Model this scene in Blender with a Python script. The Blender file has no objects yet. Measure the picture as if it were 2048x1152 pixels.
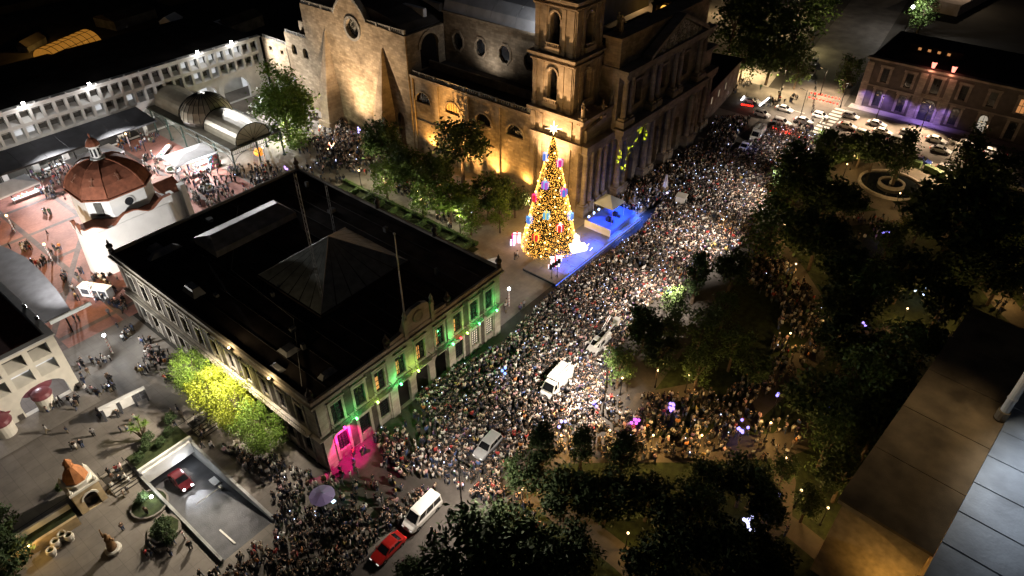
import bpy, bmesh, math, random
import numpy as np
from mathutils import Vector, Matrix
from mathutils.geometry import tessellate_polygon
R = math.radians
random.seed(11)
RNG = np.random.default_rng(5)
SC = bpy.context.scene
COL = SC.collection

# ---------------------------------------------------------------- camera, sky, light, exposure
F_PX, TH, AZ, HC = 1377.0, R(38.1), R(39.2), 72.0      # focal length in photo pixels, pitch, heading, height
cam_d = bpy.data.cameras.new('camera')
cam = bpy.data.objects.new('camera', cam_d)
COL.objects.link(cam)
cam.location = (0, 0, HC)
cam.rotation_euler = (R(90) - TH, 0, AZ - R(90))
cam_d.sensor_width = 36.0
cam_d.lens = 36.0 * F_PX / 2048
cam_d.clip_start = 0.5
cam_d.clip_end = 5000
SC.camera = cam

world = bpy.data.worlds.new('World')
SC.world = world
world.use_nodes = True
wn = world.node_tree
wn.nodes.clear()
w_out = wn.nodes.new('ShaderNodeOutputWorld')
w_bg = wn.nodes.new('ShaderNodeBackground')
w_sky = wn.nodes.new('ShaderNodeTexSky')
w_sky.sky_type = 'NISHITA'
w_sky.sun_disc = False
w_sky.sun_elevation = R(-4)
w_sky.sun_rotation = R(200)
w_bg.inputs['Strength'].default_value = 0.18
wn.links.new(w_sky.outputs[0], w_bg.inputs['Color'])
wn.links.new(w_bg.outputs[0], w_out.inputs['Surface'])

moon_d = bpy.data.lights.new('sun', 'SUN')
moon_d.energy = 0.002
moon_d.angle = R(12)
moon_d.color = (0.8, 0.88, 1.0)
moon = bpy.data.objects.new('sun', moon_d)
COL.objects.link(moon)
moon.rotation_euler = (R(35), 0, R(60))

SC.view_settings.view_transform = 'Standard'
SC.view_settings.look = 'None'
SC.view_settings.gamma = 1.0
SC.view_settings.exposure = 0.3
SC.view_settings.use_curve_mapping = False
SC.cycles.use_denoising = True
SC.cycles.max_bounces = 3
SC.cycles.diffuse_bounces = 1
SC.cycles.glossy_bounces = 2
SC.cycles.transmission_bounces = 2
SC.cycles.sample_clamp_indirect = 3.0
SC.cycles.sample_clamp_direct = 30.0
SC.cycles.adaptive_threshold = 0.02
SC.cycles.caustics_reflective = False
SC.cycles.caustics_refractive = False

# ---------------------------------------------------------------- helpers
_fh = np.array([math.cos(AZ), math.sin(AZ), 0]); _rt = np.array([math.sin(AZ), -math.cos(AZ), 0])
_fw = _fh * math.cos(TH) - np.array([0, 0, math.sin(TH)]); _cu = _fh * math.sin(TH) + np.array([0, 0, math.cos(TH)])
def G(px, py, z=0.0):
    """surveyed place: the point at height z seen at photo pixel (px, py)"""
    d = _fw + _rt * (px - 1024) / F_PX - _cu * (py - 576) / F_PX
    t = (z - HC) / d[2]
    return Vector((d[0] * t, d[1] * t, z))
def to_px(x, y, z):
    v = np.array([x, y, z - HC]); dz = v @ _fw
    return 1024 + F_PX * (v @ _rt) / dz, 576 - F_PX * (v @ _cu) / dz
def gz(x, y):
    """ground height: the corner west of the town hall lies lower, behind two flights of steps"""
    if y > 72.0: return 0.0
    t = min(1, max(0, (x - 22) / 10.0))
    return -0.85 * (1 - t)

MATS = {}
def _nodes(m):
    m.use_nodes = True
    nt = m.node_tree
    return nt, nt.nodes['Principled BSDF']
def mat(name, col, rough=0.8, metal=0.0, var=0.25, scale=0.6, bump=0.0, bscale=8.0, spec=0.3, emit=None, estr=0.0, obj_space=False):
    if name in MATS: return MATS[name]
    m = bpy.data.materials.new(name); MATS[name] = m
    nt, b = _nodes(m)
    b.inputs['Roughness'].default_value = rough
    b.inputs['Metallic'].default_value = metal
    b.inputs['Specular IOR Level'].default_value = spec
    if obj_space:
        tc = nt.nodes.new('ShaderNodeTexCoord'); vec = tc.outputs['Object']
    else:
        tc = nt.nodes.new('ShaderNodeNewGeometry'); vec = tc.outputs['Position']
    nz = nt.nodes.new('ShaderNodeTexNoise'); nz.inputs['Scale'].default_value = scale; nz.inputs['Detail'].default_value = 6
    nt.links.new(vec, nz.inputs['Vector'])
    rp = nt.nodes.new('ShaderNodeValToRGB')
    rp.color_ramp.elements[0].position = 0.3; rp.color_ramp.elements[1].position = 0.72
    rp.color_ramp.elements[0].color = (*[c * (1 - var) for c in col], 1)
    rp.color_ramp.elements[1].color = (*[min(1, c * (1 + var)) for c in col], 1)
    nt.links.new(nz.outputs['Fac'], rp.inputs['Fac'])
    nt.links.new(rp.outputs['Color'], b.inputs['Base Color'])
    if bump:
        n2 = nt.nodes.new('ShaderNodeTexNoise'); n2.inputs['Scale'].default_value = bscale; n2.inputs['Detail'].default_value = 4
        nt.links.new(vec, n2.inputs['Vector'])
        bp = nt.nodes.new('ShaderNodeBump'); bp.inputs['Strength'].default_value = bump; bp.inputs['Distance'].default_value = 0.1
        nt.links.new(n2.outputs['Fac'], bp.inputs['Height']); nt.links.new(bp.outputs['Normal'], b.inputs['Normal'])
    if emit:
        b.inputs['Emission Color'].default_value = (*emit, 1); b.inputs['Emission Strength'].default_value = estr
    return m
def glow(name, col, strength, sampled=False):
    if name in MATS: return MATS[name]
    m = mat(name, [c * 0.5 for c in col], 0.5, emit=col, estr=strength)
    m.cycles.emission_sampling = 'AUTO' if sampled else 'NONE'
    return m
def stone(name, col, bw=1.1, bh=0.45, var=0.35, mortar=0.75):
    """coursed ashlar: brick pattern on walls, blotches of grime over it"""
    if name in MATS: return MATS[name]
    m = bpy.data.materials.new(name); MATS[name] = m
    nt, b = _nodes(m); b.inputs['Roughness'].default_value = 0.9; b.inputs['Specular IOR Level'].default_value = 0.15
    g = nt.nodes.new('ShaderNodeNewGeometry'); s = nt.nodes.new('ShaderNodeSeparateXYZ'); nt.links.new(g.outputs['Position'], s.inputs[0])
    ad = nt.nodes.new('ShaderNodeMath'); ad.operation = 'ADD'; nt.links.new(s.outputs[0], ad.inputs[0]); nt.links.new(s.outputs[1], ad.inputs[1])
    cb = nt.nodes.new('ShaderNodeCombineXYZ'); nt.links.new(ad.outputs[0], cb.inputs[0]); nt.links.new(s.outputs[2], cb.inputs[1])
    br = nt.nodes.new('ShaderNodeTexBrick'); br.inputs['Scale'].default_value = 1.0
    br.inputs['Brick Width'].default_value = bw; br.inputs['Row Height'].default_value = bh; br.inputs['Mortar Size'].default_value = 0.03
    br.inputs['Bias'].default_value = -0.1
    br.inputs['Color1'].default_value = (*[c * (1 - var) for c in col], 1); br.inputs['Color2'].default_value = (*[min(1, c * (1 + var * 0.6)) for c in col], 1)
    br.inputs['Mortar'].default_value = (*[c * mortar for c in col], 1)
    nt.links.new(cb.outputs[0], br.inputs['Vector'])
    nz = nt.nodes.new('ShaderNodeTexNoise'); nz.inputs['Scale'].default_value = 0.35; nz.inputs['Detail'].default_value = 8; nz.inputs['Roughness'].default_value = 0.65
    nt.links.new(g.outputs['Position'], nz.inputs['Vector'])
    rp = nt.nodes.new('ShaderNodeValToRGB'); rp.color_ramp.elements[0].position = 0.32; rp.color_ramp.elements[1].position = 0.6
    rp.color_ramp.elements[0].color = (0.5, 0.47, 0.44, 1); rp.color_ramp.elements[1].color = (1, 1, 1, 1)
    nt.links.new(nz.outputs['Fac'], rp.inputs['Fac'])
    mx = nt.nodes.new('ShaderNodeMix'); mx.data_type = 'RGBA'; mx.blend_type = 'MULTIPLY'; mx.inputs[0].default_value = 0.9
    nt.links.new(br.outputs['Color'], mx.inputs[6]); nt.links.new(rp.outputs['Color'], mx.inputs[7])
    nt.links.new(mx.outputs[2], b.inputs['Base Color'])
    bp = nt.nodes.new('ShaderNodeBump'); bp.inputs['Strength'].default_value = 0.35; bp.inputs['Distance'].default_value = 0.05
    nt.links.new(br.outputs['Fac'], bp.inputs['Height']); bp.invert = True; nt.links.new(bp.outputs['Normal'], b.inputs['Normal'])
    return m
def glass(name, col=(0.02, 0.022, 0.025), rough=0.12):
    return mat(name, col, rough, var=0.3, scale=0.8, spec=0.6)

class M:
    """collects shapes into one mesh"""
    def __init__(s): s.v = []; s.f = []
    def add(s, vs, fs):
        o = len(s.v); s.v += [tuple(v) for v in vs]; s.f += [tuple(i + o for i in f) for f in fs]; return s
    def box(s, x0, y0, z0, x1, y1, z1):
        return s.add([(x0, y0, z0), (x1, y0, z0), (x1, y1, z0), (x0, y1, z0), (x0, y0, z1), (x1, y0, z1), (x1, y1, z1), (x0, y1, z1)],
                     [(0, 3, 2, 1), (4, 5, 6, 7), (0, 1, 5, 4), (1, 2, 6, 5), (2, 3, 7, 6), (3, 0, 4, 7)])
    def hexa(s, b, t):
        return s.add(list(b) + list(t), [(0, 3, 2, 1), (4, 5, 6, 7), (0, 1, 5, 4), (1, 2, 6, 5), (2, 3, 7, 6), (3, 0, 4, 7)])
    def quad(s, *p): return s.add(p, [tuple(range(len(p)))])
    def lathe(s, prof, n=12, c=(0, 0, 0), cap=True, a0=0.0):
        vs = []; k = len(prof)
        for i in range(n):
            a = a0 + 2 * math.pi * i / n
            vs += [(c[0] + r * math.cos(a), c[1] + r * math.sin(a), c[2] + z) for r, z in prof]
        fs = [(i * k + j, ((i + 1) % n) * k + j, ((i + 1) % n) * k + j + 1, i * k + j + 1) for i in range(n) for j in range(k - 1)]
        if cap:
            fs.append(tuple((n - 1 - i) * k for i in range(n))); fs.append(tuple(i * k + k - 1 for i in range(n)))
        return s.add(vs, fs)
    def cyl(s, x, y, z0, z1, r, n=10, r2=None): return s.lathe([(r, z0), (r if r2 is None else r2, z1)], n, (x, y, 0))
    def ball(s, c, r, n=8, k=5, sz=1.0):
        prof = [(r * math.sin(math.pi * j / k) + 1e-4, -r * sz * math.cos(math.pi * j / k)) for j in range(k + 1)]
        return s.lathe(prof, n, c)
    def tube(s, pts, rs, n=6):
        pts = [Vector(p) for p in pts]
        if not isinstance(rs, (list, tuple)): rs = [rs] * len(pts)
        vs = []
        for i, p in enumerate(pts):
            d = (pts[min(i + 1, len(pts) - 1)] - pts[max(i - 1, 0)])
            d = d.normalized() if d.length > 1e-9 else Vector((0, 0, 1))
            u = d.cross(Vector((0, 0, 1)) if abs(d.z) < 0.95 else Vector((1, 0, 0))).normalized(); w = d.cross(u)
            vs += [p + (u * math.cos(2 * math.pi * j / n) + w * math.sin(2 * math.pi * j / n)) * rs[i] for j in range(n)]
        fs = [(i * n + j, i * n + (j + 1) % n, (i + 1) * n + (j + 1) % n, (i + 1) * n + j) for i in range(len(pts) - 1) for j in range(n)]
        fs += [tuple(range(n - 1, -1, -1)), tuple((len(pts) - 1) * n + j for j in range(n))]
        return s.add(vs, fs)
    def prism(s, poly, z0, z1, holes=()):
        """polygon in xy (list of (x, y)) extruded in z, with holes"""
        return s.slab([(x, y, z0) for x, y in poly], (0, 0, z1 - z0), [[(x, y, z0) for x, y in h] for h in holes])
    def slab(s, poly, off, holes=()):
        """planar polygon with holes, extruded by the vector off"""
        loops = [[Vector(p) for p in poly]] + [[Vector(p) for p in h] for h in holes]
        flat = [p for l in loops for p in l]
        tri = tessellate_polygon(loops)
        n = len(flat); off = Vector(off)
        vs = flat + [p + off for p in flat]
        fs = [tuple(t) for t in tri] + [tuple(i + n for i in reversed(t)) for t in tri]
        o = 0
        for l in loops:
            k = len(l); fs += [(o + i, o + (i + 1) % k, n + o + (i + 1) % k, n + o + i) for i in range(k)]; o += k
        return s.add(vs, fs)
    def loft(s, secs, cap=True):
        n = len(secs[0]); vs = [p for sec in secs for p in sec]
        fs = [(i * n + j, i * n + (j + 1) % n, (i + 1) * n + (j + 1) % n, (i + 1) * n + j) for i in range(len(secs) - 1) for j in range(n)]
        if cap: fs += [tuple(range(n - 1, -1, -1)), tuple((len(secs) - 1) * n + j for j in range(n))]
        return s.add(vs, fs)
    def mesh(s, name, smooth=False):
        me = bpy.data.meshes.new(name); me.from_pydata(s.v, [], s.f); me.validate()
        bm = bmesh.new(); bm.from_mesh(me); bmesh.ops.recalc_face_normals(bm, faces=bm.faces); bm.to_mesh(me); bm.free()
        if smooth: me.polygons.foreach_set('use_smooth', [True] * len(me.polygons))
        return me
    def build(s, name, m, parent=None, smooth=False, kind=None):
        me = s.mesh(name, smooth)
        for x in (m if isinstance(m, (list, tuple)) else [m]): me.materials.append(x)
        return link(name, me, parent, kind)
def link(name, me, parent=None, kind=None):
    o = bpy.data.objects.new(name, me); COL.objects.link(o)
    if parent is not None: o.parent = parent
    if kind: o['kind'] = kind
    return o
def thing(name, label, cat, loc=(0, 0, 0), rz=0.0, group=None):
    o = bpy.data.objects.new(name, None); COL.objects.link(o); o.empty_display_size = 0.3
    o.location = loc; o.rotation_euler = (0, 0, rz)
    return tag(o, label, cat, group)
def tag(o, label, cat, group=None):
    o['label'] = label; o['category'] = cat
    if group: o['group'] = group
    return o
def copy_tree(o, parent=None):
    c = o.copy(); COL.objects.link(c)
    if parent is not None: c.parent = parent
    for ch in list(o.children): copy_tree(ch, c)
    return c
def arch(cx, z0, w, h, n=8, flat=1.0):
    """outline of an arched opening: (u, z) pairs, total height h"""
    r = w / 2; zs = z0 + h - r * flat
    return [(cx - r, z0), (cx + r, z0)] + [(cx + r * math.cos(math.pi * i / n), zs + r * flat * math.sin(math.pi * i / n)) for i in range(n + 1)]
def lamp(name, kind, loc, col, power, parent=None, target=None, size=0.15, angle=120, blend=0.5):
    d = bpy.data.lights.new(name, kind); d.energy = power; d.color = col
    d.shadow_soft_size = size
    if kind == 'SPOT': d.spot_size = R(angle); d.spot_blend = blend
    o = bpy.data.objects.new(name, d); COL.objects.link(o); o.location = loc
    if target is not None:
        o.rotation_euler = (Vector(target) - Vector(loc)).to_track_quat('-Z', 'Y').to_euler()
    return o
WARM = (1.0, 0.62, 0.28); AMBER = (1.0, 0.55, 0.16); WHITE = (1.0, 0.96, 0.92); COOL = (0.86, 0.93, 1.0); NEUT = (1.0, 0.86, 0.7)

# ---------------------------------------------------------------- ground
def paving(name, col, var, tile, line, bump=0.0):
    """square setts: grid joints with uneven tone and stains"""
    m = bpy.data.materials.new(name); MATS[name] = m
    nt, b = _nodes(m); b.inputs['Roughness'].default_value = 0.75; b.inputs['Specular IOR Level'].default_value = 0.3
    g = nt.nodes.new('ShaderNodeNewGeometry')
    br = nt.nodes.new('ShaderNodeTexBrick'); br.inputs['Scale'].default_value = 1.0; br.inputs['Brick Width'].default_value = tile; br.inputs['Row Height'].default_value = tile
    br.inputs['Mortar Size'].default_value = 0.02 * tile; br.offset = 0.0
    br.inputs['Color1'].default_value = (*[c * (1 - var) for c in col], 1); br.inputs['Color2'].default_value = (*[c * (1 + var) for c in col], 1)
    br.inputs['Mortar'].default_value = (*[c * line for c in col], 1)
    nt.links.new(g.outputs['Position'], br.inputs['Vector'])
    nz = nt.nodes.new('ShaderNodeTexNoise'); nz.inputs['Scale'].default_value = 0.16; nz.inputs['Detail'].default_value = 9; nz.inputs['Roughness'].default_value = 0.7
    nt.links.new(g.outputs['Position'], nz.inputs['Vector'])
    rp = nt.nodes.new('ShaderNodeValToRGB'); rp.color_ramp.elements[0].position = 0.35; rp.color_ramp.elements[1].position = 0.62
    rp.color_ramp.elements[0].color = (0.55, 0.55, 0.55, 1); rp.color_ramp.elements[1].color = (1, 1, 1, 1)
    nt.links.new(nz.outputs['Fac'], rp.inputs['Fac'])
    mx = nt.nodes.new('ShaderNodeMix'); mx.data_type = 'RGBA'; mx.blend_type = 'MULTIPLY'; mx.inputs[0].default_value = 0.85
    nt.links.new(br.outputs['Color'], mx.inputs[6]); nt.links.new(rp.outputs['Color'], mx.inputs[7]); nt.links.new(mx.outputs[2], b.inputs['Base Color'])
    return m
m_asph = mat('asphalt', (0.09, 0.08, 0.07), 0.85, var=0.4, scale=0.25, bump=0.2, bscale=20)
m_road = paving('street_setts', (0.075, 0.066, 0.058), 0.1, 0.4, 0.8)
m_red = paving('red_setts', (0.36, 0.165, 0.13), 0.1, 0.4, 0.8)
m_band = paving('dark_setts', (0.16, 0.12, 0.11), 0.15, 0.6, 0.75)
m_grey = paving('grey_setts', (0.2, 0.175, 0.15), 0.05, 1.6, 0.78)
m_light = paving('pale_slabs', (0.28, 0.25, 0.215), 0.06, 0.6, 0.8)
m_path = paving('path_slabs', (0.1, 0.08, 0.06), 0.08, 0.5, 0.8)
m_grass = mat('lawn', (0.025, 0.034, 0.01), 0.95, var=0.6, scale=1.2, bump=0.5, bscale=15)
m_dirt = mat('far_ground', (0.04, 0.036, 0.03), 0.95, var=0.4, scale=0.05)
m_line = mat('road_paint', (0.55, 0.53, 0.48), 0.7, var=0.3, scale=2)
m_kerb = mat('kerb_stone', (0.34, 0.3, 0.26), 0.85, var=0.25, scale=1.5)

def clip_poly(poly, ax, val, keep_less):
    out = []
    for i in range(len(poly)):
        a, b = poly[i], poly[(i + 1) % len(poly)]
        ia = (a[ax] <= val) == keep_less; ib = (b[ax] <= val) == keep_less
        if ia: out.append(a)
        if ia != ib:
            t = (val - a[ax]) / (b[ax] - a[ax]); out.append((a[0] + (b[0] - a[0]) * t, a[1] + (b[1] - a[1]) * t))
    return out
def sheet(name, poly, m, dz=0.0, parent=None, hole=None):
    """flat ground cover that follows gz; convex polygons, a rectangular hole may be cut"""
    mm = M(); parts = [poly]
    for ax, val in ((0, 22.0), (0, 32.0), (1, 72.0)):
        nxt = []
        for p in parts:
            for k in (True, False):
                c = clip_poly(p, ax, val, k)
                if len(c) > 2: nxt.append(c)
        parts = nxt
    if hole:
        x0, y0, x1, y1 = hole; nxt = []
        for p in parts:
            a = clip_poly(p, 0, x0, True); nxt.append(a); r = clip_poly(p, 0, x0, False)
            if len(r) < 3: continue
            b = clip_poly(r, 0, x1, False); nxt.append(b); r = clip_poly(r, 0, x1, True)
            if len(r) < 3: continue
            nxt.append(clip_poly(r, 1, y0, True)); r = clip_poly(r, 1, y0, False)
            if len(r) < 3: continue
            nxt.append(clip_poly(r, 1, y1, False))
        parts = [p for p in nxt if len(p) > 2]
    for p in parts:
        yc = sum(q[1] for q in p) / len(p)
        mm.add([(x, y, gz(x, min(y, 72.0) if yc < 72 else 73) + dz) for x, y in p], [tuple(range(len(p)))])
    o = mm.build(name, m, parent)
    if parent is None: o['kind'] = 'structure'
    return o
RAMP = (11.9, 52.3, 19.2, 70.6)
def rect(x0, y0, x1, y1): return [(x0, y0), (x1, y0), (x1, y1), (x0, y1)]
sheet('ground', rect(-700, -700, 1500, 1500), m_dirt, -0.03, hole=RAMP)
plaza = sheet('red_plaza', rect(-30, 101, 64, 162), m_red, 0.0)
sheet('grey_plaza', rect(-30, 74, 27, 101), m_grey, 0.0)
sheet('lower_plaza', rect(-40, 40, 27.4, 72), m_grey, 0.0, hole=RAMP)
sheet('east_forecourt', rect(61.4, 100, 97, 170), m_light, -0.004)
sheet('church_forecourt', rect(61.6, 53.2, 97, 100), m_light, -0.006)
sheet('avenue', rect(27.4, 24, 164, 53.2), m_road, -0.004)
sheet('corner_street', rect(-40, 20, 27.4, 40), m_road, -0.004)
sheet('cross_street', rect(162, -120, 183, 240), m_asph, 0.002)
sheet('side_street', [(183, 40), (330, 58), (330, 76), (183, 57)], m_asph, 0.002)
sheet('church_front_pavement', rect(97, 53.2, 162, 62), m_light, -0.002)
sheet('corner_pavement', rect(149, 62, 162, 90), m_light, .0); sheet('corner_plaza', [(183, 60), (260, 72), (260, 130), (183, 120)], m_light, .0)
sheet('far_pavement', rect(183, -60, 186.2, 39), m_light, 0.10)
# park lawn and its paths
park = sheet('park_lawn', [(30, -70), (160, -70), (160, 30), (108, 30), (60, 27), (34, 33), (24, 20)], m_grass, 0.004)
# dark bands laid across the red setts
for k in range(5):
    y = 103.5 + k * 11.5
    mm = M().box(-28, y, -0.05, 62, y + 0.9, 0.004); mm.build('paving_band', m_band, plaza)
for k in range(9):
    x = -22 + k * 9.5
    mm = M().box(x, 101, -0.05, x + 0.9, 161, 0.003); mm.build('paving_band', m_band, plaza)
for k in range(4):
    x = -6 + k * 19
    mm = M(); mm.slab([(x, 101, -0.05), (x + 1.1, 101, -0.05), (x + 31.1, 148, -0.05), (x + 30, 148, -0.05)], (0, 0, 0.056)); mm.build('paving_band', m_band, plaza)

# ---------------------------------------------------------------- town hall
m_pal = stone('town_hall_stone', (0.36, 0.32, 0.27), 1.2, 0.5, 0.2)
m_pal_dk = stone('town_hall_panel', (0.10, 0.085, 0.075), 0.8, 0.4, 0.2)
m_trim = stone('town_hall_trim', (0.42, 0.38, 0.32), 1.6, 0.6, 0.15)
m_roof = mat('roof_felt', (0.04, 0.032, 0.029), 0.95, var=0.55, scale=0.3, spec=0.1)
m_iron = mat('dark_iron', (0.02, 0.02, 0.02), 0.5, 0.6, spec=0.4)
m_pane = glass('dark_pane')
m_lit = glow('lit_room', (1.0, 0.42, 0.14), 0.4)
m_litw = glow('lit_room_pale', (1.0, 0.9, 0.72), 0.3)
m_skl = mat('skylight_sheet', (0.2, 0.2, 0.21), 0.5, var=0.35, scale=0.8)
PX0, PX1, PY0, PY1, PZ = 27.6, 61.4, 52.6, 100.0, 11.9
hall = thing('town_hall', 'two-storey grey stone town hall with black flat roof and arched centre portico', 'town hall', (PX0, PY0, 0))
W_, D_ = PX1 - PX0, PY1 - PY0
def hall_window(u, z0, w, h, face, lit=None, grid=(3, 5), top=0.0):
    """window let into a wall: frame, pane and bars; face 'S' is the avenue front, 'W' the plaza side"""
    def P3(uu, d, z): return (uu, d, z) if face == 'S' else (d, uu, z)
    def bx(mm, u0, d0, z0_, u1, d1, z1): 
        a = P3(u0, d0, z0_); b = P3(u1, d1, z1)
        return mm.box(min(a[0], b[0]), min(a[1], b[1]), z0_, max(a[0], b[0]), max(a[1], b[1]), z1)
    wd = bx(M(), u - w / 2, 0.28, z0, u + w / 2, 0.34, z0 + h).build('window', m_pane if lit is m_lit else (lit or m_pane), hall)
    if lit is m_lit: bx(M(), u - w * .42, 0.276, z0 + .2, u - w * random.uniform(-.02, .12), 0.279, z0 + h * random.uniform(.55, .9)).build('lit_pane', m_lit, wd)
    fr = M()
    for i in range(grid[0] + 1):
        x = u - w / 2 + w * i / grid[0]; bx(fr, x - 0.04, 0.2, z0, x + 0.04, 0.275, z0 + h)
    for j in range(grid[1] + 1):
        z = z0 + h * j / grid[1]; bx(fr, u - w / 2, 0.205, z - 0.035, u + w / 2, 0.272, z + 0.035)
    fr.build('window_bars', m_iron, wd)
    return wd
# south wall: openings cut through
bays_l = [3.0, 6.6, 10.0]; bays_r = [24.6, 28.1, 31.4]; bays_c = [13.6, 17.3, 21.0]
def wall_south():
    holes = []
    for u in bays_l + bays_r:
        holes.append([(u - 0.85, 0, 1.2), (u + 0.85, 0, 1.2), (u + 0.85, 0, 4.3), (u - 0.85, 0, 4.3)])
        holes.append([(u - 0.8, 0, 6.3), (u + 0.8, 0, 6.3), (u + 0.8, 0, 9.6), (u - 0.8, 0, 9.6)])
    for u in bays_c:
        holes.append([(a, 0, b) for a, b in arch(u, 0.02, 2.6, 5.0, 10)])
        holes.append([(u - 0.8, 0, 6.3), (u + 0.8, 0, 6.3), (u + 0.8, 0, 9.7), (u - 0.8, 0, 9.7)])
    M().slab([(0, 0, -0.9), (W_, 0, -0.9), (W_, 0, PZ), (0, 0, PZ)], (0, 0.55, 0), holes).build('wall', m_pal, hall)
wall_south()
bays_w = [3.2 + 3.72 * i for i in range(12)]
def wall_west():
    holes = []
    for u in bays_w:
        holes.append([(0, u - 0.8, 1.2), (0, u + 0.8, 1.2), (0, u + 0.8, 4.4), (0, u - 0.8, 4.4)])
        holes.append([(0, u - 0.75, 6.4), (0, u + 0.75, 6.4), (0, u + 0.75, 9.5), (0, u - 0.75, 9.5)])
    M().slab([(0, 0.552, -0.9), (0, D_, -0.9), (0, D_, PZ), (0, 0.552, PZ)], (0.55, 0, 0), holes).build('wall', m_pal, hall)
wall_west()
M().box(W_ - 0.55, 0.552, -0.9, W_, D_, PZ).build('wall', m_pal, hall)
M().box(0.552, D_ - 0.55, -0.9, W_ - 0.552, D_, PZ).build('wall', m_pal, hall)
M().box(3, 3.8, -0.02, W_ - 3, 4.0, 5.6).build('inner_wall', m_pal, hall)
for u in bays_l + bays_r:
    right_side = u > 20
    hall_window(u, 1.2, 1.7, 3.1, 'S', m_litw if u > 26 else None, (4, 7))
    hall_window(u, 6.3, 1.6, 3.3, 'S', m_lit if u in (10.0, 24.6) else None, (2, 4))
for u in bays_c: hall_window(u, 6.3, 1.6, 3.4, 'S', m_lit, (3, 4))
for i, u in enumerate(bays_w):
    hall_window(u, 1.2, 1.6, 3.2, 'W', None, (3, 5)); hall_window(u, 6.4, 1.5, 3.1, 'W', m_lit if i == 1 else None, (2, 4))
# surrounds, pilasters, dark infill panels
for u in bays_l + bays_r + bays_c:
    c = u in bays_c
    s = M()
    for sg in (-1, 1):
        if not c: s.box(u + sg * 1.05 - 0.2, -0.14, 0.0, u + sg * 1.05 + 0.2, -0.002, 5.4)
        s.box(u + sg * 1.0 - 0.18, -0.12, 6.05, u + sg * 1.0 + 0.18, -0.002, 10.6)
    if not c: s.box(u - 0.849, -0.13, 4.42, u + 0.849, -0.002, 4.75)
    s.box(u - 0.819, -0.12, 9.75, u + 0.819, -0.002, 10.05)
    s.box(u - 1.3, -0.3, 10.35, u + 1.3, -0.122, 10.6)
    s.build('window_surround', m_trim, hall)
    M().box(u - 1.25, -0.9, 5.75, u + 1.25, -0.002, 5.9).build('balcony_floor', m_trim, hall)
    r = M()
    for k in range(13): r.box(u - 1.2 + 0.2 * k - 0.015, -0.86, 5.9, u - 1.2 + 0.2 * k + 0.015, -0.83, 6.85)
    r.box(u - 1.22, -0.87, 6.85, u + 1.22, -0.82, 6.9)
    for sg in (-1, 1): r.box(u + sg * 1.2 - 0.02, -0.83, 6.82, u + sg * 1.2 + 0.02, -0.002, 6.87)
    r.build('balcony_railing', m_iron, hall)
for u in (4.8, 8.3, 26.35, 29.75):
    M().box(u - 0.55, -0.05, 0.2, u + 0.55, -0.002, 5.3).build('wall_panel', m_pal_dk, hall)
    M().box(u - 0.6, -0.05, 6.2, u + 0.6, -0.002, 10.9).build('wall_panel', m_pal_dk, hall)
for u in (0.75, 11.75, 22.95, 33.05):
    s = M().box(u - 0.65, -0.3, -0.9, u + 0.65, -0.002, 5.6); s.box(u - 0.6, -0.28, 6.15, u + 0.6, -0.003, 11.2); s.box(u - 0.8, -0.4, 11.2, u + 0.8, -0.003, 11.5)
    s.build('pilaster', m_trim, hall)
for i, u in enumerate(bays_w):
    s = M()
    for sg in (-1, 1):
        s.box(-0.12, u + sg * 0.98 - 0.17, -0.85, -0.002, u + sg * 0.98 + 0.17, 5.5); s.box(-0.12, u + sg * 0.95 - 0.17, 6.1, -0.002, u + sg * 0.95 + 0.17, 10.7)
    s.box(-0.2, u - 0.809, 4.5, -0.002, u + 0.809, 4.8); s.box(-0.2, u - 0.779, 9.7, -0.002, u + 0.779, 10.0)
    s.build('window_surround', m_trim, hall)
    M().box(-0.06, u + 1.35, 6.2, -0.002, u + 2.3, 10.8).build('wall_panel', m_pal_dk, hall)
    M().box(-0.06, u + 1.38, 0.2, -0.002, u + 2.28, 5.3).build('wall_panel', m_pal_dk, hall)
M().box(-0.55, -0.55, 5.6, W_ + 0.55, -0.301, 5.74).box(-0.55, -0.3, 5.6, -0.002, D_ + 0.3, 5.74).build('string_course', m_trim, hall)
M().box(-0.95, 1.5, 5.75, -0.123, D_ - 1.0, 5.9).build('balcony_floor', m_trim, hall)
r = M()
for k in range(int((D_ - 2.6) / 0.4)): r.box(-0.9, 1.55 + 0.4 * k, 5.9, -0.87, 1.58 + 0.4 * k, 6.8)
r.box(-0.91, 1.5, 6.8, -0.86, D_ - 1.0, 6.86); r.build('balcony_railing', m_iron, hall)
M().box(-0.6, -0.6, PZ - 0.35, W_ + 0.6, -0.002, PZ - 0.05).box(-0.6, 0, PZ - 0.35, -0.002, D_ + 0.6, PZ - 0.05).box(W_ + 0.002, 0, PZ - 0.35, W_ + 0.6, D_ + 0.6, PZ - 0.05).box(0, D_ + 0.002, PZ - 0.35, W_, D_ + 0.6, PZ - 0.05).build('cornice', m_trim, hall)
M().box(-0.35, -0.35, PZ + 0.002, W_ + 0.35, 0.0, PZ + 0.6).box(-0.35, 0.002, PZ + 0.002, 0.0, D_ + 0.35, PZ + 0.6).box(W_, 0.002, PZ + 0.002, W_ + 0.35, D_ + 0.35, PZ + 0.6).box(0.002, D_, PZ + 0.002, W_ - 0.002, D_ + 0.35, PZ + 0.6).build('parapet', m_trim, hall)
rf = M().box(0.002, 0.002, PZ - 0.3, W_ - 0.002, D_ - 0.002, PZ + 0.15).build('roof', m_roof, hall)
for k in range(1, 12): M().box(2.8 * k - .05, .8, PZ + .151, 2.8 * k + .05, D_ - .8, PZ + .22).build('roof_seam', mat('roof_seam_metal', (.05, .045, .045), .7), rf)
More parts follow.
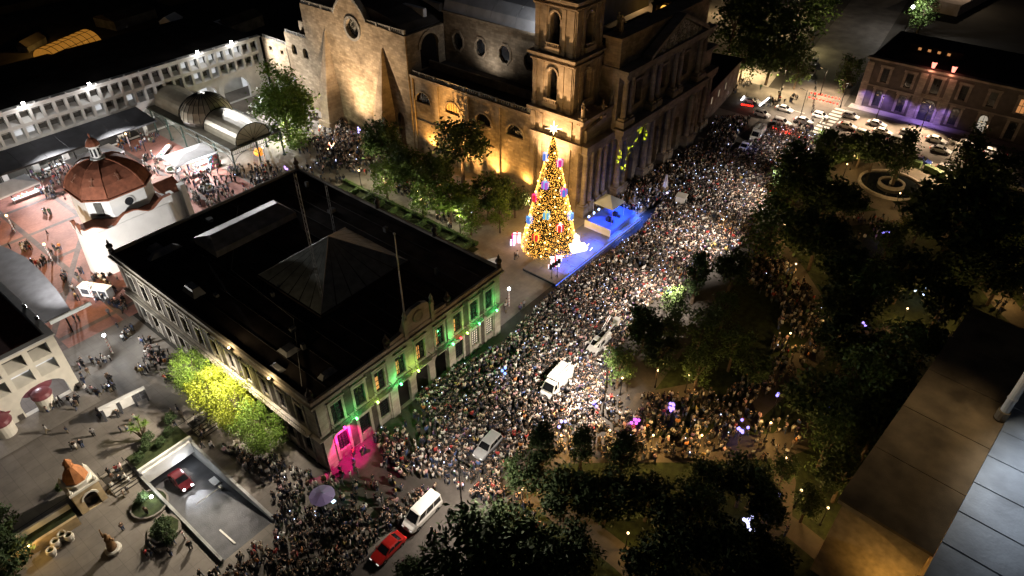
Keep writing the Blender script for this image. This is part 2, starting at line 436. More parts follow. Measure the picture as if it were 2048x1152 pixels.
for (x, y, w, d, h) in [(5, 8, .5, .5, .9), (6.2, 12, .8, .5, .5), (30, 20, .6, .6, .8), (28, 31, 1.2, .8, .6), (4, 26, .5, .8, .4), (31, 41, .5, .5, 1.0), (14, 44, .9, .9, .5), (27, 6, .4, .4, 1.1), (9, 20, .4, .4, .7)]: M().box(x, y, PZ + .152, x + w, y + d, PZ + .15 + h).build('roof_vent', mat('vent_metal', (.16, .16, .16), .6, .3), hall)
M().tube([(1, 3, PZ + .3), (8, 14, PZ + .3), (9, 30, PZ + .3), (20, 45, PZ + .3)], .05, 4).build('roof_pipe', mat('vent_metal', (.16, .16, .16), .6, .3), hall)
# hipped skylight over the stair, glazed pyramid over the court
a, b, c = G(415, 468, 13), G(596, 428, 13), G(422, 500, 13)
o0 = Vector((PX0, PY0, 0))
def loc(p): return tuple(Vector(p) - o0)
s = M(); s.hexa([(8.5, 35.5, PZ + .15), (13.0, 35.5, PZ + .15), (24.5, 38.5, PZ + .15), (20, 42, PZ + .15)][:4], [(9.5, 36.3, PZ + 1.0), (12.6, 36.4, PZ + 1.0), (23.6, 38.6, PZ + 1.0), (20.3, 41.2, PZ + 1.0)])
def gable_skylight(x0, y0, x1, y1, h, nm):
    mx = (y0 + y1) / 2
    return M().add([(x0, y0, PZ + .15), (x1, y0, PZ + .15), (x1, y1, PZ + .15), (x0, y1, PZ + .15), (x0, y0, PZ + 1.2), (x1, y0, PZ + 1.2), (x1, y1, PZ + 1.2), (x0, y1, PZ + 1.2), (x0 + 1.2, mx, PZ + 1.2 + h), (x1 - 1.2, mx, PZ + 1.2 + h)],
        [(0, 1, 5, 4), (1, 2, 6, 5), (2, 3, 7, 6), (3, 0, 4, 7), (4, 5, 9, 8), (6, 7, 8, 9), (5, 6, 9), (7, 4, 8)]).build(nm, m_skl, hall)
gable_skylight(9.5, 34.5, 24.0, 40.5, 1.1, 'gabled_skylight')
cx, cy = 18.6, 18.5
py = M()
ap = (cx, cy, PZ + 6.0)
cs = [(cx - 8, cy - 7, PZ + .6), (cx + 8, cy - 7, PZ + .6), (cx + 8, cy + 7, PZ + .6), (cx - 8, cy + 7, PZ + .6)]
m_glz = [mat('pyramid_glazing', (0.16, 0.17, 0.165), 0.45, var=0.3, scale=1.0)]
kb = M().box(cx - 8.2, cy - 7.2, PZ + .15, cx + 8.2, cy + 7.2, PZ + .55).build('pyramid_kerb', m_roof, hall)
for i in range(4):
    a, b = cs[i], cs[(i + 1) % 4]
    for k in range(6):
        # each glazed strip of the pyramid's side, from eave to apex
        p0 = [a[j] + (b[j] - a[j]) * (k + 0.03) / 6 for j in range(3)]; p1 = [a[j] + (b[j] - a[j]) * (k + 0.97) / 6 for j in range(3)]
        q0 = [p0[j] + (ap[j] - p0[j]) * 0.995 for j in range(3)]; q1 = [p1[j] + (ap[j] - p1[j]) * 0.995 for j in range(3)]
        M().quad(p0, p1, q1, q0).build('glazing_panel', m_glz[0], kb)
rg = M()
for c in cs: rg.tube([c, ap], 0.09, 5)
rg.build('pyramid_ridge', mat('grey_metal', (0.3, 0.3, 0.31), 0.45, 0.6), kb)
# crest over the portico
cr = M().slab([(12.2, -0.25, PZ + .02), (22.4, -0.25, PZ + .02), (22.4, -0.25, PZ + 1.1), (20.2, -0.25, PZ + 1.3), (19.6, -0.25, PZ + 2.6), (19.2, -0.25, PZ + 3.4), (18.2, -0.25, PZ + 3.9), (16.4, -0.25, PZ + 3.9), (15.4, -0.25, PZ + 3.4), (15.0, -0.25, PZ + 2.6), (14.4, -0.25, PZ + 1.3), (12.2, -0.25, PZ + 1.1)], (0, 0.6, 0))
cr.build('crest', m_trim, hall)
m_ = M().lathe([(0.95, 0), (0.95, 0.12), (0.7, 0.16), (0.6, 0.1)], 14); em = m_.build('crest_shield', m_pal, hall); em.rotation_euler = (R(90), 0, 0); em.location = (17.3, -0.26, PZ + 2.3)
for u in (14.9, 19.7): M().box(u - .3, -.5, PZ + .01, u + .3, -.26, PZ + 3.1).lathe([(.3, 0), (.38, .2), (.2, .5), (.3, .8), (.05, 1.5)], 8, (u, -.38, PZ + 3.1)).build('crest_pillar', m_trim, hall)
for (u, v) in [(0.0, 0.0), (W_, 0), (0, D_), (W_, D_), (11.8, -.1), (22.9, -.1), (W_, 13), (W_, 26)]:
    M().lathe([(.4, 0), (.4, .5), (.25, .6), (.5, 1.0), (.45, 1.3), (.15, 1.6), (.2, 1.8), (.02, 2.3)], 8, (u, v, PZ + .6)).build('roof_urn', m_pal_dk, hall)
# small roof clutter
for (px, py_, sx, sy, sz, mt) in [(388, 583, .9, 1.6, 1.1, m_skl), (577, 700, 1.1, 1.1, .5, m_skl), (330, 505, 2.6, .5, .8, m_skl), (312, 498, 1.0, 1.0, .7, m_skl), (655, 748, 1.2, .5, .5, m_skl), (555, 735, .5, 1.1, .25, m_skl), (610, 520, .5, .5, .4, m_skl)]:
    p = G(px, py_, PZ + .2) - o0
    bx_ = M().hexa([(p.x - sx, p.y - sy, PZ + .15), (p.x + sx, p.y - sy, PZ + .15), (p.x + sx, p.y + sy, PZ + .15), (p.x - sx, p.y + sy, PZ + .15)], [(p.x - sx * .6, p.y - sy * .6, PZ + .15 + sz), (p.x + sx * .6, p.y - sy * .6, PZ + .15 + sz), (p.x + sx * .6, p.y + sy * .6, PZ + .15 + sz), (p.x - sx * .6, p.y + sy * .6, PZ + .15 + sz)])
    bx_.build('roof_vent', mt, hall)
m_pole = mat('grey_pole', (0.45, 0.44, 0.43), 0.5, 0.5)
# lattice masts and flagpole
def mast(x, y, z0, h, w, label):
    t = thing('lattice_mast', label, 'antenna', (x, y, z0), 0.4, 'antenna masts on the town hall roof')
    for k in range(3):
        a = k * 2.094; M().tube([(w * math.cos(a), w * math.sin(a), 0), (w * math.cos(a), w * math.sin(a), h)], .025, 4).build('leg', m_pole, t)
    br = M(); n = int(h / .8)
    for j in range(n):
        for k in range(3):
            a, b = k * 2.094, (k + 1) * 2.094
            br.tube([(w * math.cos(a), w * math.sin(a), j * .8), (w * math.cos(b), w * math.sin(b), j * .8 + .8)], .013, 3)
    br.build('bracing', m_pole, t)
mast(40.0, 65.8, PZ + .5, 20.0, .2, 'taller lattice antenna mast rising beside the glass pyramid on the roof')
mast(52.6, 78.8, PZ + .15, 9.4, .18, 'shorter lattice antenna mast behind the glass pyramid on the roof')
fp = thing('flagpole', 'slim grey flagpole without a flag above the town hall crest', 'flagpole', (43.6, 53.4, PZ + .15))
M().tube([(0, 0, 0), (0, 0, 7.5), (0, 0, 15)], [.13, .1, .06], 8).build('pole', m_pole, fp)
M().ball((0, 0, 15.1), .16).build('ball_top', m_pole, fp); M().box(-.3, -.3, 0, .3, .3, .4).build('base', m_trim, fp)
# coloured flood lamps on the balcony line of the front
GREEN = (0.08, 1.0, 0.2)
def wall_flood(u, col, power, idx, name_col, spot_at=None):
    t = thing('flood_lamp', f'small {name_col} lamp on the town hall balcony line, {idx}', 'lamp', (PX0 + u, PY0 - 1.1, 5.95), 0, 'coloured flood lamps on the town hall front')
    M().box(-.16, -.1, -.04, .16, .1, .2).build('housing', m_iron, t)
    M().box(-.13, -.13, .0, .13, -.101, .17).box(-.13, -.1, .201, .13, .1, .23).build('lens', glow('lens_' + name_col.replace(' ', '_'), col, 14.0), t)
    return t
for u, pw, idx in [(4.8, 130, 'nearest the street corner'), (8.3, 60, 'second from the corner'), (12.4, 150, 'left of the portico'), (15.6, 110, 'over the left arch'), (22.4, 120, 'right of the portico'), (28.0, 150, 'above the right wing'), (31.9, 170, 'at the far right end'), (25.4, 60, 'beside the red one')]:
    yel = u in (8.3, 15.6, 25.4)
    col = (0.55, 1.0, 0.1) if yel else GREEN
    wall_flood(u, col, pw, idx, 'yellow-green' if yel else 'green')
    lamp('green_flood', 'POINT', (PX0 + u, PY0 - 1.25, 6.9), col, pw * 1.0, size=.1)
    lamp('green_flood_down', 'POINT', (PX0 + u, PY0 - .8, 5.3), col, pw * 0.22, size=.1)
wall_flood(24.0, (1, .03, .03), 20, 'the only red one', 'red'); lamp('red_flood', 'POINT', (PX0 + 24.0, PY0 - 1.2, 6.4), (1, .04, .03), 25, size=.1)
wall_flood(2.9, (1, .02, .35), 20, 'the only magenta one', 'magenta')
lamp('magenta_flood', 'SPOT', (PX0 + 3.0, PY0 - 1.6, 5.6), (1, .0, .25), 6500, target=(PX0 + 3.1, PY0 + .1, 2.2), angle=90, size=.1)
lamp('magenta_wash', 'SPOT', (PX0 + 3.2, PY0 - 1.3, 5.6), (1, .0, .2), 600, target=(PX0 + 5.5, PY0 - 5.5, 0), angle=75, size=.1)

# ---------------------------------------------------------------- cathedral (local frame: x east from its west wall, y north from its front)
m_ch = stone('church_stone', (0.35, 0.275, 0.19), 1.1, 0.5, 0.28)
m_ch2 = stone('church_dressed_stone', (0.38, 0.3, 0.21), 1.5, 0.7, 0.15)
m_chf = stone('church_front_stone', (0.30, 0.26, 0.22), 1.3, 0.6, 0.2)
m_bal = stone('balustrade_stone', (0.3, 0.29, 0.27), 0.9, 0.4, 0.2)
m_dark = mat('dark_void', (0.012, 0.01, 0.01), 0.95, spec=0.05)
m_lead = mat('lead_roof', (0.5, 0.5, 0.52), 0.5, 0.1, var=0.2, scale=0.4)
m_troof = mat('tar_roof', (0.045, 0.038, 0.034), 0.95, var=0.4, scale=0.3, spec=0.1)
ch = thing('cathedral', 'huge tan stone cathedral with bell tower, round window and pedimented front', 'cathedral', (97, 63, 0))
ch2 = thing('cathedral_side_chapel', 'pale plain stone wing joined to the left end of the cathedral', 'chapel wing', (97, 141, 0))
def wallX(par, y0, y1, z0, outline_top, holes, m, x=0.0, t=0.8, name='wall'):
    """wall in the plane x, from y0 to y1; outline_top lists (y, z) from y1 back to y0"""
    return M().slab([(x, y0, z0), (x, y1, z0)] + [(x, a, b) for a, b in outline_top], (t, 0, 0), [[(x, a, b) for a, b in h] for h in holes]).build(name, m, par)
def wallY(par, x0, x1, z0, outline_top, holes, m, y=0.0, t=0.8, name='wall'):
    return M().slab([(x0, y, z0), (x1, y, z0)] + [(a, y, b) for a, b in outline_top], (0, t, 0), [[(a, y, b) for a, b in h] for h in holes]).build(name, m, par)
def balustrade(par, a, b, z, h=0.85, step=0.55, m=m_bal):
    a, b = Vector(a), Vector(b); L = (b - a).length; u = (b - a) / L; n = max(2, int(L / step)); mm = M()
    w = Vector((-u.y, u.x, 0)) * 0.14
    for zz, hh in ((z, .16), (z + h - .16, .16)):
        mm.hexa([a - w + Vector((0, 0, zz)), b - w + Vector((0, 0, zz)), b + w + Vector((0, 0, zz)), a + w + Vector((0, 0, zz))], [a - w + Vector((0, 0, zz + hh)), b - w + Vector((0, 0, zz + hh)), b + w + Vector((0, 0, zz + hh)), a + w + Vector((0, 0, zz + hh))])
    for k in range(n):
        p = a + u * L * (k + .5) / n; mm.box(p.x - .1, p.y - .1, z + .16, p.x + .1, p.y + .1, z + h - .16)
    k = 0
    while k * 4.2 <= L:
        p = a + u * min(L - .2, max(.2, k * 4.2)); mm.box(p.x - .24, p.y - .24, z - .01, p.x + .24, p.y + .24, z + h + .08); k += 1
    return mm.build('balustrade', m, par)
# aisle wall with lunettes
lun = [40.6, 32.1, 23.6, 15.4]
wallX(ch, 11.5, 44.0, 0, [(44, 17.8), (11.5, 17.8)], [arch(u, 11.9, 4.3, 2.5, 10, 1.0) for u in lun], m_ch)
for u in lun:
    wd = M().slab([(.5, a, b) for a, b in arch(u, 11.9, 4.3, 2.5, 10)], (.06, 0, 0)).build('lunette_window', mat('glow_tinted_pane', (.5, .32, .12), .5) if u == 32.1 else m_pane, ch)  # one pane coloured amber to stand for the lamp glow in that lunette
    s = M()
    for k in range(-2, 3): s.box(.42, u + k * .7 - .04, 11.9, .49, u + k * .7 + .04, 12.9 + (1.2 if abs(k) < 2 else .5))
    s.build('window_bars', m_iron, wd)
    r = M(); pts = arch(u, 11.9, 4.3, 2.5, 10)[2:]
    for (a1, b1), (a2, b2) in zip(pts[:-1], pts[1:]):
        e = 1.14; f = lambda a, b: (u + (a - u) * e, 12.25 + (b - 12.25) * e)
        (c1, d1), (c2, d2) = f(a1, b1), f(a2, b2)
        r.hexa([(-.16, a1, b1), (-.16, a2, b2), (-.16, c2, d2), (-.16, c1, d1)], [(-.002, a1, b1), (-.002, a2, b2), (-.002, c2, d2), (-.002, c1, d1)])
    r.build('window_arch', m_ch2, ch)
for y in (43.7, 36.3, 27.9, 19.6):
    M().box(-.35, y - .45, 0, -.002, y + .45, 17.2).build('pilaster', m_ch2, ch)
M().box(-.45, 11.6, 17.25, -.003, 43.9, 17.8).build('cornice', m_ch2, ch)
balustrade(ch, (.2, 11.8, 0), (.2, 43.6, 0), 17.8)
# stone set-off line part way up and blind door arches
for u in (40.0, 31.8, 23.8): M().box(-.1, u - 3.2, 7.6, -.002, u + 3.2, 7.85).build('string_course', m_ch2, ch)
M().box(.8, 11.5, 17.2, 5.8, 44, 17.35).build('aisle_roof', m_troof, ch)
M().box(5.8, 11.5, 17.2, 6.3, 44, 19.0).build('roof_kerb', m_ch, ch)
M().box(6.3, 11.5, 17.4, 11.0, 44, 17.55).build('aisle_roof', m_troof, ch)
# clerestory and nave roof
octo = [27.0, 34.5]; oh = [20.5, 27.0, 33.6, 40.0]
def octagon(u, z, r): return [(u + r * .8 * math.cos(R(22.5 + 45 * k)), z + r * math.sin(R(22.5 + 45 * k))) for k in range(8)]
wallX(ch, 11.5, 44, 17.5, [(44, 28.0), (11.5, 28.0)], [octagon(u, 22.6, 1.9) for u in oh], m_ch, x=11.0)
for u in oh:
    M().slab([(11.45, a, b) for a, b in octagon(u, 22.6, 1.9)], (.05, 0, 0)).build('clerestory_window', m_pane, ch)
    r = M(); o1, o2 = octagon(u, 22.6, 1.9), octagon(u, 22.6, 2.35)
    for k in range(8):
        j = (k + 1) % 8
        r.hexa([(10.8, *o1[k]), (10.8, *o1[j]), (10.8, *o2[j]), (10.8, *o2[k])], [(10.998, *o1[k]), (10.998, *o1[j]), (10.998, *o2[j]), (10.998, *o2[k])])
    r.build('window_surround', m_ch2, ch)
M().box(10.5, 11.5, 28.0, 11.8, 44, 28.4).build('cornice', m_ch2, ch)
prof = [(11.0 + 15.0 * (1 - math.cos(math.pi * k / 10)), 28.4 + 6.2 * math.sin(math.pi * k / 10)) for k in range(11)]
for j in range(5):
    y0 = 11.5 + 6.5 * j
    M().loft([[(a, y0 + .04, b) for a, b in prof], [(a, y0 + 6.46, b) for a, b in prof]]).build('roof_panel', m_lead, ch)
# transept: west wall with curved gable and rose window
gab = [(78.4, 26.2)]
cgy = 61.0
for k in range(13):
    t = k / 12.0; yy = 66.3 - 10.6 * t
    gab.append((yy, 26.2 + 4.2 * math.sin(math.pi * t) ** 0.8))
gab += [(44.0, 25.6)]
rose = [(60.4 + 2.1 * math.cos(2 * math.pi * k / 20), 24.0 + 2.1 * math.sin(2 * math.pi * k / 20)) for k in range(20)]
wallX(ch, 44.0, 78.4, 0, gab, [rose, arch(47.8, .05, 2.4, 8.2, 8)], m_ch, x=-.6, t=1.2)
rs = M().slab([(.2, a, b) for a, b in rose], (.05, 0, 0)).build('rose_window', glass('rose_glass', (.05, .055, .05)), ch)
rr = M()
for k in range(20):
    j = (k + 1) % 20; f = lambda q, e: (60.4 + (q[0] - 60.4) * e, 24 + (q[1] - 24) * e)
    rr.hexa([(-.85, *rose[k]), (-.85, *rose[j]), (-.85, *f(rose[j], 1.28)), (-.85, *f(rose[k], 1.28))], [(-.602, *rose[k]), (-.602, *rose[j]), (-.602, *f(rose[j], 1.28)), (-.602, *f(rose[k], 1.28))])
rr.build('rose_surround', m_bal, ch)
rt = M()
for k in range(8):
    a = math.pi * k / 8; rt.tube([(.1, 60.4 + 2.05 * math.cos(a), 24 + 2.05 * math.sin(a)), (.1, 60.4 - 2.05 * math.cos(a), 24 - 2.05 * math.sin(a))], .06, 4)
for rad in (.7, 1.4): rt.tube([(.1, 60.4 + rad * math.cos(2 * math.pi * k / 16), 24 + rad * math.sin(2 * math.pi * k / 16)) for k in range(17)], .06, 4)
rt.build('tracery', m_bal, rs)
M().slab([(.1, a, b) for a, b in arch(47.8, .05, 2.4, 8.2, 8)], (.1, 0, 0)).build('door', mat('old_wood', (.09, .05, .025), .7, var=.4, scale=3), ch)
for (y0, y1, z) in [(66.5, 78.2, 26.2), (44.2, 55.5, 25.9)]: balustrade(ch, (-.3, y0, 0), (-.3, y1, 0), z)
cop = M()
for (a1, b1), (a2, b2) in zip(gab[1:13], gab[2:14]): cop.hexa([(-.8, a1, b1 + .002), (-.8, a2, b2 + .002), (.8, a2, b2 + .002), (.8, a1, b1 + .002)], [(-.8, a1, b1 + .6), (-.8, a2, b2 + .6), (.8, a2, b2 + .6), (.8, a1, b1 + .6)])
cop.build('gable_coping', m_bal, ch)
for yb in (70.2, 51.2):
    # tall tapering buttress, ending in a point on the wall
    b = M().add([(-5.0, yb - 1.5, 0), (-5.0, yb + 1.5, 0), (-.61, yb + 1.9, 0), (-.61, yb - 1.9, 0), (-4.2, yb - 1.4, 8), (-4.2, yb + 1.4, 8), (-.61, yb + 1.7, 8), (-.61, yb - 1.7, 8), (-.9, yb, 21.6), (-.61, yb, 21.8)],
        [(0, 1, 5, 4), (1, 2, 6, 5), (3, 0, 4, 7), (4, 5, 8), (5, 6, 9, 8), (7, 4, 8, 9), (0, 3, 2, 1), (2, 3, 7, 6), (6, 7, 9)])
    b.build('buttress', m_ch2, ch)
    M().box(-5.4, yb - 2.0, 0, -.7, yb + 2.0, 1.2).build('buttress_plinth', m_ch2, ch)
# transept side wall above the aisle roof, with its big blind arch
wallY(ch, .61, 10.9, 17.4, [(10.9, 25.6), (.61, 25.6)], [arch(6.2, 17.5, 5.4, 7.2, 12)], m_ch, y=44.002, t=.7)
ar = M(); pts = arch(6.2, 17.5, 5.4, 7.2, 12)[2:]
for (a1, b1), (a2, b2) in zip(pts[:-1], pts[1:]):
    f = lambda a, b: (6.2 + (a - 6.2) * 1.25, 22 + (b - 22) * 1.25)
    (c1, d1), (c2, d2) = f(a1, b1), f(a2, b2); ar.hexa([(a1, 43.7, b1), (a2, 43.7, b2), (c2, 43.7, d2), (c1, 43.7, d1)], [(a1, 44.0, b1), (a2, 44.0, b2), (c2, 44.0, d2), (c1, 44.0, d1)])
ar.build('blind_arch', m_ch2, ch)
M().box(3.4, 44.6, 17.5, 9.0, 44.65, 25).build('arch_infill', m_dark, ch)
wallY(ch, .61, 50, 18, [(50, 25.6), (.61, 25.6)], [], m_ch, y=77.6, t=.7)
tprof = [(44.8 + 16.4 * (1 - math.cos(math.pi * k / 12)), 24.6 + 4.6 * math.sin(math.pi * k / 12)) for k in range(13)]
M().loft([[(.7, a, b) for a, b in tprof], [(50, a, b) for a, b in tprof]]).build('transept_roof', m_troof, ch)
for k in range(2): M().box(8 + k * 5, 47, 26.9, 9 + k * 5, 56, 28.6).build('roof_rib', m_lead, ch)
# crossing dome on its drum
M().lathe([(8.5, 28), (8.5, 35), (9, 35.2), (9, 35.8), (8.3, 36), (7.6, 39), (5.8, 42), (3, 44), (1.2, 44.6), (1.2, 47), (.1, 48.6)], 20, (26, 60.8, 0)).build('dome', m_ch, ch)
# bell tower
TX0, TY0, TW = .3, 2.6, 8.9
M().box(0, 0, 0, 9.2, 11.48, 19.3).build('tower_base', m_ch, ch)
for (y, w) in [(.55, 1.0), (2.4, .8), (9.0, .8), (10.9, 1.0)]: M().box(-.35, y - w / 2, 0, -.002, y + w / 2, 13.6).box(-.25, y - w / 2, 15.2, -.002, y + w / 2, 18.8).build('pilaster', m_ch2, ch)
M().box(-.7, -.7, 13.7, 9.4, -.002, 15.1).box(-.7, 0, 13.7, -.36, 11.5, 15.1).build('cornice', m_ch2, ch)
M().box(-.9, -.9, 19.3, 9.9, 11.9, 19.9).box(-.5, -.5, 18.8, 9.4, -.003, 19.28).build('cornice', m_ch2, ch)
wn_ = M().slab([(-.05, a, b) for a, b in arch(7.3, 12.1, 3.0, 1.9, 10)], (.04, 0, 0)).build('blind_lunette', m_ch2, ch)
def tower_stage(x0, y0, w, z0, z1, nm, ox=0.0):
    st = M()
    h = z1 - z0; T = 1.1
    op = lambda c: arch(c, z0 + 1.4, 2.1, h * .62, 8)
    c = w / 2
    stage = M().slab([(x0, y0, z0), (x0, y0 + w, z0), (x0, y0 + w, z1), (x0, y0, z1)], (T, 0, 0), [[(x0, y0 + a, b) for a, b in op(c)]])
    stage.slab([(x0 + w - T, y0, z0), (x0 + w - T, y0 + w, z0), (x0 + w - T, y0 + w, z1), (x0 + w - T, y0, z1)], (T, 0, 0), [[(x0 + w - T, y0 + a, b) for a, b in op(c)]])
    x1, x2 = x0 + T + .002, x0 + w - T - .002
    stage.slab([(x1, y0, z0), (x2, y0, z0), (x2, y0, z1), (x1, y0, z1)], (0, T, 0), [[(x0 + a, y0, b) for a, b in op(c)]])
    stage.slab([(x1, y0 + w - T, z0), (x2, y0 + w - T, z0), (x2, y0 + w - T, z1), (x1, y0 + w - T, z1)], (0, T, 0), [[(x0 + a, y0 + w - T, b) for a, b in op(c)]])
    so = stage.build(nm, m_ch2, ch)
    M().box(x0 + T + .01, y0 + T + .01, z0, x0 + w - T - .01, y0 + w - T - .01, z0 + .3).build('belfry_floor', m_dark, so)
    for k in range(4):
        p = M()
        for (u, ww) in ((.6, .95), (2.25, .8), (w - 2.25, .8), (w - .6, .95)):
            p.box(u - ww / 2, -.28, 0, u + ww / 2, -.002, .9); p.box(u - ww / 2 + .08, -.2, .9, u + ww / 2 - .08, -.002, h - 1.7); p.box(u - ww / 2, -.3, h - 1.7, u + ww / 2, -.002, h - 1.45)
        aa = arch(c, 1.4, 2.1, h * .62, 8)[2:]
        for (a1, b1), (a2, b2) in zip(aa[:-1], aa[1:]):
            zc = 1.4 + h * .62 - 1.05; f = lambda a, b: (c + (a - c) * 1.3, zc + (b - zc) * 1.3)
            (c1, d1), (c2, d2) = f(a1, b1), f(a2, b2); p.hexa([(a1, -.2, b1), (a2, -.2, b2), (c2, -.2, d2), (c1, -.2, d1)], [(a1, -.002, b1), (a2, -.002, b2), (c2, -.002, d2), (c1, -.002, d1)])
        p.box(c - 1.5, -.7, .55, c + 1.5, -.002, 1.39)
        for q in range(7): p.box(c - 1.3 + q * .4, -.66, 1.4, c - 1.2 + q * .4, -.58, 2.0)
        p.box(c - 1.45, -.7, 2.0, c + 1.45, -.55, 2.12)
        o = p.build('pilaster_order', m_ch2, so)
        o.location = [(x0, y0, z0), (x0 + w, y0, z0), (x0 + w, y0 + w, z0), (x0, y0 + w, z0)][k]; o.rotation_euler = (0, 0, R(90 * k))
    M().lathe([(.12, 0), (.5, .1), (.55, .5), (.75, 1.0), (.95, 1.2), (.9, 1.25), (.1, 1.2)][::-1], 12, (x0 + c, y0 + c, z0 + 3.6)).tube([(x0 + 1.2, y0 + c, z0 + 5.0), (x0 + w - 1.2, y0 + c, z0 + 5.0)], .12, 6).build('bell', mat('bronze', (.06, .05, .03), .5, .7), so)
    M().box(x0 - .35, y0 - .35, z1 - 1.35, x0 + w + .35, y0 + w + .35, z1 - 1.1).box(x0 - .4, y0 - .4, z1 - .55, x0 + w + .4, y0 + w + .4, z1 - .3).box(x0 - .75, y0 - .75, z1 - .298, x0 + w + .75, y0 + w + .75, z1 + .1).build('cornice', m_ch2, so)
    return so
for (ox, nm) in ((0, 'tower_stage'), (42.5, 'tower_stage')):
    tower_stage(TX0 + ox, TY0, TW, 19.9, 29.8, nm); tower_stage(TX0 + ox + .2, TY0 + .2, TW - .4, 29.9, 39.3, nm); tower_stage(TX0 + ox + 1.0, TY0 + 1.0, TW - 2.0, 39.6, 47.0, nm)
    M().lathe([(3.4, 47.1), (3.5, 48), (3.2, 50), (2.2, 52), (1, 53), (.9, 54.5), (.05, 56)], 12, (TX0 + ox + TW / 2, TY0 + TW / 2, 0)).build('tower_cupola', m_ch2, ch)
    for (a, b) in ((0, 0), (1, 0), (0, 1), (1, 1)):
        M().lathe([(.35, 0), (.35, .6), (.45, .8), (.25, 1.4), (.03, 2.4)], 8, (TX0 + ox + .5 + a * (TW - 1), TY0 + .5 + b * (TW - 1), 39.45)).build('pinnacle', m_ch2, ch)
M().box(42.6, 0, 0, 51.8, 11.48, 19.3).build('tower_base', m_chf, ch)
M().box(42.3, -.9, 19.3, 52.3, 11.9, 19.85).build('cornice', m_chf, ch)
ck = M().lathe([(1.15, 0), (1.15, .12)], 20).build('clock_face', glow('clock_glow', (1.0, .5, .08), 1.3), ch); ck.location = (42.4, 8.3, 27.7); ck.rotation_euler = (0, R(-90), 0)
hd = M().box(-.05, -.05, .125, .05, .7, .16).box(-.05, -.05, .125, .5, .05, .158).build('clock_hands', m_iron, ck)
M().lathe([(1.15, 0), (1.4, .0), (1.4, .3), (1.15, .3)], 20, cap=False).build('clock_ring', m_ch2, ck)
# main front between the towers
FX0, FX1, FY = 9.25, 43.0, -1.4
doors = [(16.5, 3.2, 8.5), (26.0, 4.2, 9.8), (35.5, 3.2, 8.5)]
wallY(ch, FX0, FX1, 0, [(FX1, 26.6), (FX0, 26.6)], [arch(c, .05, w, h, 8) for c, w, h in doors] + [[(c - 1.1, 18.2), (c + 1.1, 18.2), (c + 1.1, 22.6), (c - 1.1, 22.6)] for c, w, h in doors], m_chf, y=FY, t=1.4, name='front_wall')
M().box(FX0, FY + 1.4, 0, FX0 + 1.4, 6, 26.6).build('front_return', m_ch, ch)
for c, w, h in doors:
    M().slab([(a, FY + .9, b) for a, b in arch(c, .05, w, h, 8)], (0, .1, 0)).build('door', MATS['old_wood'], ch)
    M().box(c - 1.1, FY + .9, 18.2, c + 1.1, FY + 1.0, 22.6).build('front_window', m_pane, ch)
    s = M().box(c - 1.5, FY - .25, 17.7, c + 1.5, FY - .002, 18.15).box(c - 1.5, FY - .3, 22.7, c + 1.5, FY - .002, 23.2)
    for sg in (-1, 1): s.box(c + sg * 1.35 - .2, FY - .2, 18.16, c + sg * 1.35 + .2, FY - .002, 22.69)
    s.build('window_surround', m_chf, ch)
def column(x, y, z0, h, r, par=None):
    return M().box(x - r * 1.4, y - r * 1.4, z0, x + r * 1.4, y + r * 1.4, z0 + .5).lathe([(r * 1.2, .5), (r, .8), (r * .98, h * .5), (r * .86, h - 1.2), (r * .9, h - 1.1), (r * 1.3, h - .45)], 12, (x, y, z0)).box(x - r * 1.4, y - r * 1.4, z0 + h - .45, x + r * 1.4, y + r * 1.4, z0 + h).build('column', m_chf, ch)
cols = [10.3, 12.3, 20.6, 22.8, 29.2, 31.4, 39.7, 41.7]
for x in cols:
    M().box(x - 1.0, FY - 1.9, 0, x + 1.0, FY - .01, 2.4).build('column_pedestal', m_chf, ch)
    column(x, FY - .95, 2.4, 11.2, .62)
    M().box(x - 1.0, FY - 1.9, 15.6, x + 1.0, FY - .01, 16.9).build('column_pedestal', m_chf, ch)
    column(x, FY - .95, 16.9, 8.3, .52)
for x in (.6, 2.6, 5.2, 7.2, 44.2, 46.4, 49.2, 51.2):
    M().box(x - .9, -1.9, 0, x + .9, -.01, 2.2).build('column_pedestal', m_chf, ch); column(x, -1.0, 2.2, 11.4, .55)
M().box(FX0 - .4, FY - 2.0, 13.62, FX1 + .4, FY - .002, 14.6).box(FX0 - .6, FY - 2.4, 14.6, FX1 + .6, FY - .003, 15.55).build('entablature', m_chf, ch)
M().box(-.5, -1.9, 13.62, 9.2, -.701, 15.05).build('entablature', m_chf, ch); M().box(43.5, -1.9, 13.62, 52.4, -.002, 15.05).build('entablature', m_chf, ch)
M().box(FX0 - .3, FY - 1.8, 25.22, FX1 + .3, FY - .002, 26.2).box(FX0 - .6, FY - 2.2, 26.2, FX1 + .6, FY - .003, 26.75).build('entablature', m_chf, ch)
# pediment, attic and statues
px0, px1 = 17.5, 39.0; pc = (px0 + px1) / 2
M().slab([(px0, FY - 1.6, 26.76), (px1, FY - 1.6, 26.76), (pc, FY - 1.6, 31.6)], (0, 1.2, 0)).build('pediment', stone('pediment_relief', (.38, .37, .35), .5, .3, .8), ch)
for a, b in ((px0 - .8, pc), (px1 + .8, pc)):
    M().hexa([(a, FY - 2.2, 26.76), (b, FY - 2.2, 31.7), (b, FY - .2, 31.7), (a, FY - .2, 26.76)], [(a, FY - 2.2, 27.5), (b, FY - 2.2, 32.5), (b, FY - .2, 32.5), (a, FY - .2, 27.5)]).build('raking_cornice', m_chf, ch)
rl = M()
for k in range(26):
    t = random.uniform(.12, .88); x = px0 + (px1 - px0) * t; zt = 26.9 + 4.2 * (1 - abs(2 * t - 1)) * random.uniform(.1, .75)
    rl.ball((x, FY - 1.65, zt), random.uniform(.2, .5), 6, 4, 1.3)
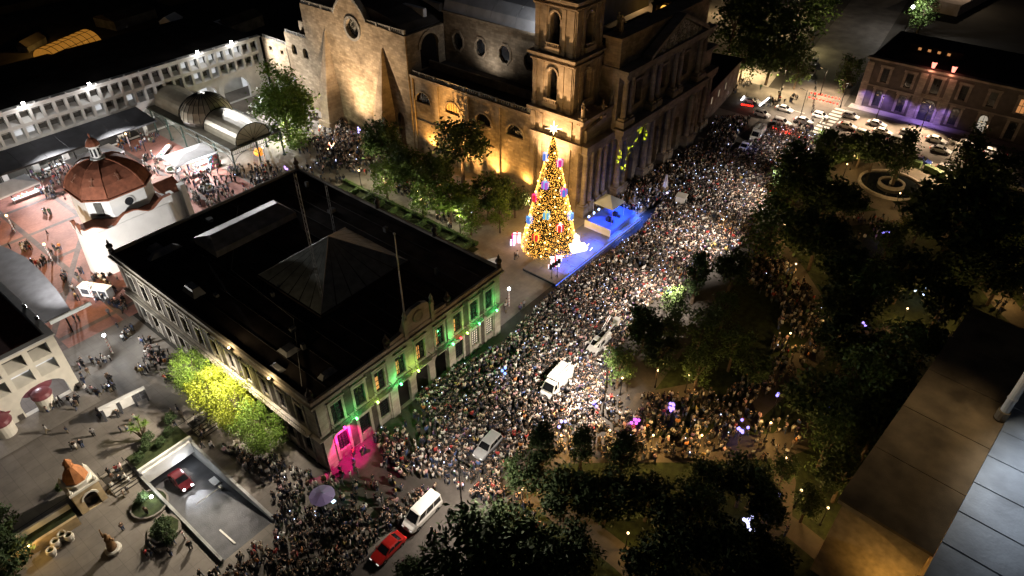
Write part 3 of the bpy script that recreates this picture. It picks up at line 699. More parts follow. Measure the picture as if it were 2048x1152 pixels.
rl.build('relief_figures', m_bal, ch, kind='stuff')
M().box(FX0 + .1, FY + .3, 26.77, FX1 - .1, 2.3, 31.6).build('attic', m_ch, ch)
M().box(FX0 - .3, FY, 31.6, FX1 + .3, 2.6, 32.1).build('cornice', m_ch2, ch)
# curved shoulder between tower and front
M().slab([(1.0, -.6, 15.1), (9.2, -.6, 15.1), (9.2, -.6, 22.5), (8.3, -.6, 20), (6.5, -.6, 18.4), (1.0, -.6, 17.4)], (0, .58, 0)).build('volute_wall', m_chf, ch)
def statue(x, y, z, label, par_loc=(97, 63, 0), s=1.0):
    t = thing('stone_statue', label, 'statue', (par_loc[0] + x, par_loc[1] + y, z), R(-100), 'saint statues on the cathedral')
    t.scale = (s, s, s)
    M().box(-.55, -.55, 0, .55, .55, .5).build('plinth', m_ch2, t)
    secs = []
    for zz, rx, ry, dx in [(.5, .45, .4, 0), (1.2, .36, .34, .02), (1.9, .34, .3, .03), (2.4, .42, .32, 0), (2.75, .44, .3, 0), (2.95, .16, .15, 0), (3.05, .13, .13, .02), (3.15, .19, .2, .03), (3.35, .2, .21, .03), (3.5, .08, .08, .02)]:
        secs.append([(dx + rx * math.cos(2 * math.pi * k / 10), ry * math.sin(2 * math.pi * k / 10), zz) for k in range(10)])
    b = M().loft(secs).tube([(0, .36, 2.65), (.15, .5, 2.2), (.5, .38, 2.1), (.85, .3, 2.35)], [.14, .13, .1, .07], 6).tube([(0, -.36, 2.65), (.12, -.45, 2.2), (.35, -.2, 1.95)], [.14, .13, .09], 6)
    b.build('figure', m_ch2, t, smooth=True)
statue(-.2, -.2, 19.9, 'pale robed stone statue at the left foot of the bell tower')
statue(6.0, -.4, 18.4, 'pale robed stone statue right of the bell tower base, arm stretched out')
statue(11.0, .2, 32.1, 'left of two stone statues on the attic corner of the cathedral front')
statue(12.2, 1.6, 32.1, 'right of two stone statues on the attic corner of the cathedral front')
# roof behind the front
M().box(FX0 + 1.5, 6.2, 26, FX1 - 1.5, 12, 27).build('front_roof', m_troof, ch)
M().box(9.3, 11.0, 17, 12, 12.4, 28).build('wall', m_ch, ch)
# east part of the body, behind the nave roof
M().box(41, 11.5, 0, 51.5, 44, 18).build('east_aisle', m_ch, ch)
M().box(.61, 45, -.05, 50, 77.5, 17.9).build('transept_core', m_ch, ch)
# plain wing at the north end: two levels, two arched and two square windows
y1, y2, y3 = 0.02, 9.6, 20.2
ho = [arch(2.2, 12.8, 2.0, 2.5, 8), arch(6.6, 12.8, 2.0, 2.5, 8)]
wallX(ch2, y1, y2, 0, [(y2, 17.8), (y1, 17.8)], ho, m_ch, x=-.2)
for h in ho:
    M().slab([(.4, a, b) for a, b in h], (.05, 0, 0)).build('window', m_pane, ch2)
sq = [[(u - .6, 11.6), (u + .6, 11.6), (u + .6, 12.6), (u - .6, 12.6)] for u in (12.3, 17.0)]
wallX(ch2, y2 + .01, y3, 0, [(y3, 14.4), (y2 + .01, 14.4)], sq, m_ch, x=-.1)
for h in sq: M().slab([(.35, a, b) for a, b in h], (.05, 0, 0)).build('window', m_pane, ch2)
M().box(.61, y1, 0, 24, y2, 17.2).build('wing_block', m_ch, ch2); M().box(.71, y2 + .02, 0, 24, y3, 13.9).build('wing_block', m_ch, ch2)
M().box(.65, y1 + .05, 17.202, 24, y2, 17.3).build('roof', m_troof, ch2); M().box(.75, y2 + .05, 13.902, 24, y3, 14.0).build('roof', m_troof, ch2)
balustrade(ch2, (.1, y1 + .2, 0), (.1, y2 - .1, 0), 17.8, .7); balustrade(ch2, (.2, y2 + .3, 0), (.2, y3 - .2, 0), 14.4, .7)
M().box(3, y1 + 1, 17.31, 9, y2 - 2, 20).build('roof_house', m_ch, ch2)
pl = M().lathe([(.75, 0), (.75, .1)], 16).build('wall_plaque', m_bal, ch2); pl.location = (-.2, 9.0, 6.0); pl.rotation_euler = (0, R(-90), 0)
M().tube([(-.3, 9.75, 14), (-.3, 9.4, 6.8)], .06, 5).build('drain_pipe', m_iron, ch2)
# low block east of the cathedral
lb = thing('low_wing_building', 'low dark building with three small windows right of the cathedral front', 'building', (149.4, 62.5, 0), R(8))
M().slab([(0, 0, 0), (27, 0, 0), (27, 0, 8), (0, 0, 8)], (0, .4, 0), [[(u - .6, 0, 3.6), (u + .6, 0, 3.6), (u + .6, 0, 5.6), (u - .6, 0, 5.6)] for u in (5, 10.5, 16)]).build('wall', m_chf, lb)
for u in (5, 10.5, 16): M().box(u - .6, .2, 3.6, u + .6, .25, 5.6).build('window', glow('pale_window', (1, .85, .6), .35), lb)
M().box(.01, .41, 0, 26.9, 7.5, 7.9).build('block', m_chf, lb); M().box(-.3, -.4, 8, 27.3, 8, 8.3).build('roof', m_troof, lb)

t = thing('ground_flood_lamp', 'amber flood lamp beyond the hedges aimed at the lunette windows', 'lamp', (83.2, 93, 0), 0, 'amber floods along the cathedral wall')
M().box(-.2, -.25, .0, .1, .25, .6).build('housing', m_iron, t); M().box(-.15, -.2, .601, .08, .2, .62).build('lens', glow('amber_bulb', (1.0, .6, .2), 18), t)
# amber floods at the foot of the cathedral wall
m_bulb_a = glow('amber_bulb', (1.0, .6, .2), 18)
for k, (y, pw, lab) in enumerate([(117.5, 1700, 'between the two buttresses'), (137.0, 300, 'left of the left buttress'), (101.5, 1500, 'under the first lunette from the left'), (93.0, 1500, 'under the second lunette from the left'), (82.7, 2600, 'under the fourth lunette, brightest'), (75.0, 900, 'at the foot of the bell tower')]):
    t = thing('ground_flood_lamp', f'amber flood lamp at the cathedral wall {lab}', 'lamp', (95.6, y, 0), 0, 'amber floods along the cathedral wall')
    M().tube([(0, 0, 0), (0, 0, 2.6)], .05, 6).build('post', m_iron, t); M().box(-.2, -.25, 2.6, .1, .25, 2.9).build('housing', m_iron, t)
    M().box(.101, -.22, 2.62, .12, .22, 2.88).build('lens', m_bulb_a, t)
    lamp('amber_flood', 'SPOT', (95.9, y, 2.75), (1, .52, .13), pw * 3.6, target=(97.1, y, 11), angle=160, size=.25, blend=1)
lamp('tower_flood', 'SPOT', (89.0, 68.6, .8), (1, .64, .34), 145000, target=(99, 69.5, 29), angle=50, size=.3, blend=.8)
t = thing('added_flood_lamp', 'small added flood lamp on the aisle roof below the nave windows', 'lamp', (103.4, 93, 17.35)); M().box(-.2, -.25, 0, .2, .25, .5).build('housing', m_iron, t); M().box(-.18, -.2, .501, .18, .2, .52).build('lens', m_bulb_a, t)  # lamp added to brighten the nave roof and its window wall
lamp('added_roof_light', 'SPOT', (103.3, 93, 18.3), (1, .95, .9), 2600, target=(110, 93, 29), angle=150, size=.3, blend=1)
t = thing('added_flood_lamp', 'small added flood lamp on the bell tower ledge facing the nave roof', 'lamp', (106.6, 74.9, 30.0)); M().box(-.2, -.2, 0, .2, .2, .4).build('housing', m_iron, t); M().box(-.15, .201, .05, .15, .22, .35).build('lens', m_bulb_a, t)  # second added lamp, put on the ledge to brighten the nave roof
lamp('added_nave_light', 'SPOT', (106.6, 75.8, 30.8), (.95, .97, 1), 5200, target=(113, 92, 31), angle=90, size=.3, blend=1)
lamp('aisle_flood', 'SPOT', (83.5, 93, 1.0), (1, .54, .17), 65000, target=(97, 89, 11), angle=84, size=.25, blend=.8)
lamp('transept_flood', 'SPOT', (84, 122, .8), (1, .74, .48), 60000, target=(97, 122, 17), angle=100, size=.3, blend=.9)
t = thing('ground_flood_lamp', 'amber flood lamp on the paving aimed up at the bell tower', 'lamp', (88.7, 68.6, 0), 0, 'amber floods along the cathedral wall')
M().box(-.2, -.25, .0, .1, .25, .6).build('housing', m_iron, t); M().box(-.15, -.2, .601, .08, .2, .62).build('lens', m_bulb_a, t)
t = thing('ground_flood_lamp', 'warm flood lamp on the paving aimed up at the round window wall', 'lamp', (83.8, 122, 0), 0, 'amber floods along the cathedral wall')
M().box(-.2, -.25, .0, .1, .25, .6).build('housing', m_iron, t); M().box(-.15, -.2, .601, .08, .2, .62).build('lens', m_bulb_a, t)

# ---------------------------------------------------------------- arcade building along the north side of the plaza
m_white = mat('white_render', (0.62, 0.61, 0.58), 0.85, var=0.12, scale=0.7)
m_cream = mat('cream_render', (0.72, 0.68, 0.58), 0.85, var=0.12, scale=0.7)
m_awn = mat('grey_awning', (0.055, 0.057, 0.065), 0.7, var=0.25, scale=0.5)
m_room = mat('dim_room', (0.1, 0.095, 0.085), 0.9, var=0.5, scale=0.5)
m_roomlit = glow('lit_office', (0.95, 0.97, 1.0), 0.42)
m_tile = mat('red_roof', (0.16, 0.06, 0.045), 0.85, var=0.3, scale=0.8)
PYF = 162.5
arc = thing('arcade_building', 'long white arcade building with two rows of square openings under flood lamps', 'building', (20, PYF, 0))
X1 = 77.0; z_r = [(7.45, 10.05), (10.75, 13.35)]
nb = 32; sp = 2.38
def recess(u, z0, z1, w, lit, par, deep=1.5, m1=m_white):
    wd = M().box(u - w / 2 + .02, deep, z0 + .02, u + w / 2 - .02, deep + .06, z1 - .02).build('window', m_roomlit if lit else m_room, par)
    M().hexa([(u - w / 2 + .02, .03, z0 + .002), (u + w / 2 - .02, .03, z0 + .002), (u + w / 2 - .02, deep - .01, z0 + .002), (u - w / 2 + .02, deep - .01, z0 + .002)], [(u - w / 2 + .02, .03, z0 + .05), (u + w / 2 - .02, .03, z0 + .05), (u + w / 2 - .02, deep - .01, z0 + .8), (u - w / 2 + .02, deep - .01, z0 + .8)]).build('window_ledge', m1, wd)
    M().box(u - w / 2 + .02, deep - .05, z1 - .75, u + w / 2 - .02, deep - .002, z1 - .68).build('blind_rail', m1, wd)
us = [1.2 + sp * k for k in range(nb)]
holes = [[(u - .9, 0, a), (u + .9, 0, a), (u + .9, 0, b), (u - .9, 0, b)] for u in us for a, b in z_r]
arches = [(45.5, 5.4), (52.0, 5.4), (59.0, 6.6), (67.6, 7.4)]
for k in range(7): arches.append((2.5 + 6.2 * k, 5.0))
ah = [[(a, 0, b) for a, b in arch(c, .05, w, 6.0, 10, .75)] for c, w in arches]
M().slab([(0, 0, 0), (X1, 0, 0), (X1, 0, 14), (0, 0, 14)], (0, .9, 0), holes + ah).build('facade_wall', m_white, arc)
litset = {(0, 1), (1, 0), (2, 0), (3, 0), (4, 1), (7, 0), (8, 0), (17, 0), (23, 1), (24, 1), (25, 1), (26, 1), (27, 1), (28, 1), (26, 0), (24, 0), (29, 1), (14, 0)}
for k, u in enumerate(us):
    for j, (a, b) in enumerate(z_r): recess(u, a, b, 1.8, (k, j) in litset, arc)
M().box(0, 7.2, 0, X1, 7.4, 7).build('arcade_back_wall', m_white, arc); M().box(0, .95, 6.9, X1, 7.3, 7.1).build('arcade_ceiling', m_white, arc)
for k in range(18):
    if k % 3 != 1: M().box(2 + 4.2 * k, 7.1, .1, 4.4 + 4.2 * k, 7.198, 3.0).build('shop_front', m_roomlit if k in (2, 5, 9, 12, 14, 15, 17) else m_room, arc)
M().box(-.3, -.35, 14, X1 + .3, 1.2, 14.3).build('cornice', m_white, arc)
M().box(0, 1.21, 13.5, X1, 30, 13.7).build('roof', m_troof, arc)
for k in range(24): M().box(.2 + 3.2 * k, -.12, 14.301, .5 + 3.2 * k, .3, 14.5).build('coping_block', m_white, arc)
aw = M()
N = 9
for k in range(N):
    x0, x1 = 42.0 * k / N, 42.0 * (k + 1) / N
    M().hexa([(x0 + .03, -8.6, 5.9), (x1 - .03, -8.6, 5.9), (x1 - .03, -.02, 6.8), (x0 + .03, -.02, 6.8)], [(x0 + .03, -8.6, 6.05), (x1 - .03, -8.6, 6.05), (x1 - .03, -.02, 6.95), (x0 + .03, -.02, 6.95)]).build('awning_panel', m_awn, arc)
    M().tube([(x0 + .3, -8.2, 0), (x0 + .3, -8.2, 5.9)], .1, 6).build('awning_post', m_iron, arc)
M().box(0, -8.75, 5.75, 42, -8.61, 6.1).build('awning_fascia', m_iron, arc)
# flood lamps on its cornice
m_flood = glow('flood_lens', (1, 1, 1), 60)
for k, (x, pw, lab) in enumerate([(40.6, 9000, 'leftmost'), (54.0, 9000, 'second from the left'), (79.6, 8000, 'second from the right'), (88.8, 8000, 'rightmost')]):
    t = thing('flood_light', f'{lab} of four glaring white flood lights on the arcade cornice', 'flood light', (x, PYF - .2, 14.3), 0, 'white flood lights on the arcade roof')
    M().tube([(0, .3, 0), (0, .1, .5), (0, -.15, .6)], .04, 5).build('bracket', m_iron, t)
    M().hexa([(-.3, -.5, .42), (.3, -.5, .42), (.3, -.15, .5), (-.3, -.15, .5)], [(-.3, -.42, .9), (.3, -.42, .9), (.3, -.1, .9), (-.3, -.1, .9)]).build('housing', m_iron, t)
    M().hexa([(-.32, -.56, .4), (.32, -.56, .4), (.32, -.51, .4), (-.32, -.51, .4)], [(-.32, -.47, .94), (.32, -.47, .94), (.32, -.43, .94), (-.32, -.43, .94)]).build('lens', m_flood, t)
    lamp('arcade_flood', 'SPOT', (x, PYF - 1.6, 14.6), (1, .97, .95), pw * (11.0 if k < 2 else 7.0), target=(x - 3 if k < 2 else x - 4, 126, 0), size=.3, angle=78, blend=1.0)
    lamp('arcade_spill', 'POINT', (x, PYF - 1.6, 14.9), (1, .97, .95), 420, size=.3)
lamp('wing_flood', 'SPOT', (88.8, PYF - 1.5, 14.9), (1, .96, .9), 34000, target=(97, 147, 8), angle=110, size=.3, blend=.9)
# street-level lamps under the arcade
for x in (28, 40, 52, 72, 80, 88): lamp('arcade_lamp', 'POINT', (x, PYF + 3.5, 5.6), (.95, .97, 1), 420 if x < 60 else 120, size=.3)

# ---------------------------------------------------------------- roofs beyond the arcade
rb = thing('market_hall_roofs', 'dark low roofs stretching behind the white arcade building', 'building', (20, 194, 0))
M().box(-60, 0, 0, 85, 60, 9).build('block', m_troof, rb); M().box(-60, 60.1, 0, 110, 130, 11).build('block', m_troof, rb)
m_orange = mat('vault_sheet', (.75, .4, .1), .5, var=.3, scale=.6, emit=(1, .4, .05), estr=.22)
vb = thing('vaulted_skylight', 'orange glowing barrel-vaulted skylight with dark ribs on the rooftops', 'skylight', tuple(G(138, 100, 12.0)), R(24))
L, r = 15.0, 3.6
vl = M().loft([[(x, r * math.cos(math.pi * k / 10), r * .8 * math.sin(math.pi * k / 10)) for k in range(11)] for x in (-L / 2, L / 2)])
vl.build('vault', m_orange, vb)
rbs = M()
for j in range(9):
    x = -L / 2 + L * j / 8; rbs.tube([(x, (r + .03) * math.cos(math.pi * k / 10), (r * .8 + .03) * math.sin(math.pi * k / 10)) for k in range(11)], .09, 4)
for k in range(2, 10, 2): rbs.tube([(-L / 2, (r + .03) * math.cos(math.pi * k / 10), (r * .8 + .03) * math.sin(math.pi * k / 10)), (L / 2, (r + .03) * math.cos(math.pi * k / 10), (r * .8 + .03) * math.sin(math.pi * k / 10))], .06, 4)
rbs.build('ribs', m_iron, vb)
p = G(84, 82, 12); lamp('vault_lamp', 'POINT', (p.x - .5, p.y, 13.5), (1, .55, .12), 900, size=.2)
for (px, py, w, d, h, rz, lab) in [(345, 50, 5, 4, 3.5, .5, 'small white gabled roof house catching light among dark roofs'), (420, 62, 9, 7, 2.5, .3, 'low dark roof box right of the white roof house'), (480, 45, 12, 6, 3, .2, 'long low roof box left of the cathedral wing'), (60, 80, 8, 3, 1.5, .6, 'low grey roof ledge left of the orange skylight'), (250, 30, 14, 9, 2.6, .2, 'dark flat roof block behind the orange skylight')]:
    p = G(px, py, 11); t = thing('roof_house', lab, 'roof house', (p.x, p.y, 9 if p.y < 254 else 11), rz)
    M().box(-w / 2, -d / 2, 0, w / 2, d / 2, h).build('wall', m_white if 'white' in lab else m_room, t)
    M().add([(-w / 2 - .2, -d / 2 - .2, h), (w / 2 + .2, -d / 2 - .2, h), (w / 2 + .2, d / 2 + .2, h), (-w / 2 - .2, d / 2 + .2, h), (-w / 2, 0, h + 1.4), (w / 2, 0, h + 1.4)], [(0, 1, 5, 4), (2, 3, 4, 5), (0, 4, 3), (1, 2, 5), (0, 3, 2, 1)]).build('roof', m_white if 'white' in lab else m_troof, t)
# ---------------------------------------------------------------- glazed pavilion
m_bronze = mat('bronze_sheet', (.4, .37, .28), .4, .15, var=.15, scale=.5)
m_green = mat('green_iron', (.03, .05, .04), .5, .3)
pv = thing('glazed_pavilion', 'iron pavilion with two bronze barrel vaults and a ribbed central dome', 'pavilion', (64.2, 128.2, 0), R(0))
PW, PL, PH = 12.4, 40.0, 5.6
M().box(0, 0, PH, PW, PL, PH + .25).build('flat_roof', mat('pavilion_roof', (.14, .125, .09), .7, var=.3, scale=.5), pv)
for k in range(7):
    for sx in (0.15, PW - .15):
        y = .15 + (PL - .3) * k / 6
        M().box(sx - .14, y - .14, 0, sx + .14, y + .14, PH).box(sx - .3, y - .3, 0, sx + .3, y + .3, .3).build('column', m_green, pv)
    if k in (0, 6): M().box(PW / 2 - .14, .01 + (PL - .3) * k / 6, 0, PW / 2 + .14, .29 + (PL - .3) * k / 6, PH).build('column', m_green, pv)
def trellis(a, b, nm='lattice_fascia'):
    a, b = Vector(a), Vector(b); L = (b - a).length; u = (b - a) / L; mm = M(); n = int(L / .45)
    for zz in (PH - .9, PH + .5): mm.tube([a + Vector((0, 0, zz)), b + Vector((0, 0, zz))], .07, 4)
    for k in range(n + 1): p = a + u * L * k / n; mm.tube([p + Vector((0, 0, PH - .9)), p + Vector((0, 0, PH + .5))], .04, 4)
    nseg = max(1, round(L / 6.5))
    for j in range(nseg):
        q = [a + u * L * (j + t) / nseg for t in (0, .15, .3, .5, .7, .85, 1)]
        mm.tube([p + Vector((0, 0, PH - .9 - dz)) for p, dz in zip(q, (2.0, .9, .35, .1, .35, .9, 2.0))], .07, 4)
    mm.build(nm, m_green, pv)
for a, b in [((0, -.06, 0), (PW, -.06, 0)), ((-.06, 0, 0), (-.06, PL, 0)), ((PW + .06, 0, 0), (PW + .06, PL, 0))]: trellis(a, b)
def vault(y0, y1, par):
    r = 4.1; cx = PW / 2; n = 4
    for j in range(n):
        a, b = y0 + (y1 - y0) * j / n + .02, y0 + (y1 - y0) * (j + 1) / n - .02
        M().loft([[(cx + r * math.cos(math.pi * k / 14), y, PH + .26 + r * .85 * math.sin(math.pi * k / 14)) for k in range(15)] for y in (a, b)]).build('vault_panel', m_bronze, par, smooth=False)
    for y in (y0, y1):
        mm = M().tube([(cx + (r + .03) * math.cos(math.pi * k / 14), y, PH + .3 + (r + .03) * .85 * math.sin(math.pi * k / 14)) for k in range(15)], .1, 5)
        for k in range(1, 8): mm.tube([(cx, y, PH + .3), (cx + r * math.cos(math.pi * k / 8), y, PH + .3 + r * .85 * math.sin(math.pi * k / 8))], .045, 4)
        mm.build('vault_arch', m_iron, par)
vault(1.0, 13.4, pv); vault(23.6, 38.0, pv)
dm = M().lathe([(5.6, 1.0), (5.5, 1.6), (5.0, 3.0), (3.9, 4.3), (2.3, 5.2), (.8, 5.7), (.05, 5.9)], 24, (PW / 2, 18.5, PH + .25)).build('dome', m_bronze, pv)
db = M()
for k in range(24):
    a = 2 * math.pi * k / 24; db.tube([(PW / 2 + rr * math.cos(a), 18.5 + rr * math.sin(a), PH + .28 + zz) for rr, zz in [(5.62, 1.0), (5.52, 1.6), (5.03, 3.0), (3.93, 4.3), (2.33, 5.23), (.82, 5.75)]], .07, 4)
db.build('ribs', m_iron, dm)
M().lathe([(5.4, 0), (5.4, 1.0)], 24, (PW / 2, 18.5, PH + .25)).build('dome_drum', m_white, pv)
for y in (6, 18, 30): lamp('pavilion_lamp', 'POINT', (64.2 + PW / 2, 128.2 + y, 4.6), (1, .93, .8), 500, size=.4)
# ---------------------------------------------------------------- tents and stalls near the pavilion
m_tent = mat('tent_cloth', (.72, .72, .74), .8, var=.1, scale=.8)
def tent(px, py, w, d, h, rz, label, flat=False, sx=0):
    p = G(px, py, 0); t = thing('market_tent', label, 'tent', (p.x, p.y, 0), R(rz), 'white market tents on the plaza')
    hh = h + (.5 if flat else 1.3)
    M().add([(-w / 2, -d / 2, h), (w / 2, -d / 2, h), (w / 2, d / 2, h), (-w / 2, d / 2, h), (-w * .12, 0, hh), (w * .12, 0, hh), (-w / 2, -d / 2, h - .35), (w / 2, -d / 2, h - .35), (w / 2, d / 2, h - .35), (-w / 2, d / 2, h - .35)],
        [(0, 1, 5, 4), (1, 2, 5), (2, 3, 4, 5), (3, 0, 4), (0, 6, 7, 1), (1, 7, 8, 2), (2, 8, 9, 3), (3, 9, 6, 0)]).build('canopy', m_tent, t)
    for a in (-1, 1):
        for b in (-1, 1): M().tube([(a * (w / 2 - .1), b * (d / 2 - .1), 0), (a * (w / 2 - .1), b * (d / 2 - .1), h)], .05, 5).build('leg', m_pole, t)
    return t
tent(388, 338, 9.5, 6.5, 3.6, -4, 'large flat grey-white canopy over the bright stall beside the pavilion', True)
tent(200, 338, 10, 6, 3.2, 5, 'white gabled tent behind the chapel lantern')
tent(32, 400, 9, 6, 3.0, 5, 'white tent at the left edge of the plaza under the awning')
tent(580, 190, 3.2, 3.2, 2.4, 10, 'small white tent against the cathedral wing at the left tree')
rnd = random.Random(4)
m_goods = [mat(f'goods_{i}', c, .6, var=.2) for i, c in enumerate([(.7, .1, .12), (.75, .2, .5), (.2, .45, .7), (.8, .75, .6), (.15, .5, .45), (.8, .4, .1), (.6, .6, .65)])]
def stall(px, py, n, w, label, pw, rz=0):
    p = G(px, py, 0); t = thing('market_stall', label, 'stall', (p.x, p.y, 0), R(rz))
    M().box(-w / 2, -.6, .75, w / 2, .6, .85).build('counter', m_tent, t)
    for a in (-1, 1): M().box(a * (w / 2 - .1) - .04, -.5, 0, a * (w / 2 - .1) + .04, .5, .75).build('trestle', m_pole, t)
    for k in range(n):
        x, y = rnd.uniform(-w / 2 + .3, w / 2 - .3), rnd.uniform(-.45, .45); s = rnd.uniform(.12, .24)
        M().ball((x, y, .86 + s), s, 7, 4, rnd.uniform(.8, 1.3)).build('merchandise', rnd.choice(m_goods), t)
    if pw: lamp('stall_light', 'POINT', (p.x, p.y - .5, 2.9), (.97, .97, 1), pw, size=.2)
stall(415, 328, 20, 6, 'brightly lit stall of colourful goods under the flat canopy', 3200); stall(408, 345, 14, 5, 'lit stall table in front of the flat canopy', 5000, 8)
stall(330, 308, 18, 6, 'stall table of small glowing goods left of the flat canopy', 2200, 40); stall(345, 330, 10, 3, 'small stall table beside a round tree planter', 0)
stall(60, 395, 10, 6, 'stall table under the leftmost white tent', 2000); stall(105, 320, 12, 6, 'stall table under the awning left of the gabled tent', 1600); stall(190, 330, 10, 6, 'stall table under the gabled tent', 1000)
hang = thing('toy_display', 'tall display of pink and red hanging toys under the flat canopy', 'display', tuple(G(432, 335, 0)), R(15))
M().box(-1.6, -.1, 0, 1.6, .05, 3.0).build('backboard', m_tent, hang)
for k in range(40): M().ball((rnd.uniform(-1.5, 1.5), -.22, rnd.uniform(.5, 2.9)), rnd.uniform(.14, .24), 6, 4).build('toy', rnd.choice(m_goods[:3]), hang)
for k, (px, py, lab) in enumerate([(347, 340, 'white ring planter before the flat canopy'), (413, 378, 'white ring planter nearest the town hall roof'), (88, 350, 'white ring planter beside the gabled tent'), (215, 265, 'white ring planter under the awning edge')]):
    t = thing('ring_planter', lab, 'planter', tuple(G(px, py, 0)), 0, 'round planters on the plaza')
    M().lathe([(1.6, 0), (1.6, .45), (1.35, .45), (1.35, .1)], 20, cap=False).build('rim', m_white, t); M().lathe([(1.34, .0), (1.34, .3)], 16).build('soil', m_grass, t)
    M().tube([(0, 0, .3), (.05, 0, 1.8)], [.1, .06], 6).build('stem', mat('bark', (.09, .065, .045), .95, var=.4, scale=4), t)
pig = thing('fruit_globe', 'big orange glowing globe ornament inside the pavilion arch', 'ornament', tuple(G(522, 322, 0)))
M().ball((0, 0, 2.2), 1.1, 14, 8, .85).build('globe', glow('orange_globe', (1, .35, .05), .8), pig); M().tube([(0, 0, 0), (0, 0, 1.3)], .12, 6).build('stand', m_iron, pig)
lamp('globe_lamp', 'POINT', (pig.location.x - 1.6, pig.location.y - .6, 2.6), (1, .5, .15), 260, size=.3)
# ---------------------------------------------------------------- white chapel with the red dome
m_lime = mat('limewash', (.74, .73, .7), .9, var=.07, scale=.6)
m_clay = mat('clay_tile', (.25, .09, .05), .85, var=.3, scale=1.2)
cp = thing('white_chapel', 'white chapel with a ribbed terracotta dome and small lantern', 'chapel', (38.0, 123.2, 0))
def rrect(x0, y0, x1, y1, r, n=5):
    out = []
    for (cx, cy, a0) in ((x0 + r, y0 + r, 180), (x1 - r, y0 + r, 270), (x1 - r, y1 - r, 0), (x0 + r, y1 - r, 90)):
        out += [(cx + r * math.cos(R(a0 + 90 * k / n)), cy + r * math.sin(R(a0 + 90 * k / n))) for k in range(n + 1)]
    return out
lo, hi = rrect(-9.7, -9.0, 7.2, -3.2, 2.0), rrect(-9.1, -8.4, 6.6, -3.4, 1.5)
M().loft([[(x, y, 0) for x, y in lo], [(x, y, 8.0) for x, y in hi]]).build('lower_wall', m_lime, cp)
# wavy parapet with clay coping on the two visible sides
def wavy(pts_fn, L, name):
    a = []
    for k in range(21):
        t = k / 20; z = 9.2 - 1.5 * (math.sin(math.pi * min(1, max(0, (t - .08) / .38))) ** 2 if t < .46 else 0) - 1.3 * (math.sin(math.pi * (t - .54) / .38) ** 2 if .54 < t < .92 else 0)
        a.append((t, z))
    w = M(); c = M()
    for (t1, z1), (t2, z2) in zip(a[:-1], a[1:]):
        p1, q1 = pts_fn(t1); p2, q2 = pts_fn(t2)
        w.hexa([(*p1, 7.9), (*p2, 7.9), (*q2, 7.9), (*q1, 7.9)], [(*p1, z1), (*p2, z2), (*q2, z2), (*q1, z1)])
        c.hexa([(*p1, z1 + .002), (*p2, z2 + .002), (*q2, z2 + .002), (*q1, z1 + .002)], [(*p1, z1 + .22), (*p2, z2 + .22), (*q2, z2 + .22), (*q1, z1 + .22)])
    w.build('wavy_parapet', m_lime, cp); c.build('parapet_coping', m_clay, cp)
wavy(lambda t: ((-8.9 + 15.4 * t, -8.3), (-8.9 + 15.4 * t, -7.7)), 15, 's')
wavy(lambda t: ((-9.0, -7.6 + 4.2 * t), (-8.4, -7.6 + 4.2 * t)), 4, 'w')
M().box(-8.3, -7.6, 8.0, 6.0, -3.5, 8.1).build('terrace', m_clay, cp)
oc = [(-2.9, -6.0), (3.3, -6.0), (5.9, -3.2), (5.9, 3.2), (3.3, 6.0), (-2.9, 6.0), (-5.7, 3.2), (-5.7, -3.2)]
dr = M().prism(oc, 0, 11.6).build('drum', m_lime, cp)
M().prism([(x * 1.09, y * 1.09) for x, y in oc], 11.6, 11.85).build('eave', m_clay, cp)
prof = [(1.04, 11.86), (1.0, 12.6), (.9, 13.8), (.74, 14.9), (.52, 15.8), (.28, 16.3), (.2, 16.4)]
for k in range(8):
    a, b = oc[k], oc[(k + 1) % 8]; mm = M()
    for (s1, z1), (s2, z2) in zip(prof[:-1], prof[1:]): mm.quad((a[0] * s1, a[1] * s1, z1), (b[0] * s1, b[1] * s1, z1), (b[0] * s2, b[1] * s2, z2), (a[0] * s2, a[1] * s2, z2))
    mm.build('dome_panel', m_clay, cp)
dr2 = M()
for a in oc: dr2.tube([(a[0] * s * 1.005, a[1] * s * 1.005, z + .03) for s, z in prof], .12, 5)
dr2.build('dome_ribs', m_clay, cp)
m_mos = mat('pale_tile', (.34, .17, .11), .7)
for (t_, sgn) in ((0, 0), (7, 0), (6, 0)):
    a, b = oc[t_], oc[(t_ + 1) % 8]; mx_, my_ = (a[0] + b[0]) / 2 * .84, (a[1] + b[1]) / 2 * .84
    mk = M().box(-.07, -.05, -.7, .07, 0, .8).box(-.4, -.05, .25, .4, 0, .4).box(-.35, -.05, -.75, .35, 0, -.6)
    o = mk.build('tile_cross', m_mos, cp); o.location = (mx_ * 1.01, my_ * 1.01, 14.45); o.rotation_euler = (R(-42), 0, math.atan2(my_, mx_) + R(90))
M().lathe([(1.25, 16.3), (1.25, 16.6), (.85, 16.7), (.85, 18.6), (1.15, 18.7), (1.15, 18.85)], 8, (0, 0, 0)).build('lantern', m_lime, cp)
for k in range(8):
    a = 2 * math.pi * (k + .5) / 8; o = M().box(-.17, -.02, 0, .17, .02, 1.4).build('lantern_opening', m_pane, cp); o.location = (.82 * math.cos(a), .82 * math.sin(a), 16.95); o.rotation_euler = (0, 0, a + R(90))
M().lathe([(1.2, 18.86), (1.0, 19.4), (.6, 19.9), (.12, 20.2), (.12, 20.6), (.22, 20.7), (.02, 21)], 8).build('lantern_cap', m_clay, cp)
o = M().lathe([(.75, 0), (.75, .1)], 16).build('round_window', m_pane, cp); o.location = (.2, -6.02, 10.0); o.rotation_euler = (R(90), 0, 0)
M().lathe([(.78, 0), (.95, 0), (.95, .16), (.78, .16)], 16, cap=False).build('window_ring', m_lime, o)
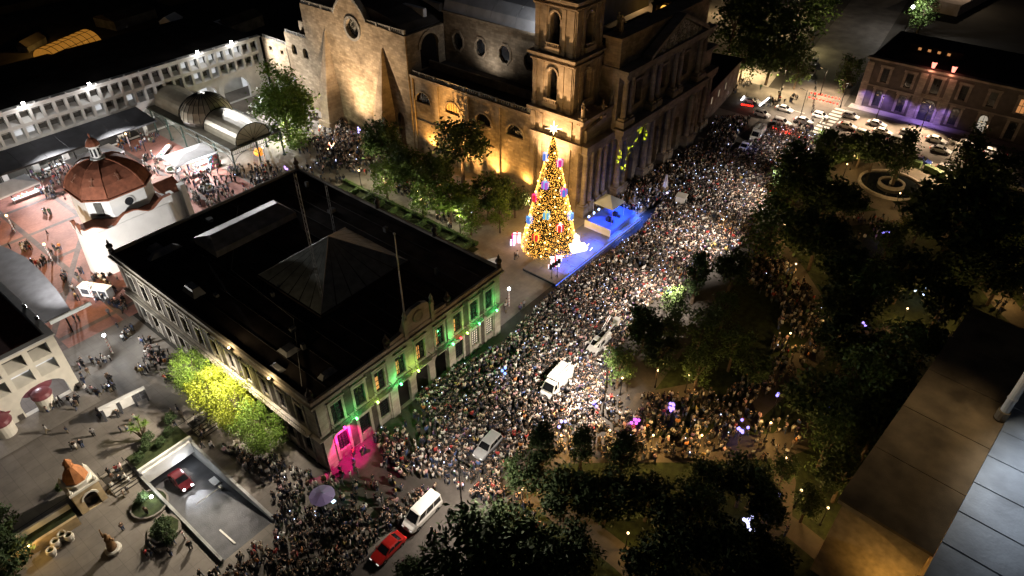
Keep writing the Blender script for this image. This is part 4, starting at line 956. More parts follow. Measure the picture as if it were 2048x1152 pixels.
o = M().box(-.6, -.1, -1.2, .6, .06, 1.2).build('bell_niche', m_room, cp); o.location = (-4.4, -4.75, 9.9); o.rotation_euler = (0, 0, R(-45))
M().box(7.3, -3, 0, 10.8, 4, 6.6).build('nave', m_lime, cp)
M().add([(7.2, -3.4, 6.6), (11.2, -3.4, 6.6), (11.2, 4.4, 6.6), (7.2, 4.4, 6.6), (7.2, .5, 7.9), (11.2, .5, 7.9)], [(0, 1, 5, 4), (2, 3, 4, 5), (0, 4, 3), (1, 2, 5), (0, 3, 2, 1)]).build('nave_roof', m_clay, cp)
for (x, y) in ((7.6, -5.2), (10.6, -3.8)): M().box(x - .5, y - .5, 0, x + .5, y + .8, 8).build('buttress', m_lime, cp)
# ---------------------------------------------------------------- white grid-fronted building, lower left
gb = thing('grid_front_building', 'cream building with square grid openings above arches at the lower left', 'building', (14.4, 91.3, 0))
us2 = [-2.3 - 3.1 * k for k in range(12)]
zr2 = [(4.75, 6.85), (7.45, 9.5)]
h2 = [[(u - 1.2, 0, a), (u + 1.2, 0, a), (u + 1.2, 0, b), (u - 1.2, 0, b)] for u in us2 for a, b in zr2]
a2 = [[(a, 0, b) for a, b in arch(-4.3 - 7.6 * k, .03, 6.0, 4.0, 10, .65)] for k in range(4)]
M().slab([(-38, 0, 0), (0, 0, 0), (0, 0, 10), (-38, 0, 10)], (0, .8, 0), h2 + a2).build('facade_wall', m_cream, gb)
for k, u in enumerate(us2):
    for j, (a, b) in enumerate(zr2): recess(u, a, b, 2.4, (k, j) in ((1, 0), (0, 0), (2, 1), (3, 0)), gb, 1.6, m_cream)
M().box(-.8, .81, 0, 0, 40, 10).build('side_wall', m_white, gb)
M().box(-38, 1.9, 9.3, -.81, 40, 9.6).build('roof', m_tile, gb)
M().box(-38, -.2, 10, .2, .75, 10.25).box(-.7, .76, 10, .25, 40, 10.25).build('parapet_coping', m_white, gb)
M().box(-38, 6, 0, -.81, 6.2, 4.5).build('arcade_back_wall', m_white, gb); M().box(-38, .85, 4.45, -.81, 6, 4.6).build('arcade_ceiling', m_white, gb)
for k in range(3):
    M().box(-.55 - 7.6 * k, -.15, 0, .1 - 7.6 * k, -.002, 1.0).build('pier_base', m_pal_dk, gb)
lamp('grid_arcade_lamp', 'POINT', (10, 94.5, 3.9), (.95, .93, 1), 420, size=.3); lamp('grid_arcade_lamp', 'POINT', (3, 94.5, 3.9), (.95, .93, 1), 420, size=.3)
sheet('arcade_pavement', rect(-30, 86.4, 14.9, 91.2), m_light, .12)
m_mush = mat('plum_canopy', (.2, .06, .07), .35, var=.2)
for px, py, lab in [(100, 815, 'round cream kiosk with a plum dome at the right arch'), (20, 870, 'round cream kiosk with a plum dome at the left edge arch')]:
    p = G(px, py, .12); t = thing('round_kiosk', lab, 'kiosk', (p.x, p.y + .6, .12), 0, 'round kiosks before the grid-fronted building')
    M().lathe([(1.15, 0), (1.15, 2.1)], 18).build('drum', m_cream, t); M().lathe([(1.3, 2.1), (1.35, 2.35), (1.1, 2.7), (.5, 2.95), (.05, 3.0)], 18).build('dome_cap', m_mush, t)
    aw_ = M()
    for k in range(10):
        a0, a1 = R(200 + 16 * k), R(216 + 16 * k)
        aw_.quad((1.3 * math.cos(a0), 1.3 * math.sin(a0) + 2.6, 2.9), (1.3 * math.cos(a1), 1.3 * math.sin(a1) + 2.6, 2.9), (2.3 * math.cos(a1), 2.3 * math.sin(a1) + 2.6, 2.2), (2.3 * math.cos(a0), 2.3 * math.sin(a0) + 2.6, 2.2))
    aw_.build('awning', m_mush, t)
gc = thing('grey_canopy', 'large grey curved canopy sheet beside the red plaza at left', 'canopy', (14.45, 103.4, 0))
M().slab([(.1, 0, 4.2), (5.5, 0, 4.2), (6.4, 7, 4.2), (6.9, 14, 4.2), (7.0, 20, 4.2), (6.2, 25, 4.2), (5, 30, 4.2), (.1, 34, 4.2)], (0, 0, .25)).build('roof_sheet', mat('canopy_sheet', (.17, .17, .18), .8, var=.2, scale=.7), gc)
for y in (1, 9, 17, 25): M().tube([(4.6, y, 0), (4.6, y, 4.2)], .12, 6).build('post', m_iron, gc)
M().box(2.2, -.6, 3.9, 8.3, -.3, 4.5).build('end_beam', m_cream, gc)
# ---------------------------------------------------------------- parking ramp
x0, y0, x1, y1 = RAMP
rp_ = thing('parking_ramp', 'sunken parking ramp between pale walls going under the plaza', 'ramp', (x0, y0, -.85))
RW, RL = x1 - x0, y1 - y0
M().hexa([(.35, 0, -.3), (RW - .35, 0, -.3), (RW - .35, RL + 6, -4.4), (.35, RL + 6, -4.4)], [(.35, 0, 0), (RW - .35, 0, 0), (RW - .35, RL + 6, -3.8), (.35, RL + 6, -3.8)]).build('roadway', mat('ramp_concrete', (.085, .085, .09), .8, var=.25, scale=.6, bump=.3), rp_)
for sx in (0, RW - .35): M().box(sx, 0, -4.5, sx + .35, RL + 6, .45).build('side_wall', mat('stained_concrete', (.26, .26, .25), .85, var=.35, scale=.5), rp_)
M().box(.36, RL - .4, -1.2, RW - .36, RL, .75).build('portal_beam', m_white, rp_); M().box(.36, RL + 5.9, -4.5, RW - .36, RL + 6, 0).build('end_wall', m_room, rp_)
M().hexa([(2.3, 1, -.2), (2.5, 1, -.2), (2.5, RL, -3.4), (2.3, RL, -3.4)], [(2.3, 1, -.02), (2.5, 1, -.02), (2.5, RL, -3.4), (2.3, RL, -3.4)]).build('kerb_line', m_line, rp_)
M().box(5.7, 11.2, -3.0, 6.5, 12.6, -1.5).build('ticket_booth', m_white, rp_)
bar = M().tube([(6.0, 10.2, -1.2), (2.6, 10.2, -1.1)], .05, 5).box(5.8, 10.0, -2.6, 6.2, 10.4, -1.0).build('barrier_arm', m_white, rp_)
lamp('ramp_lamp', 'POINT', (x0 + 4.9, y1 - 1.2, -1.8), (.9, .95, 1), 90, size=.2); lamp('ramp_lamp', 'POINT', (x0 + 5.6, y1 - 5.5, -.6), (.9, .95, 1), 60, size=.2)
# retaining edge and two flights of steps down to the lower corner
M().box(-40, 72.0, -1.5, 8.6, 73.9, -.0).build('terrace_edge', m_grey, None, kind='structure'); M().box(11.8, 72.0, -1.5, 20.2, 73.9, -.0).build('terrace_edge', m_grey, None, kind='structure'); M().box(26.2, 72.0, -1.5, 27.5, 73.9, 0).build('terrace_edge', m_grey, None, kind='structure')
m_step = mat('step_stone', (.26, .235, .2), .85, var=.25, scale=1.5); m_riser = mat('step_riser', (.05, .045, .04), .9)
for (sx0, sx1, lab) in ((8.6, 11.8, 'flight of stone steps between the domed gateway and the parking ramp'), (20.2, 26.2, 'flight of stone steps beside the yellow-lit tree')):
    t = thing('stone_steps', lab, 'steps', (sx0, 70.2, -.85), 0, 'stone steps to the lower corner')
    for k in range(7): sp_ = M().box(0, .53 * k, -.4, sx1 - sx0, 3.7, .122 * (k + 1)).build('step', m_step, t); M().box(.01, .53 * k - .12, -.4, sx1 - sx0 - .01, .53 * k - .003, .122 * (k + 1) - .03).build('riser', m_riser, sp_)
    for sx in (0.02, sx1 - sx0 - .06): M().tube([(sx, 0, .9), (sx, 3.6, 1.75)], .03, 5).tube([(sx, 0, 0), (sx, 0, .9)], .03, 5).tube([(sx, 3.6, .8), (sx, 3.6, 1.75)], .03, 5).build('handrail', m_iron, t)

# ---------------------------------------------------------------- domed gateway, planters and statue in the lower corner
gw = thing('domed_gateway', 'small stone gateway with an orange pointed dome and dark arch', 'gateway', (9.2, 72.2, -.85), R(0)); gw.scale = (.78, .78, .78)
m_och = mat('ochre_plaster', (.5, .38, .22), .85, var=.25, scale=1.2)
m_odome = mat('orange_dome_tile', (.33, .13, .045), .75, var=.3, scale=1.5)
GX = -3.6
hs = [(a, b) for a, b in arch(GX + .1, .03, 2.0, 3.4, 10)]
M().slab([(GX - 2.0, -1.8, 0), (GX + 2.0, -1.8, 0), (GX + 2.0, -1.8, 4.6), (GX - 2.0, -1.8, 4.6)], (0, .6, 0), [[(a, -1.8, b) for a, b in hs]]).build('front_wall', m_och, gw)
M().box(GX - 2.0, -1.19, 0, GX - 1.5, 1.8, 4.6).build('side_wall', m_och, gw); M().box(GX + 1.5, -1.19, 0, GX + 2.0, 1.8, 4.6).build('side_wall', m_och, gw); M().box(GX - 1.49, 1.3, 0, GX + 1.49, 1.8, 4.6).build('back_wall', m_och, gw)
M().slab([(GX - 2.2, -2.05, 4.6), (GX + 2.2, -2.05, 4.6), (GX + 2.2, 2.05, 4.6), (GX - 2.2, 2.05, 4.6)], (0, 0, .4)).build('cornice', m_cream, gw)
M().lathe([(1.9, 5.0), (1.9, 5.7), (2.05, 5.75), (2.05, 5.95)], 8, (GX, 0, 0), a0=R(22.5)).build('drum', m_cream, gw)
pr = [(1.75, 5.96), (1.6, 6.6), (1.25, 7.4), (.8, 8.1), (.5, 8.5)]
for k in range(8):
    a, b = R(22.5 + 45 * k), R(67.5 + 45 * k); mm = M()
    for (r1, z1), (r2, z2) in zip(pr[:-1], pr[1:]): mm.quad((GX + r1 * math.cos(a), r1 * math.sin(a), z1), (GX + r1 * math.cos(b), r1 * math.sin(b), z1), (GX + r2 * math.cos(b), r2 * math.sin(b), z2), (GX + r2 * math.cos(a), r2 * math.sin(a), z2))
    mm.build('dome_panel', m_odome, gw)
M().lathe([(.5, 8.5), (.7, 8.6), (.5, 8.7), (.5, 9.3), (.7, 9.35), (.35, 9.8), (.05, 10.2)], 8, (GX, 0, 0)).build('lantern', m_odome, gw)
for (a, b) in ((-1, -1), (1, -1), (-1, 1), (1, 1)): M().lathe([(.25, 0), (.3, .4), (.12, .7), (.02, 1.1)], 6, (GX + a * 1.8, b * 1.7, 5.0)).build('pinnacle', m_cream, gw)
o = M(); pts = arch(GX + .1, .03, 2.0, 3.4, 10)[2:]
for (a1, b1), (a2, b2) in zip(pts[:-1], pts[1:]):
    f = lambda a, b: (GX + .1 + (a - GX - .1) * 1.3, 2.4 + (b - 2.4) * 1.3); (c1, d1), (c2, d2) = f(a1, b1), f(a2, b2)
    o.hexa([(a1, -1.95, b1), (a2, -1.95, b2), (c2, -1.95, d2), (c1, -1.95, d1)], [(a1, -1.802, b1), (a2, -1.802, b2), (c2, -1.802, d2), (c1, -1.802, d1)])
o.build('arch_moulding', m_cream, gw)
M().box(GX - 1.2, .9, 0, GX + 1.4, .95, 3.5).build('gate_void', m_dark, gw)
pw_ = thing('planter_wall', 'long ochre planter wall running left from the domed gateway', 'planter wall', (-10, 70.4, -.85), R(-3))
M().box(-6, 0, 0, 14.2, .35, 1.5).build('front_wall', m_och, pw_); M().box(-6, 2.0, 0, 14.2, 2.3, 2.0).build('back_wall', m_cream, pw_); M().box(-6, .36, 0, 14.2, 1.99, 1.2).build('soil', m_grass, pw_)
M().box(2, .9, 1.2, 6, 1.9, 1.9).build('ledge', m_clay, pw_)
sc = thing('scaffold_frame', 'thin wooden scaffold frame at the left edge by the ochre wall', 'scaffold', (-8.5, 68.2, -.85), R(25))
for x in (0, 2.4):
    for y in (0, 1.4): M().tube([(x, y, 0), (x, y, 3.6)], .05, 4).build('post', m_och, sc)
for z in (1.2, 2.4, 3.5):
    for y in (0, 1.4): M().tube([(0, y, z), (2.4, y, z)], .04, 4).build('rail', m_och, sc)
m_urn = mat('pale_stoneware', (.5, .46, .4), .8, var=.2, scale=2)
for k, (px, py, lab) in enumerate([(117, 1092, 'front pale urn of the cluster by the ochre wall'), (130, 1078, 'back pale urn of the cluster by the ochre wall'), (108, 1110, 'leftmost squat pale urn by the ochre wall'), (143, 1080, 'open pale urn right of the cluster')]):
    p = G(px, py, -.85); t = thing('stone_urn', lab, 'urn', tuple(p), 0, 'urns near the ochre wall')
    M().lathe([(.35, 0), (.3, .1), (.5, .5), (.55, .8), (.4, 1.05), (.48, 1.15), (.38, 1.15), (.3, .7)], 12).build('bowl', m_urn, t)
    M().lathe([(.33, .6), (.33, .9)], 10).build('soil', m_grass, t)
p = G(228, 1100, -.85); st = thing('bronze_statue', 'brown statue of a standing figure on a low base with raised arm', 'statue', tuple(p), R(30))
m_brz = mat('brown_bronze', (.2, .11, .05), .5, .4, var=.3, scale=2)
M().lathe([(.9, 0), (.9, .4), (.7, .5)], 10).build('base', m_urn, st)
secs = [[(dx + rx * math.cos(2 * math.pi * k / 10), ry * math.sin(2 * math.pi * k / 10), z) for k in range(10)] for z, rx, ry, dx in [(.5, .6, .5, 0), (1.2, .5, .42, 0), (1.9, .4, .3, .05), (2.4, .45, .3, .05), (2.65, .16, .14, .05), (2.75, .14, .14, .05), (2.9, .2, .2, .08), (3.1, .16, .16, .08), (3.18, .05, .05, .08)]]
M().loft(secs).tube([(.05, .4, 2.4), (.2, .6, 2.8), (.3, .7, 3.5)], [.13, .11, .07], 6).tube([(.05, -.4, 2.4), (.2, -.5, 1.9), (.5, -.3, 1.7)], [.13, .11, .08], 6).build('figure', m_brz, st, smooth=True)
wl2 = thing('wall_lantern', 'small amber lantern on the ochre planter wall', 'lantern', (-1.0, 70.0, .65)); M().lathe([(.12, 0), (.18, .1), (.18, .5), (.05, .7)], 6).build('body', m_iron, wl2); M().ball((0, -.25, .3), .12).build('bulb', glow('amber_bulb', (1, .6, .2), 18), wl2)
lamp('wall_lantern_light', 'POINT', (-1.0, 68.9, 1.5), (1, .62, .2), 170, size=.2)
# stepped planter bed with a lamp, and info board
p = G(300, 1010, -.85); bed = thing('raised_bed', 'low kerbed planting bed with white ground light beside the steps', 'planting bed', tuple(p), R(-35))
M().lathe([(2.2, 0), (2.2, .35), (2.0, .35), (2.0, .2)], 16, cap=False).build('kerb', m_grey, bed); M().lathe([(1.99, 0), (1.99, .25)], 16).build('soil', m_grass, bed)
M().ball((.3, .6, .75), .2).build('ground_light', glow('white_bulb', (.95, 1, 1), 25), bed); lamp('bed_light', 'POINT', (p.x + .2, p.y + .4, .6), (.92, .97, 1), 150, size=.2)
p = G(330, 1060, -.85); bed = thing('raised_bed', 'dark kerbed planting bed with shrubs between the ramp and the statue', 'planting bed', tuple(p), R(-10))
M().lathe([(2.0, 0), (2.0, .35), (1.7, .35), (1.7, .2)], 8, cap=False).build('kerb', m_grey, bed); M().lathe([(1.69, 0), (1.69, .35)], 8).build('soil', m_grass, bed)
ib = thing('display_board', 'long grey free-standing display board with white panels on the plaza', 'display board', tuple((G(215, 840, 0) + G(296, 803, 0)) / 2), R(-8))
M().box(-3.0, -.25, 2.3, 3.0, .35, 2.5).build('roof', m_white, ib)
for x in (-2.8, -.7, 1.3, 2.8): M().box(x - .12, -.1, 0, x + .12, .15, 2.3).build('post', m_awn, ib)
for a, b in ((-2.6, -.95), (-.45, 1.1)): M().box(a, -.06, .7, b, .06, 2.1).build('panel', m_white, ib)
for k in range(4): M().box(1.5 + (k % 2) * .62, -.05, .7 + (k // 2) * .75, 2.05 + (k % 2) * .62, .05, 1.35 + (k // 2) * .75).build('panel', m_awn, ib)
tr = thing('trailer_box', 'long pale box stall beside the candy-striped lamp on red paving', 'stall', tuple((G(186, 578, 0) + G(212, 610, 0)) / 2), R(-62))
M().box(-2.6, -.7, .3, 2.6, .7, 2.2).build('body', m_white, tr); M().box(-2.7, -.8, 2.2, 2.7, .8, 2.32).build('roof', m_cream, tr)
for x in (-1.8, 1.8): M().box(x - .3, -.6, 0, x + .3, .6, .3).build('foot', m_iron, tr)
for k in range(3): M().box(-2.3 + 1.6 * k, -.72, .9, -.95 + 1.6 * k, -.701, 1.9).build('hatch', m_awn, tr)
bed2 = thing('ramp_top_garden', 'narrow planting strip with clipped shrubs above the parking ramp mouth', 'planting bed', (12.2, 71.0, -.3))
M().box(0, 0, 0, 7, 3.0, .45).build('soil', m_grass, bed2); M().box(-.1, -.35, -.6, 7.1, -.01, .6).build('wall', m_white, bed2)
# ---------------------------------------------------------------- lamps
m_candyw = mat('white_enamel', (.75, .73, .7), .5, var=.08); m_candyr = mat('red_enamel', (.5, .05, .04), .5, var=.1)
m_bulb_w = glow('warm_bulb', (1, .66, .32), 4); m_bulb_c = glow('cool_bulb', (.95, .98, 1), 40)
def candy(px, py, label, pw, col, bulb):
    p = G(px, py, 0); t = thing('striped_lamp_post', label, 'lamp post', tuple(p), 0, 'candy-striped lamp posts')
    pole = M().tube([(0, 0, 0), (0, 0, 3.3)], .13, 8).build('pole', m_candyw, t)
    sr = M(); n = 44
    for k in range(n):
        a0, a1 = k * .75, (k + 1) * .75; z0, z1 = 3.2 * k / n, 3.2 * (k + 1) / n
        sr.quad((.137 * math.cos(a0), .137 * math.sin(a0), z0), (.137 * math.cos(a1), .137 * math.sin(a1), z1), (.137 * math.cos(a1), .137 * math.sin(a1), z1 + .12), (.137 * math.cos(a0), .137 * math.sin(a0), z0 + .12))
    sr.build('stripe', m_candyr, pole)
    M().lathe([(.2, 3.3), (.2, 3.38)], 8).build('collar', m_iron, t); M().ball((0, 0, 3.6), .24, 10, 6).build('globe', bulb, t)
    lamp('lamp_light', 'POINT', (p.x, p.y, 4.05), col, pw, size=.15)
candy(105, 522, 'candy-striped lamp post in the middle of the red plaza', 1000, WARM, m_bulb_w)
candy(30, 464, 'candy-striped lamp post at the far left of the red plaza', 1000, WARM, m_bulb_w)
candy(190, 600, 'candy-striped lamp post beside the pale box stall', 900, WARM, m_bulb_w)
candy(225, 706, 'candy-striped lamp post with white globe on the grey plaza', 1300, COOL, m_bulb_c)
candy(262, 297, 'candy-striped lamp post near the stalls at the awning', 300, WARM, m_bulb_w)
candy(645, 282, 'candy-striped lamp post between the left tree and the buttress', 150, NEUT, m_bulb_w)
candy(1018, 612, 'candy-striped lamp post off the right corner of the town hall', 260, COOL, m_bulb_c)
candy(532, 325, 'candy-striped lamp post under the pavilion arch', 120, NEUT, m_bulb_w)
def street_lamp(x, y, h, label, pw, col, az=90, arms=1, spot=True, ang=118):
    t = thing('street_lamp', label, 'street lamp', (x, y, gz(x, y)), R(az), 'tall street lamps')
    M().tube([(0, 0, 0), (0, 0, h)], [.11, .07], 8).build('pole', m_iron, t); M().lathe([(.22, 0), (.22, .6), (.14, .7)], 8).build('base', m_iron, t)
    for k in range(arms):
        s = 1 if k == 0 else -1
        M().tube([(0, 0, h - .3), (s * .7, 0, h - .05), (s * 1.3, 0, h)], .045, 5).build('arm', m_iron, t)
        M().hexa([(s * 1.1, -.16, h - .06), (s * 1.8, -.16, h - .06), (s * 1.8, .16, h - .06), (s * 1.1, .16, h - .06)], [(s * 1.15, -.1, h + .07), (s * 1.7, -.1, h + .07), (s * 1.7, .1, h + .07), (s * 1.15, .1, h + .07)]).build('lamp_head', m_iron, t)
        M().box(min(s * 1.15, s * 1.75), -.13, h - .085, max(s * 1.15, s * 1.75), .13, h - .062).build('lens', m_bulb_c if col is COOL else m_bulb_w, t)
        a = R(az); lx, ly = x + s * 1.45 * math.cos(a), y + s * 1.45 * math.sin(a)
        if spot: lamp('street_light', 'SPOT', (lx, ly, h - .25 + gz(x, y)), col, pw, target=(lx + 5 * s * math.cos(a), ly + 5 * s * math.sin(a), 0), size=.15, angle=ang, blend=.8)
p = G(862, 1052, 0)
LAV = (1, .86, .72)
street_lamp(34.0, 35.5, 9.5, 'tall street lamp standing beside the white van', 5200, LAV, 90, 2, ang=166)
street_lamp(57.0, 30.5, 9.5, 'tall street lamp at the park edge behind the white box van', 18000, LAV, 90, ang=138)
street_lamp(80.0, 31.5, 10.0, 'tall street lamp at the park edge beyond the bucket truck', 20000, LAV, 90)
street_lamp(101.0, 33.5, 10.0, 'tall street lamp at the park edge facing the stage', 14000, LAV, 90)
street_lamp(122.0, 33.5, 10.0, 'tall street lamp at the park edge near the far crossing', 10000, LAV, 90)
street_lamp(146.0, 34.5, 9.5, 'tall street lamp at the park corner by the crossing', 6000, LAV, 60)
# park lamps: short posts with a warm globe
PARK = [(1530, 880, 1, 'right of the purple balloons'), (1045, 1012, 1, 'at the lower path left of the dark trees'), (1395, 905, 0, ''), (1120, 905, 0, ''), (1215, 895, 0, ''), (1300, 905, 0, ''), (1582, 560, 0, ''), (1628, 525, 0, ''), (1655, 660, 0, ''), (1665, 1100, 1, 'in the lit grass near the big roof'), (1588, 1015, 0, ''), (1800, 650, 1, 'on the lit strip of lawn'), (1985, 520, 0, ''), (2000, 605, 1, 'at the right edge path'), (1890, 645, 0, ''), (1820, 455, 0, ''), (1700, 340, 0, ''), (1240, 790, 0, ''), (1310, 775, 0, ''), (1370, 785, 0, ''), (1250, 1100, 0, ''), (1560, 950, 0, ''), (1560, 480, 0, ''), (1440, 470, 0, ''), (1515, 410, 0, ''), (1905, 400, 0, ''), (1655, 400, 0, ''), (1640, 1050, 0, ''), (1880, 1130, 0, ''), (1570, 700, 0, ''), (1935, 510, 0, '')]
PARK_PTS = []
ORD = ['first', 'second', 'third', 'fourth', 'fifth', 'sixth', 'seventh', 'eighth', 'ninth', 'tenth', 'eleventh', 'twelfth', 'thirteenth', 'fourteenth', 'fifteenth', 'sixteenth', 'seventeenth', 'eighteenth', 'nineteenth', 'twentieth']
def park_side(px, py): return 'upper right' if px > 1700 and py < 700 else 'lower right' if px > 1500 and py > 800 else 'upper' if py < 550 else 'lower left' if px < 1450 and py > 850 else 'middle'
for k, (px, py, vis, lab) in enumerate(PARK):
    p = G(px, py, 0); PARK_PTS.append((p.x, p.y))
    q = min(range(len(PARK)), key=lambda j: 1e9 if j == k else abs(PARK[j][0] - px) + abs(PARK[j][1] - py))
    side = park_side(px, py)
    t = thing('park_lamp', f'short park lamp with warm globe {lab}' if lab else f'short warm park lamp among trees, {ORD[sum(1 for a, b, c_, d_ in PARK if not d_ and park_side(a, b) == side and a < px)]} from the left in the {side} park', 'park lamp', tuple(p), 0, 'park lamps' if lab else f'hidden park lamps, {side}')
    M().tube([(0, 0, 0), (0, 0, 3.2)], [.08, .05], 6).build('post', m_iron, t); M().lathe([(.16, 0), (.16, .4)], 6).build('base', m_iron, t); M().ball((0, 0, 3.42), .15, 8, 5).build('globe', m_bulb_w, t)
    lamp('park_light', 'POINT', (p.x + .3, p.y - .3, 3.0), (1, .6, .2), 520 if vis else 800 if (880 < py < 920 and px < 1450) else 260, size=.15)
# palace west side floods
for (px, py, lab, pw) in [(472, 686, 'left', 11000), (552, 746, 'right', 2600)]:
    p = G(px, py, PZ + .6); t = thing('cornice_lamp', f'{lab} one of two warm lamps on the plaza-side cornice of the town hall', 'lamp', (PX0 - .6, p.y, PZ + .1), 0, 'warm lamps on the town hall cornice')
    M().box(-.15, -.2, 0, .15, .2, .3).build('housing', m_iron, t); M().ball((-.2, 0, .42), .17).build('bulb', m_bulb_w, t)
    lamp('cornice_light', 'SPOT', (PX0 - 1.2, p.y, PZ + .7), (1, .88, .74), pw * 2.4, target=(PX0 - 14, p.y + 3, 0), size=.2, angle=130, blend=.5)
    lamp('cornice_spill', 'POINT', (PX0 - .95, p.y, PZ + .9), (1, .75, .4), 260, size=.15)
lamp('west_wall_light', 'SPOT', (15.1, 96.0, 10.7), (1, .97, .9), 12000, target=(27.5, 88, 6), angle=90, size=.3, blend=.8)
t = thing('flood_light', 'white flood light on the corner of the cream grid-fronted building', 'flood light', (14.4, 96.0, 10.25), 0, 'flood light on the grid-fronted building'); M().box(-.2, -.2, 0, .2, .2, .4).build('housing', m_iron, t); M().box(.201, -.15, .05, .22, .15, .35).build('lens', m_flood, t)
t = thing('flood_light', 'second white flood light on the grid-fronted building, aimed at the chapel', 'flood light', (14.4, 100.0, 10.25), 0, 'flood light on the grid-fronted building'); M().box(-.2, -.2, 0, .2, .2, .4).build('housing', m_iron, t); M().box(.201, -.15, .05, .22, .15, .35).build('lens', m_flood, t)
lamp('plaza_light', 'SPOT', (15.1, 100.0, 10.7), (1, .97, .95), 34000, target=(31, 119, 7), angle=76, size=.3, blend=.8)

# ---------------------------------------------------------------- giant lit tree
m_needle = mat('tree_garland', (.03, .028, .012), .9, var=.5, scale=4)
m_gold = glow('gold_lights', (1.0, .46, .07), 6.5); m_orn = glow('gold_ornament', (1.0, .62, .18), 6.0); m_star = glow('star_light', (1, .82, .45), 7.0)
T0 = G(1098, 492, 0); xt = thing('christmas_tree', 'giant cone Christmas tree covered in golden lights, gifts and a star', 'christmas tree', (T0.x, T0.y, 0))
TH_, TR_ = 22.0, 4.7
def cone_r(z): return TR_ * (1 - (z / TH_)) ** .92 + .12
M().lathe([(cone_r(z) * .93, z) for z in np.linspace(.1, TH_, 14)], 28).build('cone_frame', m_needle, xt)
tf = M(); rr = random.Random(3)
for k in range(4500):
    z = TH_ * (1 - math.sqrt(rr.random())) * .99; a = rr.uniform(0, 6.283); r = cone_r(z) * rr.uniform(.9, 1.04); s = rr.uniform(.06, .14)
    c = Vector((r * math.cos(a), r * math.sin(a), z + .1)); d = Vector((math.cos(a), math.sin(a), rr.uniform(-.6, .2))) * s; e = Vector((-math.sin(a), math.cos(a), rr.uniform(-.5, .5))) * s * .5
    tf.quad(c - e, c + e, c + d + e * .3, c + d - e * .3)
tf.build('garland', m_needle, xt, kind='stuff')
lt = M()
for k in range(8000):
    z = TH_ * (1 - rr.random() ** .62) * .99; a = round(rr.uniform(0, 6.283) * 26) / 26 + rr.uniform(-.02, .02); r = cone_r(z) * 1.075; s = rr.uniform(.02, .045)
    c = (r * math.cos(a), r * math.sin(a), z + .1)
    lt.add([(c[0] + s, c[1], c[2]), (c[0] - s, c[1], c[2]), (c[0], c[1] + s, c[2]), (c[0], c[1] - s, c[2]), (c[0], c[1], c[2] + s * 1.5), (c[0], c[1], c[2] - s * 1.5)], [(0, 2, 4), (2, 1, 4), (1, 3, 4), (3, 0, 4), (2, 0, 5), (1, 2, 5), (3, 1, 5), (0, 3, 5)])
lt.build('string_lights', m_gold, xt, kind='stuff')
om = M().ball((0, 0, 0), .2, 8, 5).mesh('ornament'); om.materials.append(m_orn)
k = 0; z = .8
while z < 20.5:
    n = max(3, int(cone_r(z) * 6.283 / 2.1))
    for j in range(n):
        a = 6.283 * (j + .5 * (k % 2)) / n + rr.uniform(-.12, .12); r = cone_r(z) * 1.06 + .06
        o = link('ornament', om, xt); o.location = (r * math.cos(a), r * math.sin(a), z + rr.uniform(-.3, .3)); s = rr.uniform(.55, 1.0); o.scale = (s, s, s)
    z += 1.55; k += 1
GCOL = {'pink': (.9, .04, .4), 'blue': (.1, .25, .9), 'cyan': (.2, .6, .9), 'red': (.8, .03, .03), 'white': (.9, .85, 1.0), 'yellow': (.9, .75, .1), 'violet': (.6, .15, .8)}
def gift(par, loc, rz, w, h, c1, c2, e=.9, name='gift_box'):
    b = M().box(-w / 2, -w / 2, 0, w / 2, w / 2, h).build(name, glow('gift_' + c1, GCOL[c1], e), par)
    b.location = loc; b.rotation_euler = (0, 0, rz)
    rb = M(); e_ = w / 2 + .02; q = w * .09
    rb.box(-q, -e_, -.01, q, e_, h + .02).box(-e_, -q, -.008, e_, q, h + .018); rb.build('ribbon', glow('ribbon_' + c2, GCOL[c2], e * 1.2), b)
    bw = M()
    for s in (-1, 1): bw.tube([(0, 0, h), (s * w * .25, 0, h + w * .32), (s * w * .38, 0, h + w * .18), (s * w * .1, 0, h + .02)], w * .06, 5)
    bw.build('bow', MATS['ribbon_' + c2], b)
    return b
av = math.atan2(-T0.y, -T0.x)
for (px, py, c1, c2) in [(1090, 370, 'violet', 'cyan'), (1127, 384, 'blue', 'pink'), (1119, 325, 'pink', 'white'), (1092, 432, 'cyan', 'yellow'), (1121, 457, 'red', 'white'), (1070, 475, 'red', 'yellow'), (1059, 440, 'blue', 'cyan'), (1144, 432, 'blue', 'cyan'), (1091, 312, 'blue', 'white'), (1070, 395, 'red', 'pink')]:
    # on the cone, at the height and side where the photo shows it
    best = min(((abs(to_px(T0.x + cone_r(z) * 1.05 * math.cos(a), T0.y + cone_r(z) * 1.05 * math.sin(a), z)[0] - px) + abs(to_px(T0.x + cone_r(z) * 1.05 * math.cos(a), T0.y + cone_r(z) * 1.05 * math.sin(a), z)[1] - py), z, a) for z in np.arange(1, 20, .4) for a in np.arange(av - 1.5, av + 1.5, .1)))
    _, z, a = best; r = cone_r(z) * 1.05
    gift(xt, (r * math.cos(a), r * math.sin(a), z - .6), a, 1.05, 1.15, c1, c2, .6)
sr = M()
for k in range(8):
    a = k * math.pi / 4; L = 1.5 if k % 2 == 0 else .9
    d = Vector((-math.sin(av) * math.cos(a), math.cos(av) * math.cos(a), math.sin(a))); n = Vector((math.cos(av), math.sin(av), 0)); t = d.cross(n)
    sr.add([d * L, t * .16, -t * .16, n * .18, -n * .18], [(0, 1, 3), (0, 3, 2), (0, 2, 4), (0, 4, 1)])
so = sr.build('star', m_star, xt); so.location = (0, 0, TH_ + 1.2)
M().tube([(0, 0, TH_ - 1), (0, 0, TH_ + 1.2)], .05, 5).build('star_rod', m_iron, xt)
